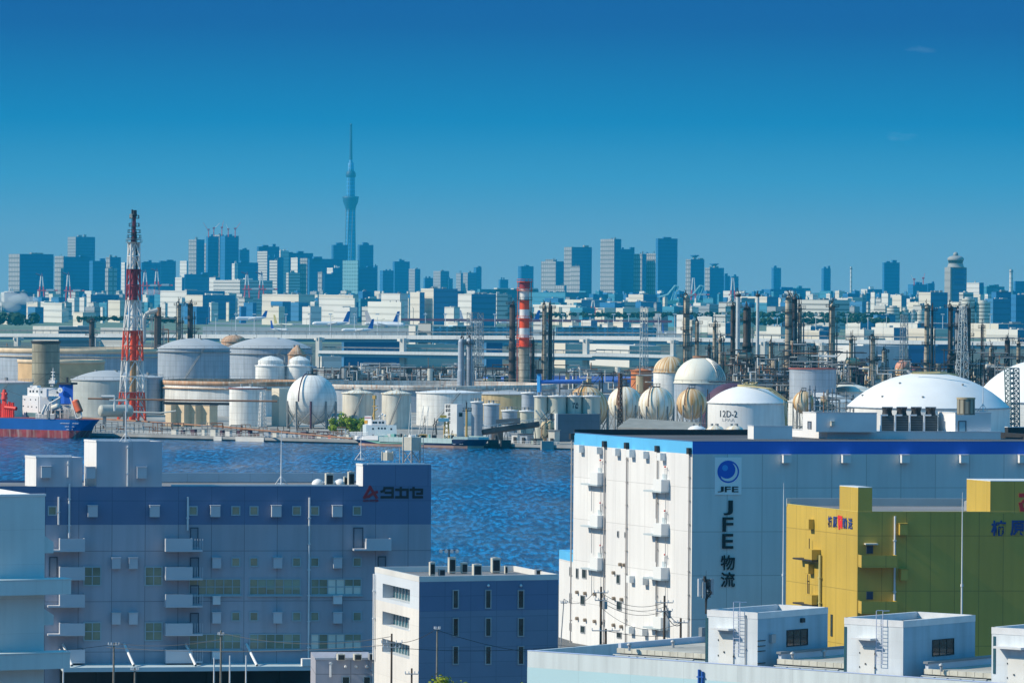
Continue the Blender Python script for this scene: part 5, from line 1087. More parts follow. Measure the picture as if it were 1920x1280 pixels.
# right group of spheres and domes
sphere_tank(1100, 41, 765, 1660, 'rust-streaked spherical tank behind the cream silos', rustd)
sphere_tank(1172, 33, 757, 1700, 'white spherical tank behind the red-brown lattice mast', rustl)
sphere_tank(1231, 34, 759, 1650, 'cream white spherical tank standing clear in the middle of its row', rustl)
sphere_tank(1297, 29, 757, 1680, 'rust-striped spherical tank left of the 12D-2 tank', rustd)
tank(1225, 1290, 697, 1950, 'rust-stained dome tank left of the larger cream dome', shell=tw, roof='dome', rh=29, roofm=rustd, stair=False)
t_, xc, r_, zt = tank(1264, 1362, 717, 1850, 'large cream dome with rust cap and pipes running down its right side', shell=tg, roof='dome', rh=47, roofm=mat('cream_dome', (.76, .74, .64), .55, noise=.1, ns=.1, rust=((.5, .3, .12), .1)), stair=False)
a = MB()
for j in range(5):
    pts = [(xc+r_*1.03*math.sin(q)*(.62+.07*j), 1850-r_*1.03*math.sin(q)*math.sqrt(1-(.62+.07*j)**2), zt+47*1850/FOC*1.02*math.cos(q)) for q in [rad(5+10*k) for k in range(9)]]; a.path(pts, .22, 4)
a.build('side_pipe', pipem, t_)
a = MB(); a.lathe((xc, 1850, zt+46*1850/FOC), [(r_*.3, 0), (r_*.3, .8)], 16); a.build('rust_cap', pipeb, t_)
# 12D-2
t_, xc, r_, zt = tank(1327, 1475, 754, 1560, 'big white dome-roofed tank lettered 12D-2', roof='cap', rh=31, stair=False, rail=False, rim=tw, shell=mat('bright_tank_white', (.82, .82, .80), .45, noise=.06, streak=.12), roofm=trw)
jf = Face((xc-r_, 1560-r_-.05), (xc+r_, 1560-r_-.05))
def on_tank(txt, x0, y0, x1, y1, m, xc, Y, r_, t_, bold=.01):
    f = Face((X(x0, Y-r_, y1), Y-r_), (X(x1, Y-r_, y1), Y-r_)); s2 = (Y-r_)/FOC
    o = text_mesh(f, txt, 0, 0, 0, 0, m, t_, 'lettering', bold, rect=(0, f.len, CH-(y1-545-3)*s2, CH-(y0-545-3)*s2), d=0, th=.04)
    for v in o.data.vertices:      # wrap round the shell
        x = v.co.x+t_.location.x; dx = max(-r_*.98, min(r_*.98, x-xc)); v.co.y = Y-math.sqrt(r_*r_-dx*dx)-.06-t_.location.y+(v.co.y+t_.location.y-(Y-r_))*1.0
on_tank('12D-2', 1351, 770, 1382, 782, black, xc, 1560, r_, t_, .0); on_tank('LPAA', 1355, 784, 1377, 790, mat('faded_grey', (.55, .55, .55), .6), xc, 1560, r_, t_, -.01)
a = MB(); a.lathe((xc, 1560, zt+31*1560/FOC*.93), [(r_*.25, 0), (r_*.25, .8)], 16)
for j in range(3): a.path([(xc+(j-1)*1.2, 1556, zt+5.4), (xc+6+j*.8, 1553, zt+4.6), (xc+11.5+j*.5, 1552, zt+1), (xc+12.6, 1555, LAND)], .16, 4)
for k in range(14): a.bar((xc+random.uniform(-3, 4), 1560+random.uniform(-3, 1), zt+5.0), (xc+random.uniform(-3, 4), 1560+random.uniform(-3, 1), zt+6.6), .1, 4)
a.build('top_pipework', mat('yellowish_pipe', (.5, .42, .2), .6), t_)
tank(1316, 1434, 772, 1760, 'dark purple primer-coated dome hiding behind the 12D-2 tank', shell=purp, roof='dome', rh=55, roofm=purp, stair=False, rail=False)
# the two huge white domes
t_, xc, r_, zt = tank(1588, 1893, 762, 1640, 'largest white dome-roofed tank, spanning the right of the tank farm', roof='cap', rh=64, shell=mat('bright_tank_white', (.82, .82, .80), .45), roofm=trw, stair=False, rail=False, rim=tg, n=64)
a = MB(); R_ = 64*1640/FOC
for k in range(34): q = rad(200+k*4.2); rr = r_*.22; a.bar((xc+rr*math.cos(q), 1640+rr*math.sin(q), zt+R_*.93), (xc+rr*math.cos(q), 1640+rr*math.sin(q), zt+R_*.93+1.4), .1, 3)
a.lathe((xc, 1640, zt+R_*.95), [(r_*.22, 0), (r_*.22, .35)], 24); a.path([(xc-6, 1630, zt+R_), (xc+3, 1628, zt+R_*1.02), (xc+9, 1630, zt+R_*.95)], .3, 5); a.build('top_pipework', mat('yellowish_pipe', (.5, .42, .2), .6), t_)
for (px, y) in ((1617, 742), (1654, 744), (1687, 719), (1730, 745), (1805, 722)):
    q = P(px, y, 1615); a = MB(); dz = 0; dx = q.x-xc
    R = (r_*r_+R_*R_)/(2*R_); yy = None
    for st in range(400):
        Yt = 1640-r_+st*.15; qq = P(px, y, Yt); rr = math.hypot(qq.x-xc, Yt-1640)
        if rr < r_ and zt+math.sqrt(R*R-rr*rr)-(R-R_) >= qq.z: yy = qq; break
    if yy: a.vcyl(yy, .35, .5, 8); a.build('manhole', psteel2, t_)
tank(1826, 2090, 752, 1720, 'white dome-roofed tank cut by the right edge, with a stair scaffold', roof='cap', rh=78, roofm=trw, stair=False, rail=False, shell=tw, rim=tg, n=56)
lattice(1888, 1912, 1884, 1910, 690, 1655, 'dense green-grey stair scaffold between the two white domes', mat('scaffold_green', (.16, .22, .22), .6), 14, .16)
tank(1480, 1568, 690, 1700, 'grey tank with red-stained rim beneath the pipe structures', shell=tg, roof='float', rim=mat('red_stain_rim', (.42, .12, .10), .7, noise=.4), roofm=tgr, stair=False)
tank(1535, 1640, 733, 1760, 'cream flat dome behind the left edge of the largest white dome', shell=tw, roof='cap', rh=14, roofm=mat('cream_dome', (.76, .74, .64), .55), stair=False, rail=True)
sphere_tank(1507, 21, 754, 1600, 'orange-cream rusty sphere just right of the 12D-2 tank', rustd)
tank(1478, 1600, 752, 1690, 'pale low dome behind the white machine rooms', shell=tw, roof='cap', rh=16, roofm=mat('pale_dome', (.72, .72, .7), .5), stair=False)
tank(1586, 1628, 691, 2100, 'dark purple dome among the columns on the right', shell=purp, roof='dome', rh=19, roofm=purp, stair=False, rail=False)
tank(1620, 1652, 700, 2050, 'small orange dome beside the dark purple dome', shell=rustd, roof='dome', rh=15, roofm=orn, stair=False, rail=False)
tank(1678, 1708, 690, 2080, 'faded orange dome behind the apex of the largest white dome', shell=rustd, roof='dome', rh=15, roofm=mat('salmon', (.62, .28, .18), .6, noise=.3), stair=False, rail=False)
tank(1700, 1730, 694, 2090, 'small purple-pink dome right of the faded orange one', shell=purp, roof='dome', rh=10, roofm=mat('pinkish', (.4, .16, .2), .6), stair=False, rail=False)
tank(1183, 1222, 694, 2050, 'orange red drum tank at the foot of the grey lattice tower', shell=orn, roof='cone', rh=4, roofm=orn, stair=False)
for (x0, x1, Y, lb, mm) in ((1288, 1325, 1480, 'small white dome cap peeping above the blue-banded roof', trw), (1323, 1359, 1478, 'small cream dome cap in front of the 12D-2 tank, left one', rustl), (1360, 1395, 1476, 'small cream dome cap in front of the 12D-2 tank, right one', rustl)):
    tank(x0, x1, 809, Y, lb, shell=tw, roof='dome', rh=12, roofm=mm, stair=False, rail=False, n=28)
# shed with grey pitched roof
Y_ = 1560; a0, b0, c0, d0 = P(1150, 790, 1560), P(1235, 784, 1600), P(1330, 795, 1590), P(1280, 806, 1530)
sh = thing('pitched_shed', 'long grey pitched roof shed below the row of spheres', 'shed', (a0.x, a0.y, LAND))
z_e, z_r = Zp(1160, 803, 1530), Zp(1250, 786, 1560)
p = [Vector((X(1158, 1545, 800), 1545, z_e)), Vector((X(1180, 1575, 790), 1575, z_r)), Vector((X(1305, 1560, 790), 1560, z_r-1)), Vector((X(1330, 1525, 800), 1525, z_e-.3)), Vector((X(1190, 1610, 790), 1610, z_e)), Vector((X(1330, 1600, 790), 1600, z_e))]
a = MB(); a.face([p[0], p[3], p[2], p[1]]); a.face([p[1], p[2], p[5], p[4]]); a.build('roof', mat('slate_roof', (.30, .30, .27), .85, noise=.2, rows=2), sh)
a = MB(); a.face([(p[0].x, p[0].y, LAND), (p[3].x, p[3].y, LAND), p[3], p[0]]); a.face([(p[4].x, p[4].y, LAND), (p[0].x, p[0].y, LAND), p[0], p[1], p[4]]); a.build('wall', mat('shed_wall', (.3, .3, .28), .8, noise=.3), sh)

# ---- chimneys and columns
rw = thing('striped_chimney', 'tall chimney painted in red and white bands, highest of the centre group', 'chimney', (X(983, 2050), 2050, LAND)); s_ = 2050/FOC; xc = X(983, 2050, 620)
ys = [527, 541, 562, 580, 597, 615, 633, 649, 706]; mm_ = [mat('dark_red_top', (.30, .03, .05), .6), whp, redp, whp, redp, whp, redp, colm]
for k in range(8):
    z1, z0 = Zp(983, ys[k], 2050), (Zp(983, ys[k+1], 2050) if k < 7 else LAND); a = MB(); r0 = (9.1+.2*k)*s_*(1.12 if k == 0 else 1); a.lathe((xc, 2050, z0), [(r0, 0), (r0, z1-z0)], 22)
    if k == 0: a.disc((xc, 2050, z1), r0, 22)
    a.build('painted_band', mm_[k], rw)
for y in (529, 545, 563, 598, 634, 650):
    a = MB(); z = Zp(983, y, 2050); a.lathe((xc, 2050, z), [(11*s_, 0), (14.5*s_, 0), (14.5*s_, .3), (11*s_, .3)], 20); a.lathe((xc, 2050, z+1.2), [(14.5*s_, 0), (14.5*s_, .14)], 20)
    for k in range(12): q = k*.5236; a.bar((xc+14.5*s_*math.cos(q), 2050+14.5*s_*math.sin(q), z), (xc+14.5*s_*math.cos(q), 2050+14.5*s_*math.sin(q), z+1.3), .08, 3)
    a.build('platform', redp if y != 563 else psteel, rw)
for dx in (-12.5, 12.5): a = MB(); a.bar((xc+dx*s_, 2049, LAND), (xc+dx*s_, 2049, Zp(983, 529, 2050)), .22, 5); a.build('riser_pipe', mat('riser_red', (.4, .12, .08), .6), rw)
cols = [(961, 13, 568, 2060, 8, cold, 'lagged column with dark platforms immediately left of the striped chimney'), (1021, 10, 571, 2060, 3, colm, 'twin-topped column to the right of the striped chimney, left half'), (1032, 9, 571, 2062, 3, cold, 'dark column clasping the twin-topped column, right half'), (1000, 6, 640, 2062, 2, cold, 'thin dark riser column touching the right foot of the striped chimney'),
 (865, 14, 634, 1980, 1, tg, 'smooth grey twin cylinder, left one, left of the thin lattice masts'), (880, 13, 633, 1985, 1, tg, 'smooth grey twin cylinder, right one, left of the thin lattice masts'),
 (1288, 13, 553, 1990, 6, colm, 'tall stained column with five dark rings above the cream dome'), (1307, 9, 602, 2000, 4, colm, 'shorter stained column next right of the five-ringed one'), (1340, 8, 604, 2010, 2, colm, 'slim plain column with dark tip above the cream dome right side'), (1351, 8, 632, 2005, 2, colm, 'shorter slim column just right of the slim plain one'),
 (1374, 9, 570, 1990, 6, cold, 'column laced with ladders left of the pale capped stack'), (1401, 17, 573, 1985, 7, cold, 'broad dark cluster column between the two pale capped stacks'),
 (1479, 15, 554, 1950, 7, colm, 'tallest broad column right of the pale stacks, ringed with platforms'), (1490, 12, 556, 1960, 5, cold, 'dark column pressed against the tallest broad column'), (1500, 9, 574, 1970, 5, colm, 'slender column with hooked pipe right of the tallest broad pair'),
 (1561, 12, 568, 1960, 3, colm, 'solitary smooth column with red-brown cap'), (1596, 9, 632, 1950, 3, colm, 'mid-height column between the solitary capped column and the purple dome'), (1637, 10, 630, 1900, 3, colm, 'mid-height pale column above the left shoulder of the largest dome'),
 (1738, 10, 573, 1950, 5, colm, 'stained cream column with shaggy dark head'), (1748, 5, 575, 1952, 3, cold, 'thin dark riser right beside the shaggy-headed column'), (1783, 9, 572, 1900, 5, cold, 'dark column left of the pale lattice within the right cluster'), (1797, 12, 578, 1905, 6, tg, 'blue-grey column inside the right cluster'), (1815, 13, 575, 1900, 7, cold, 'broad dark ringed column closing the right cluster'),
 (1841, 5, 610, 1950, 4, cold, 'lonely thin dark mast column right of the right cluster'), (1889, 12, 634, 1900, 4, cold, 'squat dark column near the right edge above the cut dome'),
 (336, 9, 568, 2350, 4, colm, 'cream stained column, left of the pair above the grey domed tank'), (357, 12, 567, 2350, 5, cold, 'dark knotted column, right of the pair above the grey domed tank'), (172, 11, 600, 2400, 4, cold, 'short knotted brown column left of the flare tower'),
 (1657, 9, 656, 1900, 3, colm, 'squat pale column behind the largest dome left slope'), (1858, 8, 650, 1880, 3, colm, 'short pale column behind the cut dome'), (1910, 9, 640, 1890, 4, colm, 'short ringed column at the very right edge'), (1330, 7, 648, 1970, 2, cold, 'stub dark column at the cream dome pipes'), (1445, 7, 640, 1960, 3, colm, 'short column between the slim capped stack and the tallest broad pair'), (1528, 8, 650, 1940, 3, cold, 'short dark column left of the solitary capped column')]
for (px, wd, y, Y, n, m_, lb) in cols: column(px, wd, y, Y, lb, m_, n)
for (px, wd, y, Y, lb) in ((1384, 9, 551, 1980, 'pale smooth stack with black cap, thicker left one'), (1421, 7, 551, 1975, 'pale smooth stack with black cap, thinner right one')):
    t_ = column(px, wd, y, Y, lb, colw, 0, name='exhaust_stack', cat='stack', pipes=False, step=False); s_ = Y/FOC; xc = X(px, Y, y); zt = Zp(px, y, Y)
    a = MB(); a.lathe((xc, Y, zt-1.2), [(wd*.45*s_, 0), (wd*.62*s_, .3), (wd*.62*s_, 1.3), (wd*.4*s_, 1.3)], 16); a.build('black_cap', dark, t_)
    a = MB(); a.lathe((xc, Y, LAND), [(wd*1.3*s_, 0), (wd*1.2*s_, 8), (wd*.5*s_, 22)], 16); a.build('base_cone', colw, t_)

# ---- flare tower
Y_ = 1800; s_ = Y_/FOC
bands = [redp, whp, whp, redp, whp, redp, mat('dark_red_top', (.30, .03, .05), .6)]
ft = thing('flare_tower', 'tall tapering lattice flare tower banded red and white', 'tower', (X(247, Y_), Y_, LAND))
zl = [Zp(250, y, Y_) for y in (778, 735, 676, 620, 563, 505, 455)]; wl_ = [27, 23, 20, 17.5, 13.5, 12, 10.5]; zl[0] = LAND
mm_ = [redp, whp, redp, whp, mat('dark_red_top', (.30, .03, .05), .6), whp]
xof = lambda z: X(247, Y_, 778)+(X(252, Y_, 400)-X(247, Y_, 778))*(z-LAND)/(Zp(252, 400, Y_)-LAND)
def fc(k, z, w_): sx, sy = ((-1, -1), (1, -1), (1, 1), (-1, 1))[k % 4]; c_, s2 = math.cos(.4), math.sin(.4); x, y = sx*w_*s_/1.31, sy*w_*s_/1.31; return Vector((xof(z)+x*c_-y*s2, Y_+x*s2+y*c_, z))
for j in range(6):
    b = MB(); m = 2; 
    for i in range(m):
        za, zc2 = zl[j]+(zl[j+1]-zl[j])*i/m, zl[j]+(zl[j+1]-zl[j])*(i+1)/m; wa, wc = wl_[j]+(wl_[j+1]-wl_[j])*i/m, wl_[j]+(wl_[j+1]-wl_[j])*(i+1)/m
        for k in range(4):
            b.bar(fc(k, za, wa), fc(k, zc2, wc), .36, 6); b.bar(fc(k, zc2, wc), fc(k+1, zc2, wc), .2, 5)
            mid = (fc(k, zc2, wc)+fc(k+1, zc2, wc))/2; b.bar(fc(k, za, wa), mid, .2, 5); b.bar(fc(k+1, za, wa), mid, .2, 5)
    b.build('lattice_section', mm_[j], ft)
    b = MB(); b.bar((xof(zl[j]), Y_, zl[j]), (xof(zl[j+1]), Y_, zl[j+1]), .95, 10); b.bar((xof(zl[j])+1.2, Y_, zl[j]), (xof(zl[j+1])+1.2, Y_, zl[j+1]), .3, 8); b.build('flare_pipe', mm_[j] if j != 1 else mat('flare_tan', (.5, .3, .15), .6), ft)
    b = MB(); z = zl[j+1]; w_ = wl_[j+1]*s_*1.15; b.box((xof(z), Y_, z), w_*1.6, w_*1.6, .15, .4)
    for k in range(4): b.bar(fc(k, z+1.1, wl_[j+1]*1.1), fc(k+1, z+1.1, wl_[j+1]*1.1), .07, 3)
    b.build('platform', psteel2 if j < 4 else psteel, ft)
zt_ = Zp(252, 394, Y_); b = MB(); b.bar((xof(zl[6]), Y_, zl[6]), (xof(zt_), Y_, zt_), .75, 10, .55); b.build('flare_pipe', mat('dark_red_top', (.30, .03, .05), .6), ft)
for (y, wd, m_) in ((455, 15, psteel2), (447, 13, psteel), (437, 12, psteel), (425, 10, psteel), (410, 9, psteel)):
    z = Zp(252, y, Y_); b = MB(); b.lathe((xof(z), Y_, z), [(wd*s_, 0), (wd*s_, .2), (.5, .2)], 14); b.lathe((xof(z), Y_, z+1.2), [(wd*s_, 0), (wd*s_, .15)], 14)
    for k in range(10): q = k*.628; b.bar((xof(z)+wd*s_*math.cos(q), Y_+wd*s_*math.sin(q), z), (xof(z)+wd*s_*math.cos(q), Y_+wd*s_*math.sin(q), z+1.2), .09, 3)
    b.build('platform', m_, ft)
for k, dx in enumerate((-5, 5, 7)):
    b = MB(); b.bar((xof(zl[6])+dx*s_, Y_-.5, zl[5]), (xof(zt_)+dx*s_*.8, Y_-.5, zt_-2-6*k), .18, 5); b.build('side_pipe', psteel, ft)
b = MB(); b.bar((xof(zt_), Y_, zt_-2.4), (xof(zt_), Y_, zt_), .95, 10, .85); b.bar((xof(zt_)-.8, Y_-.4, zt_-2), (xof(zt_)-.8, Y_-.4, zt_+.2), .35, 8); b.build('flare_tip', dark, ft)
b = MB(); b.box((xof(zt_)-1.2, Y_-1, zt_-2.9), 1.1, .9, 1.4); b.build('tip_box', mat('tip_cream', (.75, .68, .55), .6), ft)
# lattice masts
lattice(874, 908, 876, 906, 586, 2150, 'broad grey lattice mast behind the smooth twin cylinders', mat('lattice_grey', (.22, .25, .27), .6), 12, .11)
lattice(888, 905, 890, 903, 600, 2250, 'narrower pale lattice mast inside the broad grey one', mat('lattice_pale', (.42, .48, .50), .6), 12, .1)
lattice(1199, 1216, 1201, 1214, 575, 2080, 'pale blue-grey lattice tower rising from the orange red drum tank', mat('lattice_pale', (.42, .48, .50), .6), 12, .1)
lattice(1788, 1818, 1800, 1812, 575, 1850, 'splayed pale lattice tower inside the right cluster', mat('lattice_pale', (.42, .48, .50), .6), 13, .11)
lattice(1158, 1168, 1160, 1166, 700, 1600, 'red-brown lattice mast before the white spheres', mat('rust_lattice', (.20, .09, .05), .7), 12, .12)
lattice(1686, 1704, 1689, 1701, 590, 2200, 'faint grey lattice mast behind the airport hotels on the right', mat('lattice_grey', (.22, .25, .27), .6), 10, .11)

# ---- process units: steel frames full of pipes, drums and coolers
pu_n = 0
def process_unit(px0, px1, yt, Y, desc, levels=4, seed=1, dep=14, zb=LAND, pale_=False, dense=1.0, solid=.5):
    rnd = random.Random(seed); x0, x1 = X(px0, Y, 700), X(px1, Y, 700); zt = Zp((px0+px1)/2, yt, Y); h = zt-zb; wd = x1-x0
    t = thing('process_unit', desc, 'process plant', ((x0+x1)/2, Y, zb)); nb_ = max(2, int(wd/5.5)); a = MB()
    for k in range(nb_+1):
        x = x0+wd*k/nb_
        for y in (Y, Y+dep): a.bar((x, y, zb), (x, y, zb+h*rnd.uniform(.7, 1)), .22, 4)
    for l in range(1, levels+1):
        z = zb+h*l/levels*.95
        for y in (Y, Y+dep): a.bar((x0, y, z), (x1, y, z), .2, 4)
        for k in range(nb_): 
            xa, xb = x0+wd*k/nb_, x0+wd*(k+1)/nb_
            if rnd.random() < .45*dense: a.bar((xa, Y, z-h/levels), (xb, Y, z), .13, 4)
            if rnd.random() < .6: a.box(((xa+xb)/2, Y+dep/2, z), xb-xa, dep, .16)
            if rnd.random() < .6: a.bar((xa, Y-.1, z+1.1), (xb, Y-.1, z+1.1), .08, 3)
    a.build('steel_frame', psteel2 if pale_ else psteel, t)
    for k in range(int(wd/4*dense)+3):
        b = MB(); z = zb+h*rnd.uniform(.05, .98); xa = x0+wd*rnd.uniform(-.05, .6); xb = xa+wd*rnd.uniform(.15, .5); y = Y-rnd.uniform(0, 1.5); pts = [(xa, y, z), (xb, y, z)]
        if rnd.random() < .7: pts.append((xb, y, max(zb, z-rnd.uniform(2, 9))))
        if rnd.random() < .4: pts.insert(0, (xa, y, z+rnd.uniform(1, 6)))
        b.path(pts, rnd.uniform(.12, .38), 6); b.build('pipe', rnd.choice((pipem, whp, pipeb, psteel2, whp, cren)), t)
    for k in range(int(wd/5*dense)+2):
        b = MB(); z = zb+h*rnd.randint(0, levels-1)/levels+.3; x = x0+wd*rnd.uniform(.05, .9); r = rnd.uniform(.8, 1.7); y = Y+rnd.uniform(.5, 3)
        if rnd.random() < .5: b.hcyl((x, y, z+r), (x+rnd.uniform(3, 6), y+.5, z+r), r, 12)
        else: b.vcyl((x, y, z), r, rnd.uniform(3, 7), 12); b.lathe((x, y, z), [(r*1.06, .5), (r*1.06, .8)], 12)
        b.build('vessel', rnd.choice((colm, cren, tg, pipem, cold, tc_)), t)
    for k in range(int(wd/9*solid)+1):
        b = MB(); z = zb+h*rnd.randint(0, levels-1)/levels; x = x0+wd*rnd.uniform(.1, .9); b.box((x, Y+rnd.uniform(1, 6), z+.2), rnd.uniform(2, 5), 3, rnd.uniform(2, 4), .2); b.build('equipment_house', rnd.choice((psteel2, tg, cren, cold)), t)
    return t
units = [(1262, 1330, 680, 2010, 4), (1325, 1372, 655, 2000, 5), (1355, 1440, 660, 1960, 6), (1378, 1400, 650, 1955, 5), (1425, 1480, 668, 1930, 5), (1452, 1520, 640, 1930, 6), (1470, 1580, 652, 1890, 5), (1485, 1560, 672, 1760, 3), (1560, 1625, 655, 1930, 4), (1610, 1665, 668, 1900, 4), (1640, 1700, 690, 1880, 3), (1700, 1790, 686, 1890, 3), (1770, 1830, 650, 1880, 5), (1815, 1890, 655, 1890, 5), (1845, 1925, 662, 1870, 4),
         (1125, 1200, 700, 2000, 2), (1195, 1262, 700, 1960, 2), (1050, 1130, 695, 2100, 2), (905, 1010, 690, 2150, 2), (690, 780, 686, 2300, 2), (640, 720, 690, 2330, 2), (775, 860, 688, 2280, 2), (262, 330, 590, 2380, 5), (330, 372, 610, 2360, 4), (150, 225, 650, 2450, 2), (0, 60, 650, 2600, 2), (1365, 1470, 700, 1800, 3), (1545, 1600, 715, 1740, 3), (1500, 1600, 742, 1600, 3), (1330, 1480, 712, 1700, 1)]
for i, (a_, b_, y, Y, lv) in enumerate(units):
    t_ = process_unit(a_, b_, y, Y, '', lv, seed=50+i, pale_=(i % 3 == 1), dense=1.35 if a_ > 1200 else 1.0); pool(t_, a_, 'steel frame unit packed with pipes and drums' if lv > 2 else 'low pipe rack with drums', 'l')
for i in range(26):
    rr_ = random.Random(700+i); a_ = 1240+i*26+rr_.uniform(-8, 8); w_ = rr_.uniform(26, 60); Y = rr_.uniform(1840, 2120); y = rr_.uniform(660, 700)
    t_ = process_unit(a_, a_+w_, y, Y, '', rr_.choice((2, 3, 4)), seed=800+i, pale_=(i % 4 == 0), dense=1.6, dep=9); pool(t_, a_, 'dense tangle of process piping', 'l')
for i in range(16):
    rr_ = random.Random(900+i); a_ = 600+i*40+rr_.uniform(-12, 12); w_ = rr_.uniform(24, 50); Y = rr_.uniform(2080, 2500); y = rr_.uniform(680, 698)
    t_ = process_unit(a_, a_+w_, y, Y, '', 2, seed=950+i, pale_=(i % 3 == 0), dense=1.6, dep=9); pool(t_, a_, 'dense tangle of process piping', 'l')
# roof-top clutter frame in front of the largest dome: pale masts
for i, (px, yt) in enumerate(((1518, 722), (1528, 723), (1545, 734), (1553, 730), (1561, 728), (1568, 728), (1587, 733))):
    t_ = thing('vent_pole', '', 'pole', (X(px, 1560), 1560, LAND)); zt = Zp(px, yt, 1560); a = MB(); a.bar((X(px, 1560), 1560, LAND), (X(px, 1560), 1560, zt), .32 if i < 2 else .22, 8, cap=True); a.build('shaft', tg if i < 2 else (pipeb if i == 2 else psteel2), t_)
    a = MB()
    for k in range(5): z = zt-1.5-k*2.2; a.lathe((X(px, 1560), 1560, z), [(.6, 0), (.6, .15)], 8)
    a.build('clamp', psteel, t_); pool(t_, px, 'vent pole above the white machine room', 'l')
# curved header pipe over the furnace by the flare tower
t_ = thing('elbow_duct', 'big grey duct bending over the dark furnace right of the flare tower', 'duct', (X(270, 2340), 2340, LAND)); a = MB(); r2 = 4*2340/FOC
pts = [(270, 640), (270, 605), (270.5, 597), (274, 589), (281, 585), (292, 582), (298, 580)]; a.path([P(x, y, 2340) for x, y in pts], r2, 12); a.build('duct', pipem, t_)
a = MB(); a.path([P(298, 592, 2340), P(298, 576, 2340)], r2*1.1, 10); a.build('duct_head', pipeb, t_)
column(296, 16, 584, 2345, 'dark bottle-shaped furnace vessel beneath the bending duct', cold, 3)
# lying drum + low piping behind the ship
t_ = thing('horizontal_tank', 'cream-grey lying drum tank between the ship and the flare tower', 'tank', (X(218, 1700), 1700, LAND)); a = MB(); a.hcyl(P(190, 770, 1700), P(244, 770, 1704), 11.5*1700/FOC, 20); a.build('drum', mat('drum_grey', (.52, .52, .46), .5, noise=.15), t_)
for px in (196, 234): a = MB(); q = P(px, 770, 1701); a.lathe((q.x, q.y, LAND), [(.5, 0), (.5, q.z-LAND)], 6); a.box((q.x, q.y, LAND), 1.0, 3.6, q.z-LAND-.8); a.build('saddle', psteel2, t_)
for (pts, r_, m_, lb) in (([(190, 743), (215, 743), (215, 770)], .45, whp, 'white elbow pipe above the lying drum, upper one'), ([(205, 750), (238, 750), (238, 772)], .45, whp, 'white elbow pipe above the lying drum, lower one'), ([(165, 747), (330, 750), (520, 752)], .35, pipeb, 'long brown horizontal pipe line from the ship to the white tank'), ([(250, 772), (300, 774), (330, 770)], .3, cren, 'short cream pipe at the flare tower foot'), ([(306, 755), (430, 757)], .5, dark, 'dark horizontal duct before the wide white tank'), ([(150, 783), (240, 788), (420, 800), (660, 822)], .3, pipeb, 'pinkish brown quay pipe running the length of the wharf')):
    a = MB(); a.path([P(x, y, 1695) for x, y in pts] if 'wharf' not in lb else [G(x, y, 3.8) for x, y in pts], r_, 8); single(a, 'pipe_line', m_, lb, 'pipe')
# cream segmented wall tanks behind pipes (left)
for i, (x0, x1, y0) in enumerate(((314, 330, 758), (332, 356, 758), (358, 376, 760), (378, 404, 760))):
    q = P(x0, y0, 1730); wd = (x1-x0)*1730/FOC; t_ = thing('cream_cabin', '', 'cabin', (q.x+wd/2, 1733, LAND)); a = MB(); a.box((q.x+wd/2, 1733, LAND), wd*.95, 4, q.z-LAND, -.75); a.build('wall', mat('peach_wall', (.76, .60, .40), .7, noise=.15, panel=(1.2, 3), pdark=.8), t_); a = MB(); a.box((q.x+wd/2, 1733, q.z), wd+.3, 4.4, .25, -.75); a.build('roof', psteel2, t_); pool(t_, x0, 'peach cabin under the dark duct', 'l')

# ---- quay clutter: low racks along the wharf edge
def at_quay(px, back, z=LAND):
    d = D(px, 815); k = (QF.n.dot(QF.A)-back)/(QF.n.x*d.x+QF.n.y); return Vector((d.x*k, k, z))
rnd = random.Random(21)
for i in range(26):
    px = 190+i*18+rnd.uniform(-3, 3)
    if 655 < px < 900 and False: continue
    c = at_quay(px, rnd.uniform(10, 24)); t_ = thing('pipe_rack', '', 'pipe rack', c); wd = rnd.uniform(2.6, 4.2); hh = rnd.uniform(1.6, 4.2); a = MB()
    for k in range(3):
        for dy in (0, 1.6): a.bar(c+Vector((-wd/2+wd*k/2, dy, 0)), c+Vector((-wd/2+wd*k/2, dy, hh)), .09, 4)
    a.bar(c+Vector((-wd/2, 0, hh)), c+Vector((wd/2, 0, hh)), .1, 4); a.bar(c+Vector((-wd/2, 0, hh*.5)), c+Vector((wd/2, 0, hh*.5)), .08, 4); a.build('frame', rnd.choice((psteel, psteel2, pipeb)), t_)
    for k in range(rnd.randint(2, 4)):
        b = MB(); z = hh*rnd.uniform(.15, 1); b.path([c+Vector((-wd*.6, .5*k-.5, z)), c+Vector((wd*rnd.uniform(.2, .6), .5*k-.5, z)), c+Vector((wd*.5, .5*k-.5, z*.3))], rnd.uniform(.08, .2), 5); b.build('pipe', rnd.choice((pipem, whp, purp, pipeb, cren)), t_)
    pool(t_, px, 'small quay pipe rack', 'l')
for i in range(20):
    px = 330+i*17+rnd.uniform(-4, 4); c = at_quay(px, rnd.uniform(5, 14)); t_ = thing('quay_cabinet', '', 'cabinet', c); w_, h_ = rnd.uniform(.8, 2.4), rnd.uniform(1.0, 2.4)
    a = MB(); a.box(c, w_, 1.4, h_, -.6); a.build('casing', rnd.choice((cren, whp, purp, tg, redp)), t_); a = MB(); a.box(c+Vector((0, 0, h_)), w_+.2, 1.6, .12, -.6); a.build('lid', psteel2, t_); pool(t_, px, 'small cabinet on the quay', 'l')
a = MB()
for k in range(120):
    c = at_quay(175+k*7.3, 2.2); a.bar(c, c+Vector((0, 0, 1.1)), .06, 4)
for h in (.6, 1.1):
    a.path([at_quay(175, 2.2, LAND+h), at_quay(620, 2.2, LAND+h), at_quay(1050, 2.2, LAND+h)], .05, 4)
single(a, 'quay_railing', whp, 'long thin white railing along the far quay edge', 'railing')
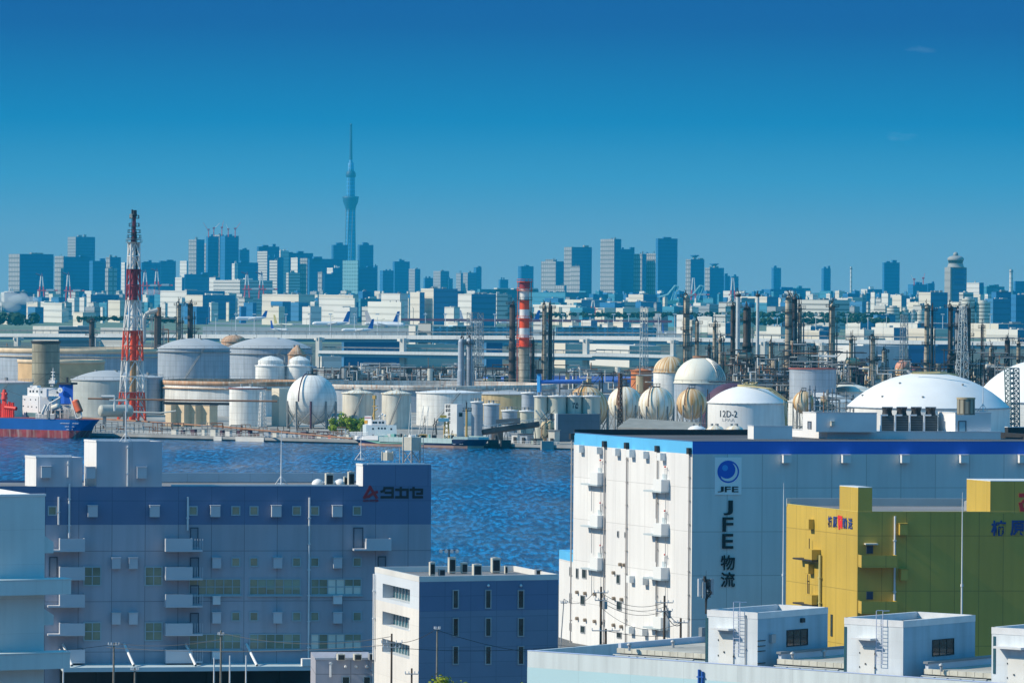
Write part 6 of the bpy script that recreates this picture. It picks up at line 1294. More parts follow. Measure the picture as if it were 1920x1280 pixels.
for i, (x0, x1) in enumerate(((401, 416), (442, 495))):
    a = MB(); c0, c1 = at_quay(x0, -.85, LAND-.95), at_quay(x1, -.85, LAND-.95); f = Face(c0[:2], c1[:2]); f.box(a, 0, f.len, LAND-1.6, LAND+.25, 0, .15); single(a, 'quay_board', mat('board_white', (.78, .74, .66), .6), ['short white board on the quay wall', 'long white board on the quay wall'][i], 'board')
# right quay: conveyor, legs, low houses, fenders
def qhouse(px0, px1, yt, Y, label, m_, roofm):
    q = P(px0, yt, Y); wd = (px1-px0)*Y/FOC; t_ = thing('quay_hut', label, 'hut', (q.x+wd/2, Y+2, LAND)); a = MB(); a.box((q.x+wd/2, Y+2, LAND), wd, 3, q.z-LAND-.2, -.6); a.build('wall', m_, t_)
    a = MB(); a.box((q.x+wd/2, Y+2, q.z-.2), wd+.6, 3.8, .2, -.6); a.build('roof', roofm, t_); a = MB(); a.box((q.x+wd*.25, Y+.6, LAND), .9, 1.0, 2.0, -.6); a.build('door', dark, t_)
qhouse(963, 976, 812, 1572, 'pale hut at the foot of the conveyor, left of the green tank', whp, tgr); qhouse(978, 995, 813, 1566, 'dark blue hut beside the pale hut', tg, dark); qhouse(1032, 1046, 806, 1560, 'tall cream hut below the silo house corner', cren, psteel2); qhouse(925, 940, 800, 1590, 'long low dark-roofed shelter by the conveyor', cold, dark); qhouse(1000, 1014, 822, 1556, 'small green-grey hut at the quay edge', mat('green_grey', (.3, .38, .34), .7), dark)
t_ = thing('conveyor', 'inclined covered conveyor rising from the ship bow to the silos', 'conveyor', at_quay(905, 8)); a = MB(); p0, p1 = P(905, 810, 1572), P(1010, 795, 1580); a.bar(p0, p1, 1.1, 4); a.build('gallery', cold, t_)
for k in range(6): q = p0.lerp(p1, (k+.5)/6); a = MB(); a.bar((q.x-.8, q.y, LAND), q, .14, 4); a.bar((q.x+.8, q.y, LAND), q, .14, 4); a.build('trestle', psteel2, t_)
a = MB(); a.path([p0+Vector((0, 0, 1.9)), p1+Vector((0, 0, 1.9))], .1, 4)
for k in range(16): q = p0.lerp(p1, k/15); a.bar(q+Vector((0, 0, 1)), q+Vector((0, 0, 1.9)), .08, 4)
a.build('handrail', whp, t_)
a = MB(); q = P(950, 797, 1575); a.obox(q+Vector((-3.5, 0, 0)), (8, 0, .6), (0, 5, 1.5), (0, 0, .25)); single(a, 'slanted_canopy', dark, 'slanted dark canopy roof above the conveyor', 'canopy')
for i, (px, y) in enumerate(((1022, 792), (1032, 790))):
    t_ = thing('dust_hopper', ['orange-tan hopper tower below the blue column', 'orange-tan hopper beside the leaning chute'][i], 'hopper', P(px, 830, 1568)); t_.location.z = LAND; c = Vector((X(px, 1568), 1568, LAND)); zt = Zp(px, y, 1568)
    a = MB(); a.lathe((c.x, c.y, zt-6), [(.3, 0), (1.3, 2), (1.3, 5), (1.0, 6), (.2, 6.5)], 12); a.build('hopper_body', mat('ochre_tan', (.62, .50, .30), .6, noise=.2), t_)
    for (dx, dy) in ((-1, -1), (1, -1), (1, 1), (-1, 1)): a = MB(); a.bar((c.x+dx*1.3, c.y+dy, LAND), (c.x+dx*1.1, c.y+dy, zt-2), .13, 4); a.build('leg', pipeb, t_)
    a = MB(); a.bar((c.x-3, c.y, zt+4), (c.x+.5, c.y, zt-1), .3, 6); a.build('chute', cren, t_)
    for k in range(3): a = MB(); a.bar((c.x-1.5, c.y-1.1, LAND+2+3*k), (c.x+1.5, c.y-1.1, LAND+2+3*k), .12, 4); a.bar((c.x-1.5, c.y-1.1, LAND+2+3*k), (c.x+1.5, c.y-1.1, LAND+5+3*k), .1, 4); a.build('brace', psteel, t_)
for i, px in enumerate((925, 948, 1026)):
    a = MB(); c = at_quay(px, -1.9, -.3); a.box(c, 3.2 if i < 2 else 4, 2, 3.0, .2); single(a, 'quay_fender', m_conc if i == 2 else dark, ['dark fender block right of the ship bow', 'dark fender block below the pale hut', 'protruding concrete landing block on the green quay'][i], 'fender')
# trees by the sphere
for i, (px, w_, h_) in enumerate(((630, 2.9, 4.6), (641, 3.2, 5.9), (655, 3.4, 5.2), (668, 3.2, 5.0), (680, 2.8, 4.8), (688, 2.4, 4.2))):
    c = at_quay(px, 26+i % 2*3); s_ = c.y/FOC; tree(c, h_+2.6, w_, ['first', 'second', 'third', 'fourth', 'fifth', 'sixth'][i]+' rounded green tree from the left in the clump beside the white sphere', seed=20+i, n=800, leaf=.42, group='trees beside the sphere', m=mat('quay_leaves', (.24, .36, .03), .7, noise=.5, ns=.6, spec=.2))

# ================================================================== ships
def hull(pts_deck, pts_wl, z_deck, z_wl, z0):
    pass
def loft(mb, rings, close=False):
    for r0, r1 in zip(rings, rings[1:]):
        n = len(r0)
        for i in range(n-1): mb.face([r0[i], r0[i+1], r1[i+1], r1[i]])
def berth(ship, px, back=-8.5):     # turn a ship built across the view so that she lies along the quay
    q = at_quay(px, back, 0); ship.location = (q.x, q.y, 0); ang = math.atan2(QF.t.y, QF.t.x); ship.rotation_euler.z = ang; ship.scale = (1/math.cos(ang), 1, 1)
# big blue and red tanker, stern to the right
Y_ = 1668; s_ = Y_/FOC
ship = thing('blue_tanker', 'blue and red hulled tanker with white bridge moored at the left edge', 'ship', (X(90, Y_), Y_+6, 0))
xs = [X(px, Y_, 800) for px in (-260, -100, 0, 100, 150, 172, 184)]
def ring(z, bulge, top, hw=6.0):
    out = []
    for i, x in enumerate(xs):
        k = [1, 1, 1, 1, .9, .62, .3][i]; xx = x-(0 if top else [0, 0, 0, 0, .5, 2.5, 5.5][i])*bulge; out.append((xx, Y_+6-hw*k, z))
    out.append((out[-1][0]+.3*(1 if top else .5), Y_+6, z)); 
    for i, x in reversed(list(enumerate(xs))):
        k = [1, 1, 1, 1, .9, .62, .3][i]; xx = x-(0 if top else [0, 0, 0, 0, .5, 2.5, 5.5][i])*bulge; out.append((xx, Y_+6+hw*k, z))
    return out
zd = Zp(100, 780, Y_); zr_ = Zp(60, 800, Y_); r0, r1, r2 = ring(-.5, 1, False, 5.6), ring(zr_, .6, False, 5.9), ring(zd, 0, True)
a = MB(); loft(a, [r0, r1]); a.build('lower_hull', mat('hull_red', (.40, .06, .07), .6, noise=.5, ns=.3, rust=((.5, .42, .38), .5)), ship)
a = MB(); loft(a, [r1, r2]); a.build('upper_hull', mat('hull_blue', (.01, .12, .42), .4, noise=.12, ns=.2), ship)
a = MB(); a.face(r2); a.build('deck', mat('deck_red', (.45, .07, .03), .6, noise=.2), ship)
def sbox(px0, px1, y0, y1, Y, dep, m_, name, parent, rz=0.0, split=None):
    q0, q1 = P(px0, y1, Y), P(px1, y0, Y); a = MB(); wd = q1.x-q0.x; a.box(((q0.x+q1.x)/2, Y+dep/2, q0.z), wd, dep, q1.z-q0.z, rz); return a.build(name, m_, parent)
shw = mat('ship_white', (.82, .82, .81), .45, noise=.06)
# accommodation: lit end and shaded side
def ship_house(pl, pc, pr, y0, y1, Y, name, parent, m_=shw):
    c = P(pc, y1, Y); ln = (pc-pl)*Y/FOC; wr = (pr-pc)*Y/FOC; u = Vector((.94, .34)); v = Vector((-.95, .31)); A = Vector((c.x, Y)); B = A+u*wr/.94; D_ = A+v*ln/.95; C_ = B+v*ln/.95
    a = MB(); a.prism([tuple(A), tuple(B), tuple(C_), tuple(D_)], c.z, Zp(pc, y0, Y)); return a.build(name, m_, parent), Face(D_, A), Face(A, B)
o_, hl, hr = ship_house(42, 85, 132, 738, 778, Y_+3, 'deckhouse', ship)
for (px, y) in ((49, 745), (63, 745), (75, 745), (57, 758), (66, 758), (77, 759), (46, 757)): a = MB(); u_, z_ = hl.hit(px, y); hl.box(a, u_-.22, u_+.22, z_-.2, z_+.2, 0, .05); a.build('porthole', glass_d, ship)
a = MB(); hl.pxbox(a, 52, 769, 79, 777, 0, .08); a.build('deck_opening', mat('teal_dark', (.1, .2, .22), .6), ship)
for (px, y) in ((106, 745),): a = MB(); u_, z_ = hr.hit(px, y); hr.box(a, u_-.25, u_+.25, z_-.25, z_+.25, 0, .05); a.build('porthole', glass_d, ship)
o_, wl2, wr2 = ship_house(52, 80, 120, 723, 738, Y_+4, 'bridge_house', ship)
for px in (60, 67, 76): a = MB(); u_, z_ = wl2.hit(px, 730); wl2.box(a, u_-.35, u_+.35, z_-.3, z_+.4, 0, .05); a.build('bridge_window', glass_d, ship)
for px in (85, 91, 111): a = MB(); u_, z_ = wr2.hit(px, 731); wr2.box(a, u_-.35, u_+.35, z_-.3, z_+.4, 0, .05); a.build('bridge_window', glass_d, ship)
sbox(60, 74, 719, 724, Y_+5, 2, shw, 'radar_house', ship)
fb = mat('funnel_blue', (.02, .12, .60), .45); o_, fl_, fr_ = ship_house(115, 128, 142, 716, 752, Y_+4.5, 'funnel', ship, fb)
a = MB(); q = P(123, 727, Y_+3.4); a.bar(q, q+Vector((0, .2, 0)), 5.0*s_, 20, cap=True); a.build('funnel_disc', shw, ship); a = MB(); a.bar(q-Vector((0, .05, 0)), q+Vector((0, -.06, 0)), 1.6*s_, 14, cap=True); a.build('funnel_emblem', tgr, ship)
sbox(115, 142, 713, 716.5, Y_+4, 4, dark, 'funnel_top', ship); sbox(130, 133, 703, 713, Y_+5, .6, dark, 'exhaust_pipe', ship)
a = MB(); b_ = P(105, 720, Y_+5); a.bar(b_, b_+Vector((0, 0, 34*s_)), .35, 6, .12)
for h, w_ in ((9, 6), (14, 5), (20, 3.5), (26, 4)): a.bar(b_+Vector((-w_*s_, 0, h*s_)), b_+Vector((w_*s_, 0, h*s_)), .18, 5); a.bar(b_+Vector((-w_*s_*.8, 0, 0)), b_+Vector((0, 0, h*s_)), .14, 4)
a.box(b_+Vector((0, 0, 5*s_)), 2.2, 1.5, 1.2); a.build('mast', whp, ship)
sbox(93, 101, 725, 740, Y_+2, 1.2, shw, 'liferaft_drum', ship)
a = MB(); a.path([P(105, 765, Y_), P(112, 752, Y_), P(134, 740, Y_)], .28, 6); a.bar(P(98, 770, Y_), P(106, 754, Y_), .5, 6); a.build('crane', whp, ship)
a = MB(); a.hcyl(P(118, 760, Y_+.5), P(128, 756, Y_+.5), 1.0, 12); a.build('rescue_boat', cren, ship)
t_ = MB(); t_.hcyl(P(160, 747, Y_+1), P(168, 765, Y_+1), 1.15, 14); lb_ = t_.build('lifeboat', mat('lifeboat_orange', (.85, .16, .05), .45), ship)
a = MB(); a.path([P(150, 740, Y_+1), P(162, 778, Y_+1)], .3, 5); a.path([P(163, 778, Y_+1), P(172, 776, Y_+1), P(170, 762, Y_+1)], .25, 5); sub(a, 'davit', whp, lb_)
a = MB()
for k in range(16): px = 132+k*2.6; a.bar(P(px, 780, Y_+1), P(px, 752+rnd.uniform(0, 14), Y_+1), .12, 4)
for y in (754, 762, 770): a.bar(P(132, y, Y_+1), P(156, y, Y_+1), .14, 4)
a.build('stern_frame', psteel2, ship)
a = MB()
for k in range(22): px = 86+k*1.7; a.bar(P(px, 780, Y_), P(px, 771, Y_), .1, 4)
a.bar(P(86, 771, Y_), P(122, 771, Y_), .14, 4); a.build('deck_rail', whp, ship)
sr = random.Random(31)
for k in range(14):
    a = MB(); px = 88+k*3.2; q = P(px, 778, Y_+sr.uniform(0, 3)); h = sr.uniform(.6, 2.6)
    a.box(q, sr.uniform(.4, 1.3), 1.0, h, .3) if k % 2 else a.bar(q, q+Vector((0, 0, h)), .15, 6, cap=True)
    a.build('deck_fitting', (whp, psteel, cren, psteel2)[k % 4], ship)
for (p0_, p1_) in (((105, 692), (62, 724)), ((105, 690), (140, 716)), ((105, 700), (86, 726)), ((17, 728), (45, 738))):
    a = MB(); a.bar(P(*p0_, Y_+4), P(*p1_, Y_+4), .05, 4); a.build('stay_wire', psteel, ship)
for (px, y0, y1) in ((85, 740, 776), (108, 744, 770), (120, 746, 772)):
    a = MB(); a.bar(P(px+1, y0, Y_+1.8), P(px+1, y1, Y_+1.8), .09, 4); a.build('vertical_pipe', psteel2, ship)
rdm = mat('deck_gear_red', (.85, .05, .03), .5, noise=.15)
for k in range(12): a = MB(); px = -5+k*3.7; a.bar(P(px, 778, Y_+2), P(px, 752+rnd.uniform(-4, 6), Y_+2), rnd.uniform(.2, .5), 6); a.build('deck_post', rdm, ship)
a = MB(); a.path([P(-20, 750, Y_+2), P(8, 748, Y_+2)], .9, 8); a.path([P(20, 760, Y_+2), P(42, 762, Y_+2)], .7, 8); a.build('manifold_pipe', rdm, ship)
a = MB(); a.bar(P(17, 778, Y_+2.5), P(17, 745, Y_+2.5), .95, 8, .7); a.bar(P(17, 745, Y_+2.5), P(17, 727, Y_+2.5), 1.1, 8, .5); a.bar(P(12, 735, Y_+2.5), P(22, 735, Y_+2.5), .5, 6); a.build('deck_crane', rdm, ship)
for (y, x0, x1) in ((788, 133, 166), (794, 142, 158), (799, 145, 155)):
    k_ = int((x1-x0)/1.6)
    a = MB()
    for j in range(k_):
        px = x0+(x1-x0)*j/k_; q = P(px, y, Y_+1.2); q.y = Y_+6-6.0*(.9 if px < 150 else .78)-.35
        a.obox(q, (.17, 0, 0), (0, .05, 0), (0, 0, .32 if (j*7) % 3 else .22))
    for j_ in range(1): pass
    a.build('stern_lettering', mat('letter_pale', (.6, .65, .72), .6), ship)

berth(ship, 90, -9)
# small tanker in the middle: dark bow to the right, white house at the left
Y_ = 1585; s_ = Y_/FOC
ship = thing('coastal_tanker', 'small coastal tanker with dark bow, white bridge and tan mast moored mid-quay', 'ship', (X(790, Y_), Y_+3, 0))
def prof(pts, hw, z):   # pts: list of (px, width factor)
    f = [(X(px, Y_, 830), Y_+4-hw*k, z(px)) for px, k in pts]; b = [(X(px, Y_, 830), Y_+4+hw*k, z(px)) for px, k in reversed(pts)]; return f+b
st = [(668, .5), (690, .9), (720, 1), (800, 1), (860, 1), (885, .85), (900, .5), (911, .05)]
stw = [(674, .4), (692, .85), (720, 1), (800, 1), (860, .96), (882, .7), (893, .35), (902, .03)]
ys_ = lambda y: (lambda px: CH-(y-545-(px-960)*0.00698)*s_)
stp = lambda a_, b_: (lambda px: Zp(px, b_ if (720 < px < 850) else a_ if px >= 850 else a_, Y_))
rr0 = prof(stw, 4.6, lambda px: -.4); rr1 = prof(stw, 4.9, lambda px: .75); rr2 = prof(st, 5.0, lambda px: Zp(px, {True: 822, False: 821}[px < 720] if px < 720 else (828 if px < 850 else 818), Y_))
a = MB(); loft(a, [rr0, rr1]); a.build('lower_hull', mat('hull_salmon', (.60, .36, .26), .6, noise=.2, ns=.4), ship)
a = MB(); loft(a, [rr1, rr2]); a.build('upper_hull', mat('hull_dark_navy', (.015, .03, .10), .5, noise=.15), ship)
a = MB(); a.face(rr2); a.build('deck', mat('deck_green', (.12, .33, .27), .7), ship)
fS = Face((X(722, Y_-1.05, 830), Y_-1.05), (X(858, Y_-1.05, 830), Y_-1.05)); a = MB(); fS.box(a, 0, fS.len, 1.45, 3.1, -.1, .05); a.build('side_strake', mat('pale_mint', (.55, .70, .66), .5, noise=.2, panel=(1.6, 2), pdark=.7), ship)
a = MB(); bl_ = [(850, 812), (880, 811), (912, 812)]
rr3 = prof(st[4:], 5.0, lambda px: Zp(px, 813, Y_)); rr4 = prof(st[4:], 5.0, lambda px: Zp(px, 818, Y_)); loft(a, [rr4, rr3]); a.build('forecastle', mat('pale_mint', (.55, .70, .66), .5), ship)
f_, b_ = [q for q in prof(st, 5.02, lambda px: 0)[:3]], None
a = MB(); r5 = prof(st[:3], 5.04, lambda px: Zp(px, 822, Y_)); r6 = prof(st[:3], 5.04, lambda px: Zp(px, 814, Y_)); loft(a, [r5, r6]); a.build('stern_bulwark', shw, ship)
o_, hl, hr = ship_house(682, 690, 738, 794, 822, Y_+1.5, 'deckhouse', ship, mat('ship_pale_blue', (.66, .76, .80), .5, noise=.05))
for (px, y) in ((701, 801), (710, 800), (715, 800), (720, 800), (730, 801), (701, 813), (730, 812)): a = MB(); u_, z_ = hr.hit(px, y); hr.box(a, u_-.25, u_+.25, z_-.28, z_+.28, 0, .05); a.build('porthole', glass_d, ship)
o_, hl, hr = ship_house(685, 699, 722, 785, 795, Y_+2, 'bridge_house', ship)
for px in (702, 706, 712, 717): a = MB(); u_, z_ = hr.hit(px, 789.5); hr.box(a, u_-.32, u_+.32, z_-.3, z_+.35, 0, .05); a.build('bridge_window', glass_d, ship)
sbox(684, 697, 778, 794, Y_+2.5, 2, shw, 'funnel', ship); sbox(684.2, 690, 786, 792, Y_+2.42, .1, mat('funnel_orange', (.8, .4, .05), .5), 'funnel_badge', ship); sbox(684.2, 696, 780, 781.4, Y_+2.41, .1, mat('funnel_pinkred', (.6, .15, .12), .5), 'funnel_stripe', ship)
a = MB(); q = P(701, 786, Y_+3); tanm = mat('mast_tan', (.55, .36, .10), .6); a.bar(q, q+Vector((0, 0, 46*s_)), .32, 6, .22); a.bar(q+Vector((-.8, 0, 0)), q+Vector((0, 0, 20*s_)), .15, 4); a.bar(q+Vector((0, 0, 18*s_)), q+Vector((1.1, 0, 22*s_)), .2, 5); a.box(q+Vector((0, 0, 40*s_)), 1.0, .8, 1.2); a.box(q+Vector((.2, 0, 26*s_)), 1.5, .5, .3); a.build('mast', tanm, ship)
for k, px in enumerate((716, 721, 711)): a = MB(); q = P(px, 785, Y_+3); a.bar(q, q+Vector((0, 0, (10-k*2)*s_)), .1, 5); a.sphere(q+Vector((0, 0, (11-k*2)*s_)), .35, 8, 6); a.build('radar_dome', shw, ship)
a = MB()
for k in range(30): px = 666+k*1.6; a.bar(P(px, 815, Y_-.6), P(px, 808, Y_-.6), .07, 3)
for y in (808, 811): a.bar(P(664, y, Y_-.6), P(700, y, Y_-.6), .07, 3)
a.build('stern_rail', shw, ship)
a = MB()
for k in range(60): px = 738+k*2.1; a.bar(P(px, 828, Y_-.7), P(px, 817.5, Y_-.7), .07, 3)
a.bar(P(738, 818, Y_-.7), P(864, 817, Y_-.7), .11, 4); a.bar(P(738, 822, Y_-.7), P(864, 822, Y_-.7), .06, 4); a.build('deck_rail', shw, ship)
for k in range(24):
    a = MB(); px = 742+k*4.6+rnd.uniform(-1, 1); q = P(px, 827, Y_+rnd.uniform(1, 6)); h = rnd.uniform(.8, 3.2)
    if rnd.random() < .5: a.bar(q, q+Vector((0, 0, h)), rnd.uniform(.12, .4), 6, cap=True)
    else: a.path([q, q+Vector((0, 0, h)), q+Vector((rnd.uniform(1, 2.5), 0, h)), q+Vector((rnd.uniform(1, 2.5), 0, 0))], .13, 5)
    a.build('deck_pipe', rnd.choice((mat('deck_mint', (.25, .55, .48), .6), whp, cren, psteel, tanm)), ship)
for px in (732, 737, 743): a = MB(); q = P(px, 822, Y_+1); a.box(q, 1.2, 1.4, 1.5+.3*(px % 3)); a.build('deck_locker', mat('deck_mint', (.25, .55, .48), .6) if px != 737 else whp, ship)
for ch, px in zip('STOLT', ()): pass
fB = Face((X(856, Y_-1.2, 825), Y_-.85), (X(888, Y_, 825), Y_+.6)); text_mesh(fB, 'CYOLK', 858, 822.5, 876, 827, shw, ship, 'bow_lettering', .02, d=.12)
berth(ship, 790, -7.5)
# derrick posts on the quay behind her
for i, (px, yt, lean, c_) in enumerate(((770, 756, 0, whp), (794, 760, -6, whp), (804, 760, -8, whp), (797, 778, -3, psteel), (815, 783, 0, psteel), (848, 806, 0, psteel))):
    t_ = thing('quay_derrick', '', 'derrick', (X(px, 1612), 1612, LAND)); a = MB(); top = P(px, yt, 1612); ft_ = Vector((X(px+lean, 1612), 1612, LAND)); a.bar(ft_+Vector((-.7, 0, 0)), top, .13, 4, .07); a.bar(ft_+Vector((.7, 0, 0)), top, .13, 4, .07)
    for k in range(8): q1_, q2_ = (ft_+Vector((-.7, 0, 0))).lerp(top, k/8), (ft_+Vector((.7, 0, 0))).lerp(top, (k+1)/8); a.bar(q1_, q2_, .05, 3)
    a.build('boom', c_, t_); a = MB(); a.box(ft_-Vector((0, 0, 0)), 1.6, 1.6, 1.2); a.build('pedestal', psteel, t_); pool(t_, px, 'slim loading derrick on the quay', 'l')
# loading arm tower (orange) with blue top
t_ = thing('loading_arm_tower', 'tan four-legged loading arm tower with blue and yellow head before the white box house', 'loading arm', (X(838, 1606), 1606, LAND)); c = Vector((X(838, 1606), 1606, LAND)); h = Zp(838, 790, 1606)-LAND
for dx in (-.9, .9): a = MB(); a.bar(c+Vector((dx, 0, 0)), c+Vector((dx*.6, 0, h)), .3, 6); a.build('leg', tanm, t_)
a = MB()
for k in range(4): a.bar(c+Vector((-.9, 0, h*k/4)), c+Vector((.8, 0, h*(k+1)/4)), .12, 4); a.bar(c+Vector((.9, 0, h*k/4)), c+Vector((-.8, 0, h*(k+1)/4)), .12, 4)
a.build('bracing', tanm, t_); a = MB(); a.box(c+Vector((-1, 0, h)), 3.6, 1.6, 1.1); a.build('head', mat('head_blue', (.2, .5, .65), .5), t_); a = MB(); a.box(c+Vector((-1.1, 0, h+1.3)), 2.2, 1.0, .8); a.bar(c+Vector((-1.5, 0, h+1)), c+Vector((-1.5, 0, h+1.5)), .2, 6); a.build('arm_drive', mat('head_yellow', (.65, .45, .08), .5), t_)
a = MB(); q = c+Vector((-3.2, 0, h+.6)); a.path([q+Vector((1.8, 0, .3)), q+Vector((0, 0, 0)), q+Vector((-.4, 0, -2)), q+Vector((0, 0, -5))], .16, 6); a.build('hose', psteel, t_)
column(875, 4.5, 766, 1606, 'slim ochre upright pipe column beside the slim grey silo', tanm, 1, pipes=False, step=False)
# ================================================================== elevated expressway
hw = mat('deck_concrete', (.66, .66, .62), .7, noise=.15, ns=.05, streak=.2, panel=(12, 9), pdark=.8)
hwb = mat('girder_shade_blue', (.22, .42, .50), .5, noise=.1, ns=.05, panel=(12, 9), pdark=.8)  # blue tone puts the shade under the decks into the colour
Yh = 3000; sh_ = Yh/FOC
YR = lambda px: 3070-130*px/1920
def deck(px0, y0, px1, y1, thick, under, label, name='elevated_road', Y0=Yh, Y1=Yh, rail=True):
    Y0, Y1 = YR(px0)-(50 if under == 6 and thick < 6 else 0), YR(px1)-(50 if under == 6 and thick < 6 else 0); A, B = P(px0, y0, Y0), P(px1, y1, Y1); t = thing(name, label, 'elevated road', ((A.x+B.x)/2, (A.y+B.y)/2, LAND)); f = Face(A[:2], B[:2]); s_ = (Y0+Y1)/2/FOC
    def slab(z0a, z0b, h, d0, d1, mm, nm):
        a = MB(); p = [f.pt(0, z0a, d1), f.pt(f.len, z0b, d1), f.pt(f.len, z0b, d0), f.pt(0, z0a, d0)]; q = [v+Vector((0, 0, h)) for v in p]
        if nm == 'deck': q[0] = q[0]-Vector((f.n.x, f.n.y, 0))*h*.8; q[1] = q[1]-Vector((f.n.x, f.n.y, 0))*h*.8
        a.face([p[0], p[1], q[1], q[0]]); a.face(q); a.face([p[3], p[2], p[1], p[0]]); a.face([p[1], p[2], q[2], q[1]]); a.face([p[3], p[0], q[0], q[3]]); a.face([p[2], p[3], q[3], q[2]]); a.build(nm, mm, t)
    slab(A.z-thick*s_, B.z-thick*s_, thick*s_, -14, 0, hw, 'deck')
    if under: slab(A.z-(thick+under)*s_, B.z-(thick+under)*s_, under*s_-.02, -12, -.9, hwb, 'girder')
    if rail:
        a = MB(); n = int(f.len/5)
        for k in range(n+1): u = f.len*k/n; z = A.z+(B.z-A.z)*k/n; a.bar(f.pt(u, z, -13.5), f.pt(u, z+2.3, -13.5), .14, 3)
        a.face([f.pt(0, A.z+1.6, -13.5), f.pt(f.len, B.z+1.6, -13.5), f.pt(f.len, B.z+2.4, -13.5), f.pt(0, A.z+2.4, -13.5)]); a.build('guard_rail', psteel2, t)
    return t, f
deck(-60, 625, 330, 627, 6, 5, 'left stretch of pale elevated road behind the flare tower', Y0=3300, Y1=3250)
deck(330, 627, 1200, 630.5, 7, 6, 'upper deck of the pale elevated expressway across the middle', Y0=3050, Y1=3000)
deck(1200, 632, 1990, 642, 7, 6, 'right stretch of the elevated expressway behind the refinery columns', Y0=3000, Y1=3000)
deck(596, 657, 1110, 664, 5.5, 6, 'lower deck of the expressway between the white piers', Y0=2960, Y1=2950)
deck(1110, 662, 1262, 666, 5.5, 6, 'lower deck stretch right of the rightmost white pier', Y0=2950, Y1=2950)
def pier(px, w_, y0, y1, Y, label, cap=True):
    q = P(px, y0, Y); t = thing('road_pier', label, 'pier', (q.x, Y, LAND), 'piers of the elevated road'); a = MB(); a.box((q.x, Y-1, LAND), w_*.8*Y/FOC, 3.2, q.z-LAND, -.55); a.build('column', hw, t)
    if cap: a = MB(); a.box((q.x, Y+5, q.z-6*Y/FOC), w_*1.5*Y/FOC, 15, 5*Y/FOC, .15); a.build('crosshead', hw, t)
for px, w_, y0, lb in ((33, 12, 632, 'white pier of the elevated road near the left edge'), (598, 10, 632, 'white pier left of the striped chimney where the lower deck starts'), (756, 12, 634, 'thick white pier below the small toll house'), (1099, 12, 635, 'thick white pier right of the striped chimney'), (1262, 9, 637, 'grey-white pier behind the rusty and cream domes'), (1432, 12, 640, 'white pier behind the slim capped stack'), (1540, 8, 642, 'pier behind the solitary capped column'), (420, 9, 634, 'pier half hidden behind the grey domed tanks'), (180, 8, 634, 'pier left of the flare tower')):
    pier(px, w_, y0, 700, YR(px)-42, lb)
for i, px in enumerate(range(340, 1900, 47)):
    Y = 3010; z = Zp(px, 632+(px-330)*.006, Y); x = X(px, Y, 620); t_ = thing('road_lamp', '', 'street lamp', (x, Y, z)); a = MB(); a.bar((x, Y, z), (x, Y, z+12), .12, 5, .07); a.build('pole', psteel2, t_); a = MB(); a.bar((x, Y, z+12), (x+1.8, Y, z+12.3), .1, 4); a.build('lamp_arm', psteel2, t_); pool(t_, px, 'thin lamp post on the elevated expressway', 's')

# ================================================================== far material set and block builder
def fmat(name, col, rows=7.0, pd=.55, pw=None, noise=.1): return mat(name, col, .7, noise=noise, ns=.01, rows=None if pw else rows, panel=(pw, rows) if pw else None, plw=rows*.16, pdark=pd)
fm_ = {'white': fmat('far_white', (.72, .71, .66), 9, .72), 'cream': fmat('far_cream', (.72, .67, .56), 10, .78), 'grey': fmat('far_grey', (.30, .33, .36), 8, .6), 'blue': fmat('far_blue', (.05, .20, .40), 8, .75), 'teal': fmat('far_teal', (.05, .25, .38), 8, .75), 'dark': fmat('far_shade_dark', (.02, .16, .38), 9, .8),  # dark and blue hold the tone of shade and haze on far fronts
       'stripe': fmat('far_striped', (.54, .54, .51), 7.0, .35), 'grid': fmat('far_grid', (.40, .41, .41), 11, .4, 12.0), 'glass': fmat('far_glass', (.12, .26, .30), 9, 1.6, 16), 'brown': fmat('far_brown', (.36, .30, .26), 10, .6)}
roof_f = mat('far_roof', (.45, .45, .43), .8, noise=.15, ns=.02); roof_fb = mat('far_roof_blue', (.20, .38, .46), .7, noise=.15, ns=.02)
def block3(x0, xs, x1, yt, Y, m, name, desc=None, label=None, cat='building', th=24, yb=None, group=None, round_=0, top=None, roofm=None, mark='s', zb=LAND, zcut=None, front=None):
    """block with its lit left end from x0 to xs and its shaded front from xs to x1"""
    s_ = Y/FOC; c = P(xs, yt, Y); zt = c.z; th = rad(th); ln = max((xs-x0)*s_/math.sin(th), 4*s_); wd = (x1-xs)*s_/math.cos(th)
    if xs <= x0+.1: ln = min(wd*.6, 60*s_)
    u, v = Vector((math.cos(th), math.sin(th)))*wd, Vector((-math.sin(th), math.cos(th)))*ln
    A = Vector((c.x, Y)); P4 = [A, A+u, A+u+v, A+v]; zb_ = zb if zcut is None else Zp(xs, zcut, Y)
    t = thing(name, label or '', cat, (A.x, A.y, zb_), group)
    if round_:
        pts = []; R = wd*.18
        for i in range(4):
            p0, p1, p2 = P4[i-1], P4[i], P4[(i+1) % 4]; a_, b_ = (p0-p1).normalized(), (p2-p1).normalized(); r_ = min(R, ln*.4)
            for k in range(4): f = k/3; pts.append(p1+a_*r_*(1-f)**2+b_*r_*f**2)
        P_ = [tuple(p) for p in pts]
    else: P_ = [tuple(p) for p in P4]
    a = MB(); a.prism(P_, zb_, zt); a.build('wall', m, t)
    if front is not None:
        f = Face(P4[0], P4[1]); a = MB(); f.box(a, 0.01, f.len-.01, zb_, zt-.01, 0.01, .25); a.build('front_wall', front, t)  # separate front sheet, mostly darker: shaded side put into its colour
    return t, P4, zt, s_
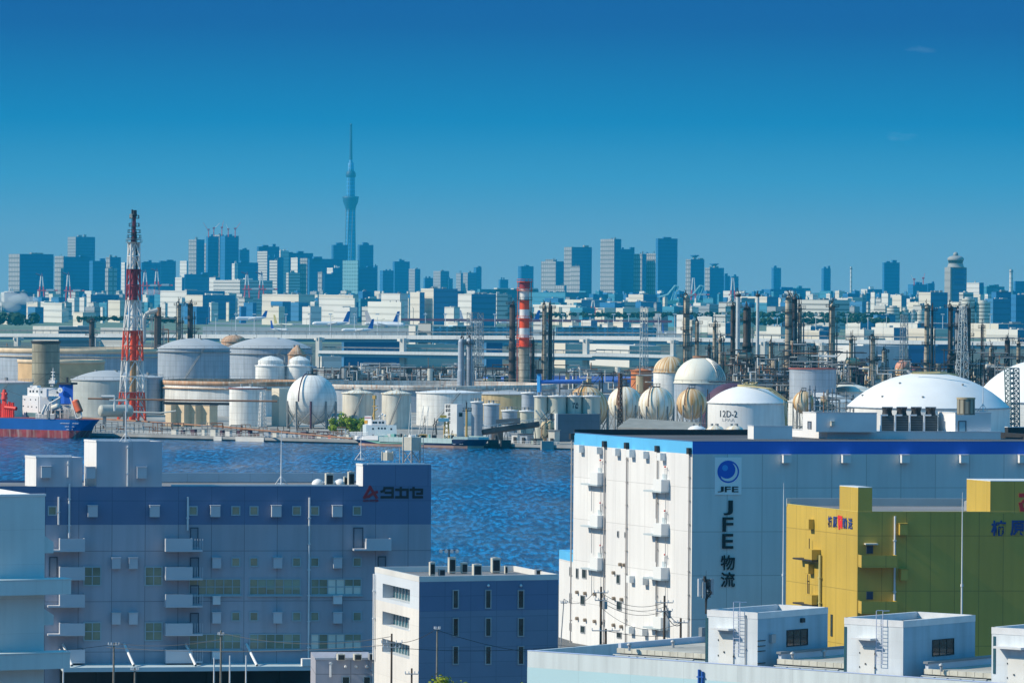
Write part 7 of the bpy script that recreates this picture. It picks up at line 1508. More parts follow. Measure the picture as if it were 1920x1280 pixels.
def roofbits(t, P4, zt, s_, seed, m, n=3, hh=6):
    rnd = random.Random(seed); A, u, v = P4[0], P4[1]-P4[0], P4[3]-P4[0]
    for k in range(n):
        a = MB(); f, g_ = rnd.uniform(.1, .7), rnd.uniform(.15, .5); p = A+u*f+v*g_; w_ = u.length*rnd.uniform(.12, .3); a.box((p.x+w_/2, p.y, zt), w_, w_*.7, hh*s_*rnd.uniform(.3, 1), math.atan2(u.y, u.x)); a.build('roof_housing', m, t)
W, C, Gy, Bl, Tl, Dk, St, Gd, Gl = (fm_[k] for k in ('white', 'cream', 'grey', 'blue', 'teal', 'dark', 'stripe', 'grid', 'glass'))

# ---- skyline towers: (left, corner, right, top row, distance, material, rounded)
sky_ = [(10, 37, 98, 476, 11500, Gd, 0), (98, 119, 121, 480, 11600, Gd, 0), (117, 119, 168, 481, 11700, Dk, 0), (123, 142, 177, 444, 12500, Gy, 0), (160, 165, 172, 500, 11800, W, 0), (166, 174, 206, 489, 11500, Dk, 0), (197, 206, 226, 482, 11400, Gd, 0), (196, 203, 219, 503, 11000, Gd, 0), (226, 234, 237, 492, 11800, W, 0),
 (262, 266, 300, 492, 12500, Dk, 0), (296, 300, 330, 489, 12800, Dk, 1), (335, 350, 352, 489, 12300, W, 0), (326, 341, 346, 520, 11000, W, 0), (351, 368, 383, 449, 12800, Gd, 0), (380, 392, 396, 456, 12900, Gd, 0), (345, 347, 391, 514, 11500, Dk, 0), (386, 390, 410, 443, 12600, Dk, 0), (398, 412, 420, 440, 12650, Gd, 0), (412, 422, 447, 442, 12550, Dk, 0),
 (446, 449, 468, 468, 12900, Dk, 1), (434, 440, 446, 494, 11500, W, 0), (440, 443, 484, 492, 11800, Dk, 1), (480, 484, 524, 462, 12300, Dk, 1), (480, 501, 503, 471, 12000, St, 0), (494, 498, 531, 482, 12100, Dk, 0), (503, 520, 528, 488, 11200, St, 1), (519, 522, 586, 474, 12400, Dk, 0), (519, 526, 541, 470, 12350, W, 0), (544, 558, 560, 483, 12000, W, 0), (561, 576, 578, 484, 12000, Gd, 0), (536, 541, 562, 511, 10900, St, 0), (577, 580, 645, 485, 12300, Dk, 0), (595, 604, 607, 510, 11000, Gd, 0), (605, 608, 641, 513, 11200, Dk, 0), (612, 624, 640, 502, 11800, W, 0),
 (620, 624, 652, 459, 13500, Dk, 1), (669, 673, 701, 459, 13600, Dk, 1), (640, 671, 673, 488, 11600, Gl, 0), (668, 671, 706, 501, 11700, Dk, 0), (700, 703, 708, 498, 13000, Dk, 0), (712, 718, 738, 507, 12800, Dk, 0), (736, 740, 768, 490, 13500, Dk, 0), (766, 778, 788, 504, 13200, Gy, 0), (794, 797, 812, 521, 12500, Dk, 0), (812, 826, 842, 508, 12800, Gy, 0), (838, 841, 849, 522, 12800, Dk, 0), (855, 864, 868, 512, 13000, Gy, 0), (868, 877, 893, 511, 12800, Gy, 0), (888, 893, 903, 501, 13800, Dk, 0), (935, 938, 953, 524, 13900, Dk, 0), (970, 976, 1002, 499, 13900, Dk, 1),
 (1015, 1042, 1058, 490, 12500, Gd, 0), (1023, 1042, 1044, 486, 12600, Gd, 0), (1041, 1058, 1062, 535, 12100, Gd, 0), (1058, 1072, 1110, 463, 12300, Gd, 0), (1070, 1087, 1094, 499, 11800, Gd, 0), (1127, 1152, 1165, 448, 12200, Gd, 0), (1160, 1164, 1190, 467, 12300, Dk, 0), (1189, 1204, 1212, 476, 12200, Gd, 0), (1210, 1213, 1216, 474, 12400, Dk, 0), (1211, 1231, 1234, 475, 12200, Gd, 0), (1230, 1234, 1271, 447, 12000, Dk, 0), (1285, 1295, 1321, 486, 12500, Gd, 1), (1321, 1331, 1358, 502, 12600, Gd, 1), (1356, 1359, 1370, 517, 13000, Dk, 1), (1369, 1372, 1386, 518, 12900, Dk, 1), (1446, 1450, 1466, 502, 14000, Dk, 1), (1540, 1544, 1559, 503, 13500, Dk, 1), (1655, 1658, 1688, 492, 12500, Dk, 0),
 (1704, 1712, 1740, 533, 12000, Dk, 0), (1736, 1740, 1753, 531, 12100, Dk, 0), (1813, 1836, 1845, 530, 9800, W, 0), (1844, 1850, 1885, 537, 9900, Tl, 0), (1901, 1904, 1990, 527, 10500, Dk, 0), (1420, 1425, 1445, 545, 12000, Dk, 0), (1430, 1445, 1510, 542, 11000, Dk, 1), (1480, 1484, 1522, 540, 12500, Tl, 1), (1110, 1114, 1235, 552, 10500, Dk, 0), (1378, 1390, 1402, 549, 9500, W, 0), (1560, 1564, 1600, 550, 11500, Dk, 0), (1616, 1626, 1655, 542, 11500, W, 0), (1592, 1600, 1650, 552, 11000, Dk, 0)]
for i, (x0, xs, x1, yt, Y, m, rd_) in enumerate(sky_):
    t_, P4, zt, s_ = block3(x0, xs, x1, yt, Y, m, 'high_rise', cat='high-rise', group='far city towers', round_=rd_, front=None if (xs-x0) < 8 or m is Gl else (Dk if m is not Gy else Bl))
    roofbits(t_, P4, zt, s_, i, m, 2, 5)
    if x0 in (1285, 1321): q = (P4[0]+P4[2])/2; a = MB(); a.lathe((q.x, q.y, zt), [(3*s_, 0), (4*s_, 4*s_), (9*s_, 7*s_), (8*s_, 8*s_)], 12); a.disc((q.x, q.y, zt+8*s_), 8*s_, 12); a.build('roof_crown', Dk, t_)
    d_ = {Gd: 'light window-gridded', Dk: 'dark blue', Gy: 'grey', W: 'pale', St: 'white-striped', Gl: 'glassy green'}.get(m, 'teal')
    sz = 'tall' if yt < 480 else 'mid-height' if yt < 508 else 'low'
    pool(t_, (x0+x1)/2, f'{sz} {d_}'+(' round-cornered' if rd_ else '')+' city block')
# cranes on the unfinished pair
redc = mat('crane_red', (.62, .06, .08), .6); whc = mat('crane_white', (.75, .75, .74), .6); cyc = mat('crane_cyan', (.30, .62, .68), .6)
for i, (px, y0, y1, jx, jy) in enumerate(((391, 443, 431, 381, 417), (401, 440, 428, 412, 418), (416, 440, 427, 419, 414), (428, 442, 430, 424, 420), (441, 443, 429, 451, 417), (1714, 533, 524, 1708, 515), (1731, 531, 522, 1734, 512))):
    Y = 12500 if px < 500 else 11900; t_ = thing('tower_crane', '', 'crane', P(px, y0+2, Y)); a = MB(); a.bar(P(px, y0+2, Y), P(px, y1, Y), 1.3, 4); a.build('mast', redc, t_); a = MB(); a.bar(P(px, y1+2, Y), P(jx, jy, Y), .8, 4, .4); a.build('jib', whc if i % 2 else redc, t_); a = MB(); a.box(P(px, y1+1, Y), 6, 5, 4); a.build('cab', redc, t_); pool(t_, px, 'tiny red luffing crane on a far tower roof')
# needle tower
Yt = 17500; s_ = Yt/FOC; xc = X(656.5, Yt, 500); nt_ = thing('needle_tower', 'very tall slender broadcasting tower with two round decks and needle mast', 'tower', (xc, Yt, LAND))
ntm = mat('needle_lattice', (.03, .15, .30), .6, noise=.25, ns=.05, panel=(9, 14), plw=2.2, pdark=2.2); ntd = mat('needle_dark', (.02, .10, .2), .6, noise=.2, ns=.03, rows=9, plw=2)
def zz(y): return Zp(657, y, Yt)
def seg(nm, m, prof): a = MB(); z0 = zz(prof[0][0]); a.lathe((xc, Yt, z0), [(max(.3, w_/2*s_), zz(y)-z0) for y, w_ in prof], 20); a.build(nm, m, nt_)
seg('shaft', ntm, [(565, 23), (540, 22), (500, 20.5), (450, 19), (410, 18), (391, 18)])
seg('lower_deck', ntd, [(394, 18), (386, 22), (379, 28), (372, 30), (368.5, 31), (368, 20)])
seg('upper_shaft', ntm, [(370, 16.5), (350, 16), (334, 15.5), (331, 15)])
seg('upper_deck', ntd, [(334, 15), (330, 19), (325, 18), (321, 14.5)])
seg('mast_base', ntm, [(322, 12), (306, 10.5), (305, 7), (300, 6)])
seg('mast', ntd, [(302, 5.5), (280, 4.6), (262, 4), (248, 3.4), (236, 2.8), (235.9, 4.4), (232, 4.2), (231.5, .3)])
for k in range(12):
    y = 298-k*5.2; a = MB(); a.lathe((xc, Yt, zz(y)), [(2.9*s_, 0), (3.3*s_, 0), (3.3*s_, 2.2), (2.6*s_, 2.2)], 10); a.build('antenna_ring', ntd, nt_)
for k in range(8):
    q = k*.785; a = MB(); a.bar((xc+11.8*s_*math.cos(q), Yt+11.8*s_*math.sin(q), zz(565)), (xc+9.3*s_*math.cos(q+.5), Yt+9.3*s_*math.sin(q+.5), zz(392)), 1.3, 5); a.build('lattice_strut', Gy, nt_)
# control tower
Yc = 7500; s_ = Yc/FOC; ct = thing('control_tower', 'airport control tower with dark glass cab and white dome on top', 'control tower', (X(1794, Yc, 540), Yc, LAND)); xc = X(1794, Yc, 520)
cw = fmat('tower_white', (.34, .35, .34), 12, .8); t0, P4, zt, _ = None, None, None, None
c_ = P(1782, 501, Yc); th = rad(24); wd = 32*s_/math.cos(th); ln = 7*s_/math.sin(th); u, v = Vector((math.cos(th), math.sin(th)))*wd, Vector((-math.sin(th), math.cos(th)))*ln*1.3; A = Vector((c_.x, Yc)); P4 = [A, A+u, A+u+v, A+v]
a = MB(); a.prism([tuple(p) for p in P4], LAND, c_.z); a.build('shaft', cw, ct)
f = Face(P4[0], P4[1]); a = MB(); 
for (y0, y1) in ((506, 513), (517, 523), (527, 532)):
    f.box(a, f.len*.25, f.len*.8, Zp(1794, y1, Yc), Zp(1794, y0, Yc), .62, .9)
a.build('window_recess', Dk, ct)
a = MB(); f.box(a, f.len*.1, f.len*.97, LAND, Zp(1794, 503, Yc), .01, .6); a.build('shaded_front', Bl, ct)  # darker blue sheet over the face puts its shade into the colour
cx_, cy_ = (A+u/2+v/2)
def cseg(nm, m, prof, n=20): a = MB(); z0 = Zp(1794, prof[0][0], Yc); a.lathe((cx_, cy_, z0), [(w_/2*s_, Zp(1794, y, Yc)-z0) for y, w_ in prof], n); a.disc((cx_, cy_, Zp(1794, prof[-1][0], Yc)), prof[-1][1]/2*s_, n); a.build(nm, m, ct)
cseg('neck', cw, [(501, 34), (500, 31), (495, 28), (493.5, 28)]); cseg('cab_glass', glass_d, [(493.5, 26), (487.5, 29.5)]); cseg('cab_roof', cw, [(487.5, 31), (484, 31), (481, 24), (479.5, 14)]); cseg('radar_dome', cw, [(479.5, 9), (477, 10), (474.5, 8.5), (472.5, 4), (472, .4)])
# slim chimneys
for (px, w_, y, lb) in ((1596, 4, 500, 'lone pale slim chimney on the right horizon, left of the dark slab'), (1896, 7, 505, 'pale slim chimney near the right edge of the horizon')):
    Y = 9500; q = P(px, y, Y); t_ = thing('slim_chimney', lb, 'chimney', (q.x, Y, LAND)); a = MB(); a.lathe((q.x, Y, LAND), [(w_*.62*Y/FOC, 0), (w_*.45*Y/FOC, q.z-LAND)], 12); a.disc((q.x, Y, q.z), w_*.45*Y/FOC, 12); a.build('shaft', W, t_); a = MB(); a.lathe((q.x, Y, q.z-5), [(w_*.6*Y/FOC, 0), (w_*.6*Y/FOC, 2)], 12); a.build('collar', Gy, t_)

# ---- harbour cranes (red-white gantries) and cyan floating cranes
def gantry(px, yt, yb, Y, boom, label=None, r=1.0):
    t_ = thing('gantry_crane', label or '', 'crane', (X(px, Y, yb), Y, LAND)); s_ = Y/FOC
    for k, dx in enumerate((-5, 5)):
        a = MB(); a.bar(P(px+dx, yb, Y), P(px+dx*.6, (yt+yb)/2, Y), r*1.5, 4); a.build('leg', redc, t_); a = MB(); a.bar(P(px+dx*.6, (yt+yb)/2, Y), P(px+dx*.25, yt+5, Y), r*1.4, 4); a.build('upper_leg', whc, t_)
    a = MB(); a.bar(P(px-8, (yt*.35+yb*.65), Y), P(px+30, (yt*.35+yb*.65), Y), r*1.5, 4); a.build('beam', redc, t_)
    if boom: a = MB(); a.bar(P(px+2, yt+6, Y), P(px-11, yt+1, Y), r*1.6, 4); a.bar(P(px+2, yt+6, Y), P(px, yt, Y), r, 4); a.build('boom', mat('boom_navy', (.12, .08, .2), .6), t_)
    a = MB(); a.box(P(px+16, (yt*.35+yb*.65)+1, Y), 14*s_, 8, 6*s_*.6); a.build('machine_house', whc, t_); pool(t_, px, 'red and white harbour gantry crane') if not label else None
for px, yt, yb, Y, bm in ((20, 535, 560, 8800, 0), (78, 512, 562, 9000, 1), (128, 510, 564, 9000, 1), (272, 505, 552, 9300, 1), (294, 503, 552, 9300, 1), (463, 509, 560, 9000, 1), (490, 509, 560, 9050, 1), (1300, 516, 572, 9200, 0), (1374, 516, 572, 9300, 0)): gantry(px, yt, yb, Y, bm)
for i, (px, lb) in enumerate(((1250, 'pale cyan floating crane with folded jib, left one'), (1297, 'pale cyan floating crane with folded jib, right one'))):
    Y = 8500; t_ = thing('floating_crane', lb, 'crane', (X(px, Y, 560), Y, LAND)); a = MB(); a.path([P(px-15, 557, Y), P(px+2, 552, Y), P(px+16, 535, Y)], 1.6, 5); a.bar(P(px+16, 535, Y), P(px+22, 537, Y), 1.5, 5); a.build('jib', cyc, t_); a = MB(); a.path([P(px+22, 537, Y), P(px+12, 565, Y)], 1.2, 5); a.path([P(px+16, 535, Y), P(px+8, 565, Y)], 1.2, 5); a.build('frame', cyc, t_); a = MB(); a.box(P(px+5, 570, Y), 32, 12, 7); a.build('pontoon', mat('teal_pontoon', (.1, .4, .4), .6), t_)
gantry(1112, 558, 592, 6900, 0, 'small red and white lattice frame in front of the far towers', .6)

# ---- low far districts between skyline and airport: hand-placed larger sheds, then rows of small blocks
big = [(0, 8, 60, 548, 8000, W), (160, 170, 222, 552, 7600, W), (196, 225, 232, 563, 6900, C), (66, 116, 121, 568, 6800, W), (288, 350, 420, 545, 8300, W), (390, 450, 510, 525, 9500, St), (390, 404, 412, 520, 9700, W), (340, 380, 440, 553, 7800, C), (480, 560, 590, 552, 7900, C), (590, 662, 672, 553, 7600, C), (671, 680, 696, 546, 7800, Dk), (590, 665, 668, 559, 7300, W), (684, 752, 758, 566, 6500, W), (672, 676, 720, 560, 7400, Tl), (712, 750, 765, 550, 7000, W), (768, 787, 796, 548, 6900, C), (788, 813, 858, 541, 6900, C), (800, 815, 870, 545, 6950, Bl), (858, 884, 930, 551, 6700, W), (868, 932, 952, 551, 7200, St), (930, 945, 960, 552, 7250, Gy), (895, 900, 1010, 542, 9000, Tl), (980, 1060, 1100, 548, 8300, Tl), (1060, 1090, 1135, 562, 7800, C), (1180, 1206, 1232, 552, 8000, C), (1100, 1190, 1240, 566, 7700, C), (1390, 1438, 1460, 556, 8200, C), (1000, 1080, 1090, 572, 7000, W), (1270, 1330, 1400, 574, 7400, Gy), (1340, 1360, 1372, 590, 5800, St), (1270, 1285, 1300, 590, 5600, W), (1310, 1335, 1340, 594, 5900, W),
       (1503, 1554, 1594, 562, 6600, St), (1590, 1613, 1640, 600, 5900, W), (1639, 1645, 1680, 590, 5900, Bl), (1634, 1640, 1642, 548, 6800, W), (1655, 1665, 1668, 550, 7000, W), (1642, 1660, 1670, 573, 6700, St), (1676, 1690, 1705, 554, 7500, C), (1701, 1706, 1730, 560, 7300, W), (1727, 1745, 1778, 548, 6900, C), (1742, 1747, 1776, 578, 6500, Bl), (1715, 1728, 1745, 572, 6450, St), (1800, 1806, 1826, 548, 7200, St), (1861, 1868, 1897, 547, 6600, Dk), (1850, 1862, 1895, 560, 6400, Bl), (1893, 1905, 1990, 552, 6700, Dk), (1655, 1720, 1800, 606, 5400, W), (1820, 1872, 1930, 607, 5400, C), (1500, 1520, 1560, 612, 5300, W)]
for i, (x0, xs, x1, yt, Y, m) in enumerate(big):
    t_, P4, zt, s_ = block3(x0, xs, x1, yt, Y, m, 'far_building', cat='building', th=20, group='buildings beyond the airfield', front=None if m in (W, C, St, Gy) and (x1-xs) < (xs-x0)*.4 else (Bl if m in (W, C) else None)); roofbits(t_, P4, zt, s_, 300+i, W if i % 2 else Gy, 3, 4)
    pool(t_, (x0+x1)/2, {id(W): 'large white', id(C): 'large cream', id(St): 'large striped', id(Gy): 'large grey', id(Dk): 'large dark', id(Tl): 'large teal', id(Bl): 'large blue-shaded'}[id(m)]+' far hall')
rnd = random.Random(77); cnt = 0
rows_ = [(549, 10200, 64, (4, 26), 4), (555, 9200, 66, (4, 30), 5), (562, 8300, 64, (5, 38), 5), (571, 7400, 50, (6, 46), 6), (580, 6900, 40, (6, 50), 6), (590, 6200, 16, (10, 50), 5)]
for (yb, Y, n, wr, hr_) in rows_:
    for k in range(n):
        px = (k+rnd.uniform(-.3, .3))*1930/n; w_ = rnd.uniform(*wr); 
        if yb == 590 and 300 < px < 1000: continue
        m = rnd.choice((W, W, C, C, Gy, Bl, Tl, Dk, St)); Yk = Y*rnd.uniform(.96, 1.04); lf = rnd.uniform(.25, .8); yt = yb-rnd.uniform(2.5, hr_)*1.0
        t_, P4, zt, s_ = block3(px, px+w_*lf, px+w_, yt, Yk, m, 'low_building', cat='building', th=22, group='low city buildings')
        if rnd.random() < .6: a = MB(); q = P4[0]+(P4[2]-P4[0])*.4; a.box((q.x, q.y, zt), w_*.3*s_, w_*.2*s_, 1.6*s_, .3); a.build('roof_housing', W, t_)
        pool(t_, px, {id(W): 'small white', id(C): 'small cream', id(St): 'small striped', id(Gy): 'small grey', id(Dk): 'small dark', id(Tl): 'small teal', id(Bl): 'small blue'}[id(m)]+(' row-%s block' % 'house'.strip() if False else ' block in the ')+{549: 'farthest', 555: 'second farthest', 562: 'middle', 571: 'fourth', 580: 'nearer', 590: 'nearest'}[yb]+' far row')
# round striped hotels
for i, (x0, x1, yt, yb) in enumerate(((1663, 1687, 576, 606), (1690, 1704, 580, 606), (1706, 1718, 583, 606), (1718, 1736, 585, 606), (1831, 1857, 566, 606), (1804, 1828, 560, 600))):
    Y = 6000; s_ = Y/FOC; q = P((x0+x1)/2, yt, Y); r = (x1-x0)/2*s_; t_ = thing('round_terminal', '', 'building', (q.x, Y, LAND)); a = MB(); a.lathe((q.x, Y, LAND), [(r, 0), (r, q.z-LAND)], 20); a.disc(q, r, 20); a.build('wall', fmat('round_stripe', (.68, .66, .58), 4.6, .25), t_); a = MB(); a.lathe(q, [(r*.6, 0), (r*.6, 3.0*s_)], 16); a.disc(q+Vector((0, 0, 3.0*s_)), r*.6, 16); a.build('roof_drum', W, t_); pool(t_, x0, 'round white-striped terminal drum')
# ---- belts of trees
bel = mat('far_foliage', (.03, .07, .035), .9, noise=.5, ns=.02, spec=.1)
def belt(px0, px1, y, Y, h_, name, seed, m=bel):
    rnd = random.Random(seed); a = MB(); s_ = Y/FOC; x = px0
    while x < px1:
        r = rnd.uniform(.6, 1.2)*h_*s_; q = P(x, y, Y+rnd.uniform(-80, 80)); q.z = LAND
        zt = Zp(x, y, Y)
        for j in range(3): 
            c = Vector((q.x+rnd.uniform(-r, r), q.y+rnd.uniform(-r, r), max(LAND, zt-r*.6+rnd.uniform(-.4, .2)*r))); rr = r*rnd.uniform(.5, .9)
            n = 7
            for k in range(26):
                v = Vector((rnd.gauss(0, 1), rnd.gauss(0, 1), rnd.gauss(0, 1))).normalized(); ta = v.cross(Vector((.3, .2, .9))).normalized(); tb = v.cross(ta); p = c+v*rr*rnd.uniform(.7, 1); ss = rr*.5; a.face([p-ta*ss, p-tb*ss, p+ta*ss, p+tb*ss])
        x += h_*rnd.uniform(.7, 1.3)
    o = a.build(name, m); o['kind'] = 'stuff'; o['label'] = 'band of far dark green trees beyond the airfield'; return o
belt(1000, 1700, 586, 6100, 6, 'far_woodland', 2); belt(1380, 1660, 596, 5400, 7, 'far_woodland', 3); belt(0, 62, 588, 5400, 12, 'far_woodland', 5); belt(150, 330, 594, 5000, 6, 'far_woodland', 6)
# ---- airfield
a = MB(); a.face([G(-200, 640, 1.25), G(2150, 652, 1.25), G(2150, 612, 1.25), G(-200, 598, 1.25)]); structure(a, 'airfield_ground', mat('airfield_grass', (.14, .20, .13), .95, noise=.35, ns=.004, nstretch=(.3, 1, 1)))
a = MB(); a.face([G(380, 632, 1.4), G(1300, 640, 1.4), G(1300, 620, 1.4), G(380, 612, 1.4)]); structure(a, 'apron_pavement', mat('apron', (.26, .27, .26), .9, noise=.25, ns=.01))
a = MB(); a.face([G(380, 607.5, 1.3), G(900, 611, 1.3), G(900, 608, 1.3), G(380, 604.5, 1.3)]); structure(a, 'runway_pavement', mat('runway', (.22, .24, .25), .9, noise=.2, ns=.01))
acw = mat('aircraft_white', (.82, .82, .82), .35, noise=0); acb = mat('aircraft_blue', (.02, .09, .45), .4, noise=0); acy = mat('aircraft_yellow', (.75, .62, .20), .4, noise=0); acr = mat('aircraft_red', (.55, .12, .12), .4, noise=0)
def airplane(pxn, pxt, yb, Y, tailm, label, tailh=22, bodym=acw):
    """nose column, tail column, belly row"""
    s_ = Y/FOC; z = Zp((pxn+pxt)/2, yb, Y); A, B = Vector((X(pxn, Y, yb), Y, z+2.6)), Vector((X(pxt, Y, yb), Y+6, z+3.0)); d = (B-A); Ln = d.length; d.normalize(); R = Ln*.058
    t = thing('airliner', label, 'airplane', ((A.x+B.x)/2, Y, z)); a = MB(); seq = [(0, .05), (.015, .4), (.05, .8), (.1, 1), (.68, 1), (.85, .62), (1, .12)]
    for (f0, r0), (f1, r1) in zip(seq, seq[1:]):
        up0, up1 = (max(0, f0-.68)*R*2.0), (max(0, f1-.68)*R*2.0); a.bar(A+d*Ln*f0+Vector((0, 0, up0)), A+d*Ln*f1+Vector((0, 0, up1)), R*r0, 12, R*r1)
    a.build('fuselage', bodym, t)
    n = Vector((-d.y, d.x, 0))
    if n.y > 0: n = -n
    for sgn in (1, -1):
        a = MB(); r = A+d*Ln*.38-Vector((0, 0, R*.4)); tip = r+d*Ln*.22+n*sgn*Ln*.45+Vector((0, 0, R*.9)); c = [r, r+d*Ln*.17, tip+d*Ln*.05, tip]
        for dz in (0, .5): a.face([q+Vector((0, 0, dz)) for q in c])
        a.face([c[0], c[3], c[3]+Vector((0, 0, .5)), c[0]+Vector((0, 0, .5))]); a.build('wing', bodym, t)
        a = MB(); e_ = A+d*Ln*.42+n*sgn*Ln*.16-Vector((0, 0, R*.9)); a.bar(e_, e_+d*Ln*.08, R*.5, 10, R*.35, cap=True); a.build('engine', tg, t)
        a = MB(); r = A+d*Ln*.9+Vector((0, 0, R*.6)); tip = r+d*Ln*.08+n*sgn*Ln*.15; a.face([r, r+d*Ln*.08, tip+d*Ln*.04, tip]); a.build('tailplane', bodym, t)
    a = MB(); r = A+d*Ln*.82+Vector((0, 0, R*.8)); h = tailh*s_*.9; q = [r, r+d*Ln*.16, r+d*Ln*.2+Vector((0, 0, h)), r+d*Ln*.13+Vector((0, 0, h))]
    for o_ in (-.25, .25): a.face([v+n*o_ for v in q])
    for i in range(4): a.face([q[i]-n*.25, q[(i+1) % 4]-n*.25, q[(i+1) % 4]+n*.25, q[i]+n*.25])
    a.build('tail_fin', tailm, t)
    a = MB(); 
    for f0 in (.14, .45, .5): a.bar(A+d*Ln*f0-Vector((0, 0, R*.8)), A+d*Ln*f0-Vector((0, 0, 2.6+R*.0+.0)), .25, 5)
    a.build('landing_gear', psteel, t)
airplane(441, 500, 601, 6200, acb, 'white airliner with blue tail on the distant left runway', 13)
airplane(551, 513, 613, 5600, acy, 'cream yellow airliner with its tail to the left', 18, mat('aircraft_cream', (.80, .76, .60), .4))
airplane(585, 655, 611, 5700, acb, 'white airliner with blue tail parked right of the yellow one', 22)
airplane(760, 685, 613, 5700, mat('aircraft_palepink', (.72, .62, .58), .4), 'white airliner with faded pinkish tail pointing left', 24)
airplane(683, 748, 611, 5750, acb, 'white airliner with blue tail, second of the blue-tailed pair', 22)
airplane(540, 507, 623, 5000, acb, 'near airliner tail in dark blue sinking behind the expressway, left one', 17)
airplane(640, 700, 624, 5000, acb, 'near airliner with dark blue tail just above the expressway', 20)
airplane(905, 862, 608, 5700, mat('aircraft_goldblue', (.35, .42, .55), .4), 'airliner with gold and blue tail behind the grey lattice mast', 22)
airplane(935, 985, 608, 5750, acr, 'white airliner with red marks behind the grey lattice mast', 16)
airplane(950, 1012, 607, 5600, acb, 'white airliner whose tail slants right of the striped chimney', 20)
airplane(1250, 1243, 630, 4800, acb, 'airliner tail seen end-on right of the pale lattice tower', 20)
# airport service blocks and the long blue-dotted car park
def low(x0, xs, x1, yt, Y, m, desc, front=None, th=14, nm='airport_building', rb=1):
    t_, P4, zt, s_ = block3(x0, xs, x1, yt, Y, m, nm, cat='building', th=th, label=desc, front=front); roofbits(t_, P4, zt, s_, int(x0)+7, m, rb, 4); return t_
pk = mat('car_park_deck', (.16, .28, .34), .7, noise=.5, ns=.15, panel=(6.5, 3.2), plw=.9, pdark=2.0)
low(810, 812, 1000, 612, 4300, pk, 'long blue-dotted multi-storey car park left of the striped chimney', nm='car_park'); low(1040, 1042, 1232, 613, 4300, pk, 'long blue-dotted multi-storey car park right of the striped chimney', nm='car_park')
low(766, 779, 782, 611, 3400, W, 'left of two small white toll blocks beside the elevated road', th=40); low(784, 808, 811, 606, 3400, St, 'right striped one of two small white toll blocks beside the elevated road', th=60)
low(55, 110, 166, 612, 3700, mat('shed_pale_wall', (.62, .62, .58), .7, noise=.15), 'broad pale roofed shed behind the road left of the flare tower', front=Gy, th=40); low(185, 255, 262, 615, 3700, W, 'long pale shed just left of the flare tower', th=60)
low(600, 603, 640, 668, 2900, W, 'white wall block under the lower deck', front=None); low(640, 645, 756, 640, 3100, Bl, 'dark hall with awnings between the white piers'); low(756, 760, 880, 645, 3120, C, 'cream grey hangar right of the thick white pier')
low(905, 912, 942, 638, 3100, Bl, 'blue shaded pumping house left of the striped chimney'); low(1040, 1060, 1096, 644, 3100, C, 'cream hall right of the twin-topped column'); low(1110, 1180, 1240, 648, 3150, W, 'long pale hall behind the lattice tower', front=C)
low(1545, 1600, 1702, 648, 2900, mat('big_white_shed', (.66, .66, .64), .7, noise=.08), 'large plain pale shed behind the right refinery', front=mat('shed_grey_front', (.50, .52, .54), .7), th=30); low(1702, 1704, 1790, 648, 2920, Bl, 'blue garage hall joined to the plain pale shed')
for i, (x0, x1, yt) in enumerate(((1055, 1085, 604), (1090, 1120, 601), (1125, 1150, 606), (1150, 1180, 603), (840, 870, 604), (1185, 1215, 607), (1280, 1310, 600), (1330, 1380, 605), (1420, 1500, 622), (1500, 1560, 620), (1590, 1640, 618), (1640, 1700, 614), (1710, 1780, 616), (1860, 1940, 618), (1440, 1480, 612))):
    t_, P4, zt, s_ = block3(x0, x0+(x1-x0)*.6, x1, yt, 4900-i*10, W if i % 3 else C, 'terminal_annex', cat='building', th=24, front=Bl if i % 2 else None); roofbits(t_, P4, zt, s_, 900+i, W, 3, 4); pool(t_, x0, 'low pale airport annex')
for i in range(34):
    px = 395+i*44+rnd.uniform(-10, 10); Y = 5200; yb = 626; q = P(px, yb, Y); t_ = thing('floodlight_mast', '', 'light mast', (q.x, Y, LAND)); a = MB(); a.bar((q.x, Y, LAND), (q.x, Y, Zp(px, rnd.uniform(585, 597), Y)), .35, 4); a.build('pole', pale, t_); a = MB(); a.box((q.x, Y, Zp(px, 590, Y)), 4, 1, 1.2); a.build('lamp_rack', pale, t_); pool(t_, px, 'thin airfield light mast')
a = MB(); f = Face(P(752, 600, 5500)[:2], P(1260, 600, 5500)[:2]); f.box(a, 0, f.len, Zp(980, 603, 5500), Zp(980, 598.5, 5500), -10, 0); single(a, 'maroon_wall', mat('maroon', (.20, .05, .09), .7, noise=.15), 'long maroon strip wall behind the parked airliners', 'wall')
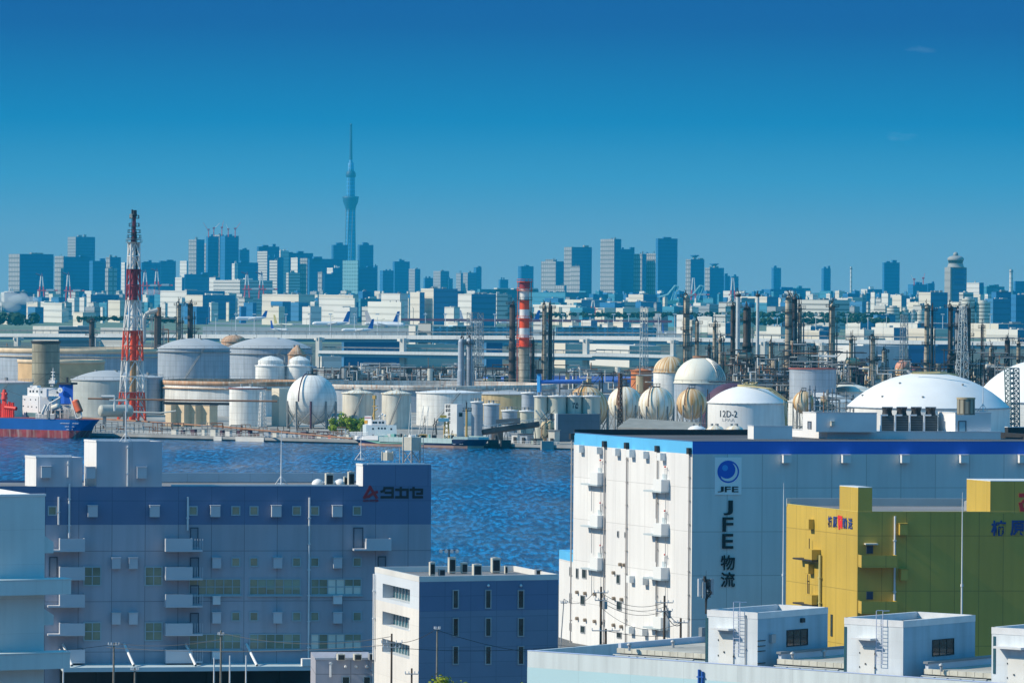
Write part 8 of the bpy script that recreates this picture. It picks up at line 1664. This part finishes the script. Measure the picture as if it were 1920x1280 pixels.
# clutter between road and refinery
rnd = random.Random(99)
for i in range(70):
    px = rnd.uniform(0, 1900); Y = rnd.uniform(2350, 2850); yb = 545+48*9000/Y; w_ = rnd.uniform(8, 34); hh = rnd.uniform(4, 14); m = rnd.choice((W, C, Bl, Gy, tg, cren, cold)); 
    t_, P4, zt, s_ = block3(px, px+w_*rnd.uniform(.3, .7), px+w_, yb-hh, Y, m, 'yard_building', cat='shed', th=28); a = MB(); q = (P4[0]+P4[2])/2; a.box((q.x, q.y, zt), w_*.35*s_, w_*.2*s_, 1.3, .4); a.build('roof_housing', rnd.choice((W, Gy, pipeb)), t_); pool(t_, px, 'small yard shed behind the tank farm', 'l')
for i in range(46):
    px = rnd.uniform(560, 1920); Y = rnd.uniform(2150, 2750); c = Vector((X(px, Y, 690), Y, LAND)); t_ = thing('pipe_gantry', '', 'pipe rack', c); a = MB(); wd = rnd.uniform(8, 22); h = rnd.uniform(5, 9)
    for k in range(4): a.bar(c+Vector((wd*k/3, 0, 0)), c+Vector((wd*k/3, 0, h)), .2, 4)
    a.bar(c+Vector((0, 0, h)), c+Vector((wd, 0, h)), .25, 4); a.build('frame', rnd.choice((psteel, psteel2)), t_)
    for k in range(3): b = MB(); b.bar(c+Vector((-2, k*.7, h-.5-k)), c+Vector((wd+2, k*.7, h-.5-k)), .25, 5); b.build('pipe', rnd.choice((pipem, whp, pipeb, cren)), t_)
    pool(t_, px, 'pipe gantry behind the tank farm', 'l')
# distant hills
hl_ = MB(); rnd = random.Random(5); prev = None; xs_ = [-60+30*k for k in range(70)]
top = [(X(x, 21000, 550), 21000, Zp(x, 549+rnd.uniform(-2, 2), 21000)) for x in xs_]; bot = [(p[0], 20500, LAND) for p in top]; back_ = [(p[0], 21800, LAND) for p in top]
for i in range(len(top)-1): hl_.face([bot[i], bot[i+1], top[i+1], top[i]]); hl_.face([top[i], top[i+1], back_[i+1], back_[i]])
structure(hl_, 'distant_hills', mat('hill_far', (.05, .09, .08), .95))
# ================================================================== steam and haze
def volume(name, col, dens, aniso=0.0):
    m = bpy.data.materials.new(name); m.use_nodes = True; t = m.node_tree; t.nodes.clear(); v = t.nodes.new('ShaderNodeVolumePrincipled'); o = t.nodes.new('ShaderNodeOutputMaterial'); t.links.new(v.outputs[0], o.inputs['Volume'])
    v.inputs['Color'].default_value = (*col, 1); v.inputs['Density'].default_value = dens; v.inputs['Anisotropy'].default_value = aniso; return m
STEAM = volume('steam', (1, 1, 1), .05)
rnd = random.Random(8)
for i, (px, y, w_, h_) in enumerate(((12, 562, 26, 13), (38, 560, 20, 13), (60, 563, 14, 9), (24, 575, 14, 8), (108, 582, 16, 4), (284, 548, 24, 5))):
    Y = 5200 if px < 200 else 8000; s_ = Y/FOC; a = MB(); a.sphere(P(px, y, Y), h_*s_, 24, 16)
    c = P(px, y, Y)
    a.v = [tuple(Vector(((p[0]-c.x)*w_/h_*(1+.25*math.sin(p[2]*.21+p[0]*.13+i)), (p[1]-c.y)*1.3, (p[2]-c.z)*(1+.3*math.sin(p[0]*.17+i*2))))+c) for p in a.v]
    o = a.build('steam_plume', STEAM); o['kind'] = 'stuff'; o['label'] = ['low white steam cloud at the left edge', 'billowing white steam right of the edge cloud', 'small steam puff fading right', 'low steam puff under the edge cloud', 'thin flat steam streak before the woodland', 'hazy steam streak right of the flare tower'][i]
hz = MB(); hz.obox((-22000, -400, -3), (44000, 0, 0), (0, 27500, 0), (0, 0, 700)); o = hz.build('haze', volume('haze_air', (.03, .64, 1.0), 3.1e-5)); o['kind'] = 'stuff'
word_pool()
for o in bpy.data.objects:
    if o.parent is None and o.get('category'): o['kind'] = 'thing'
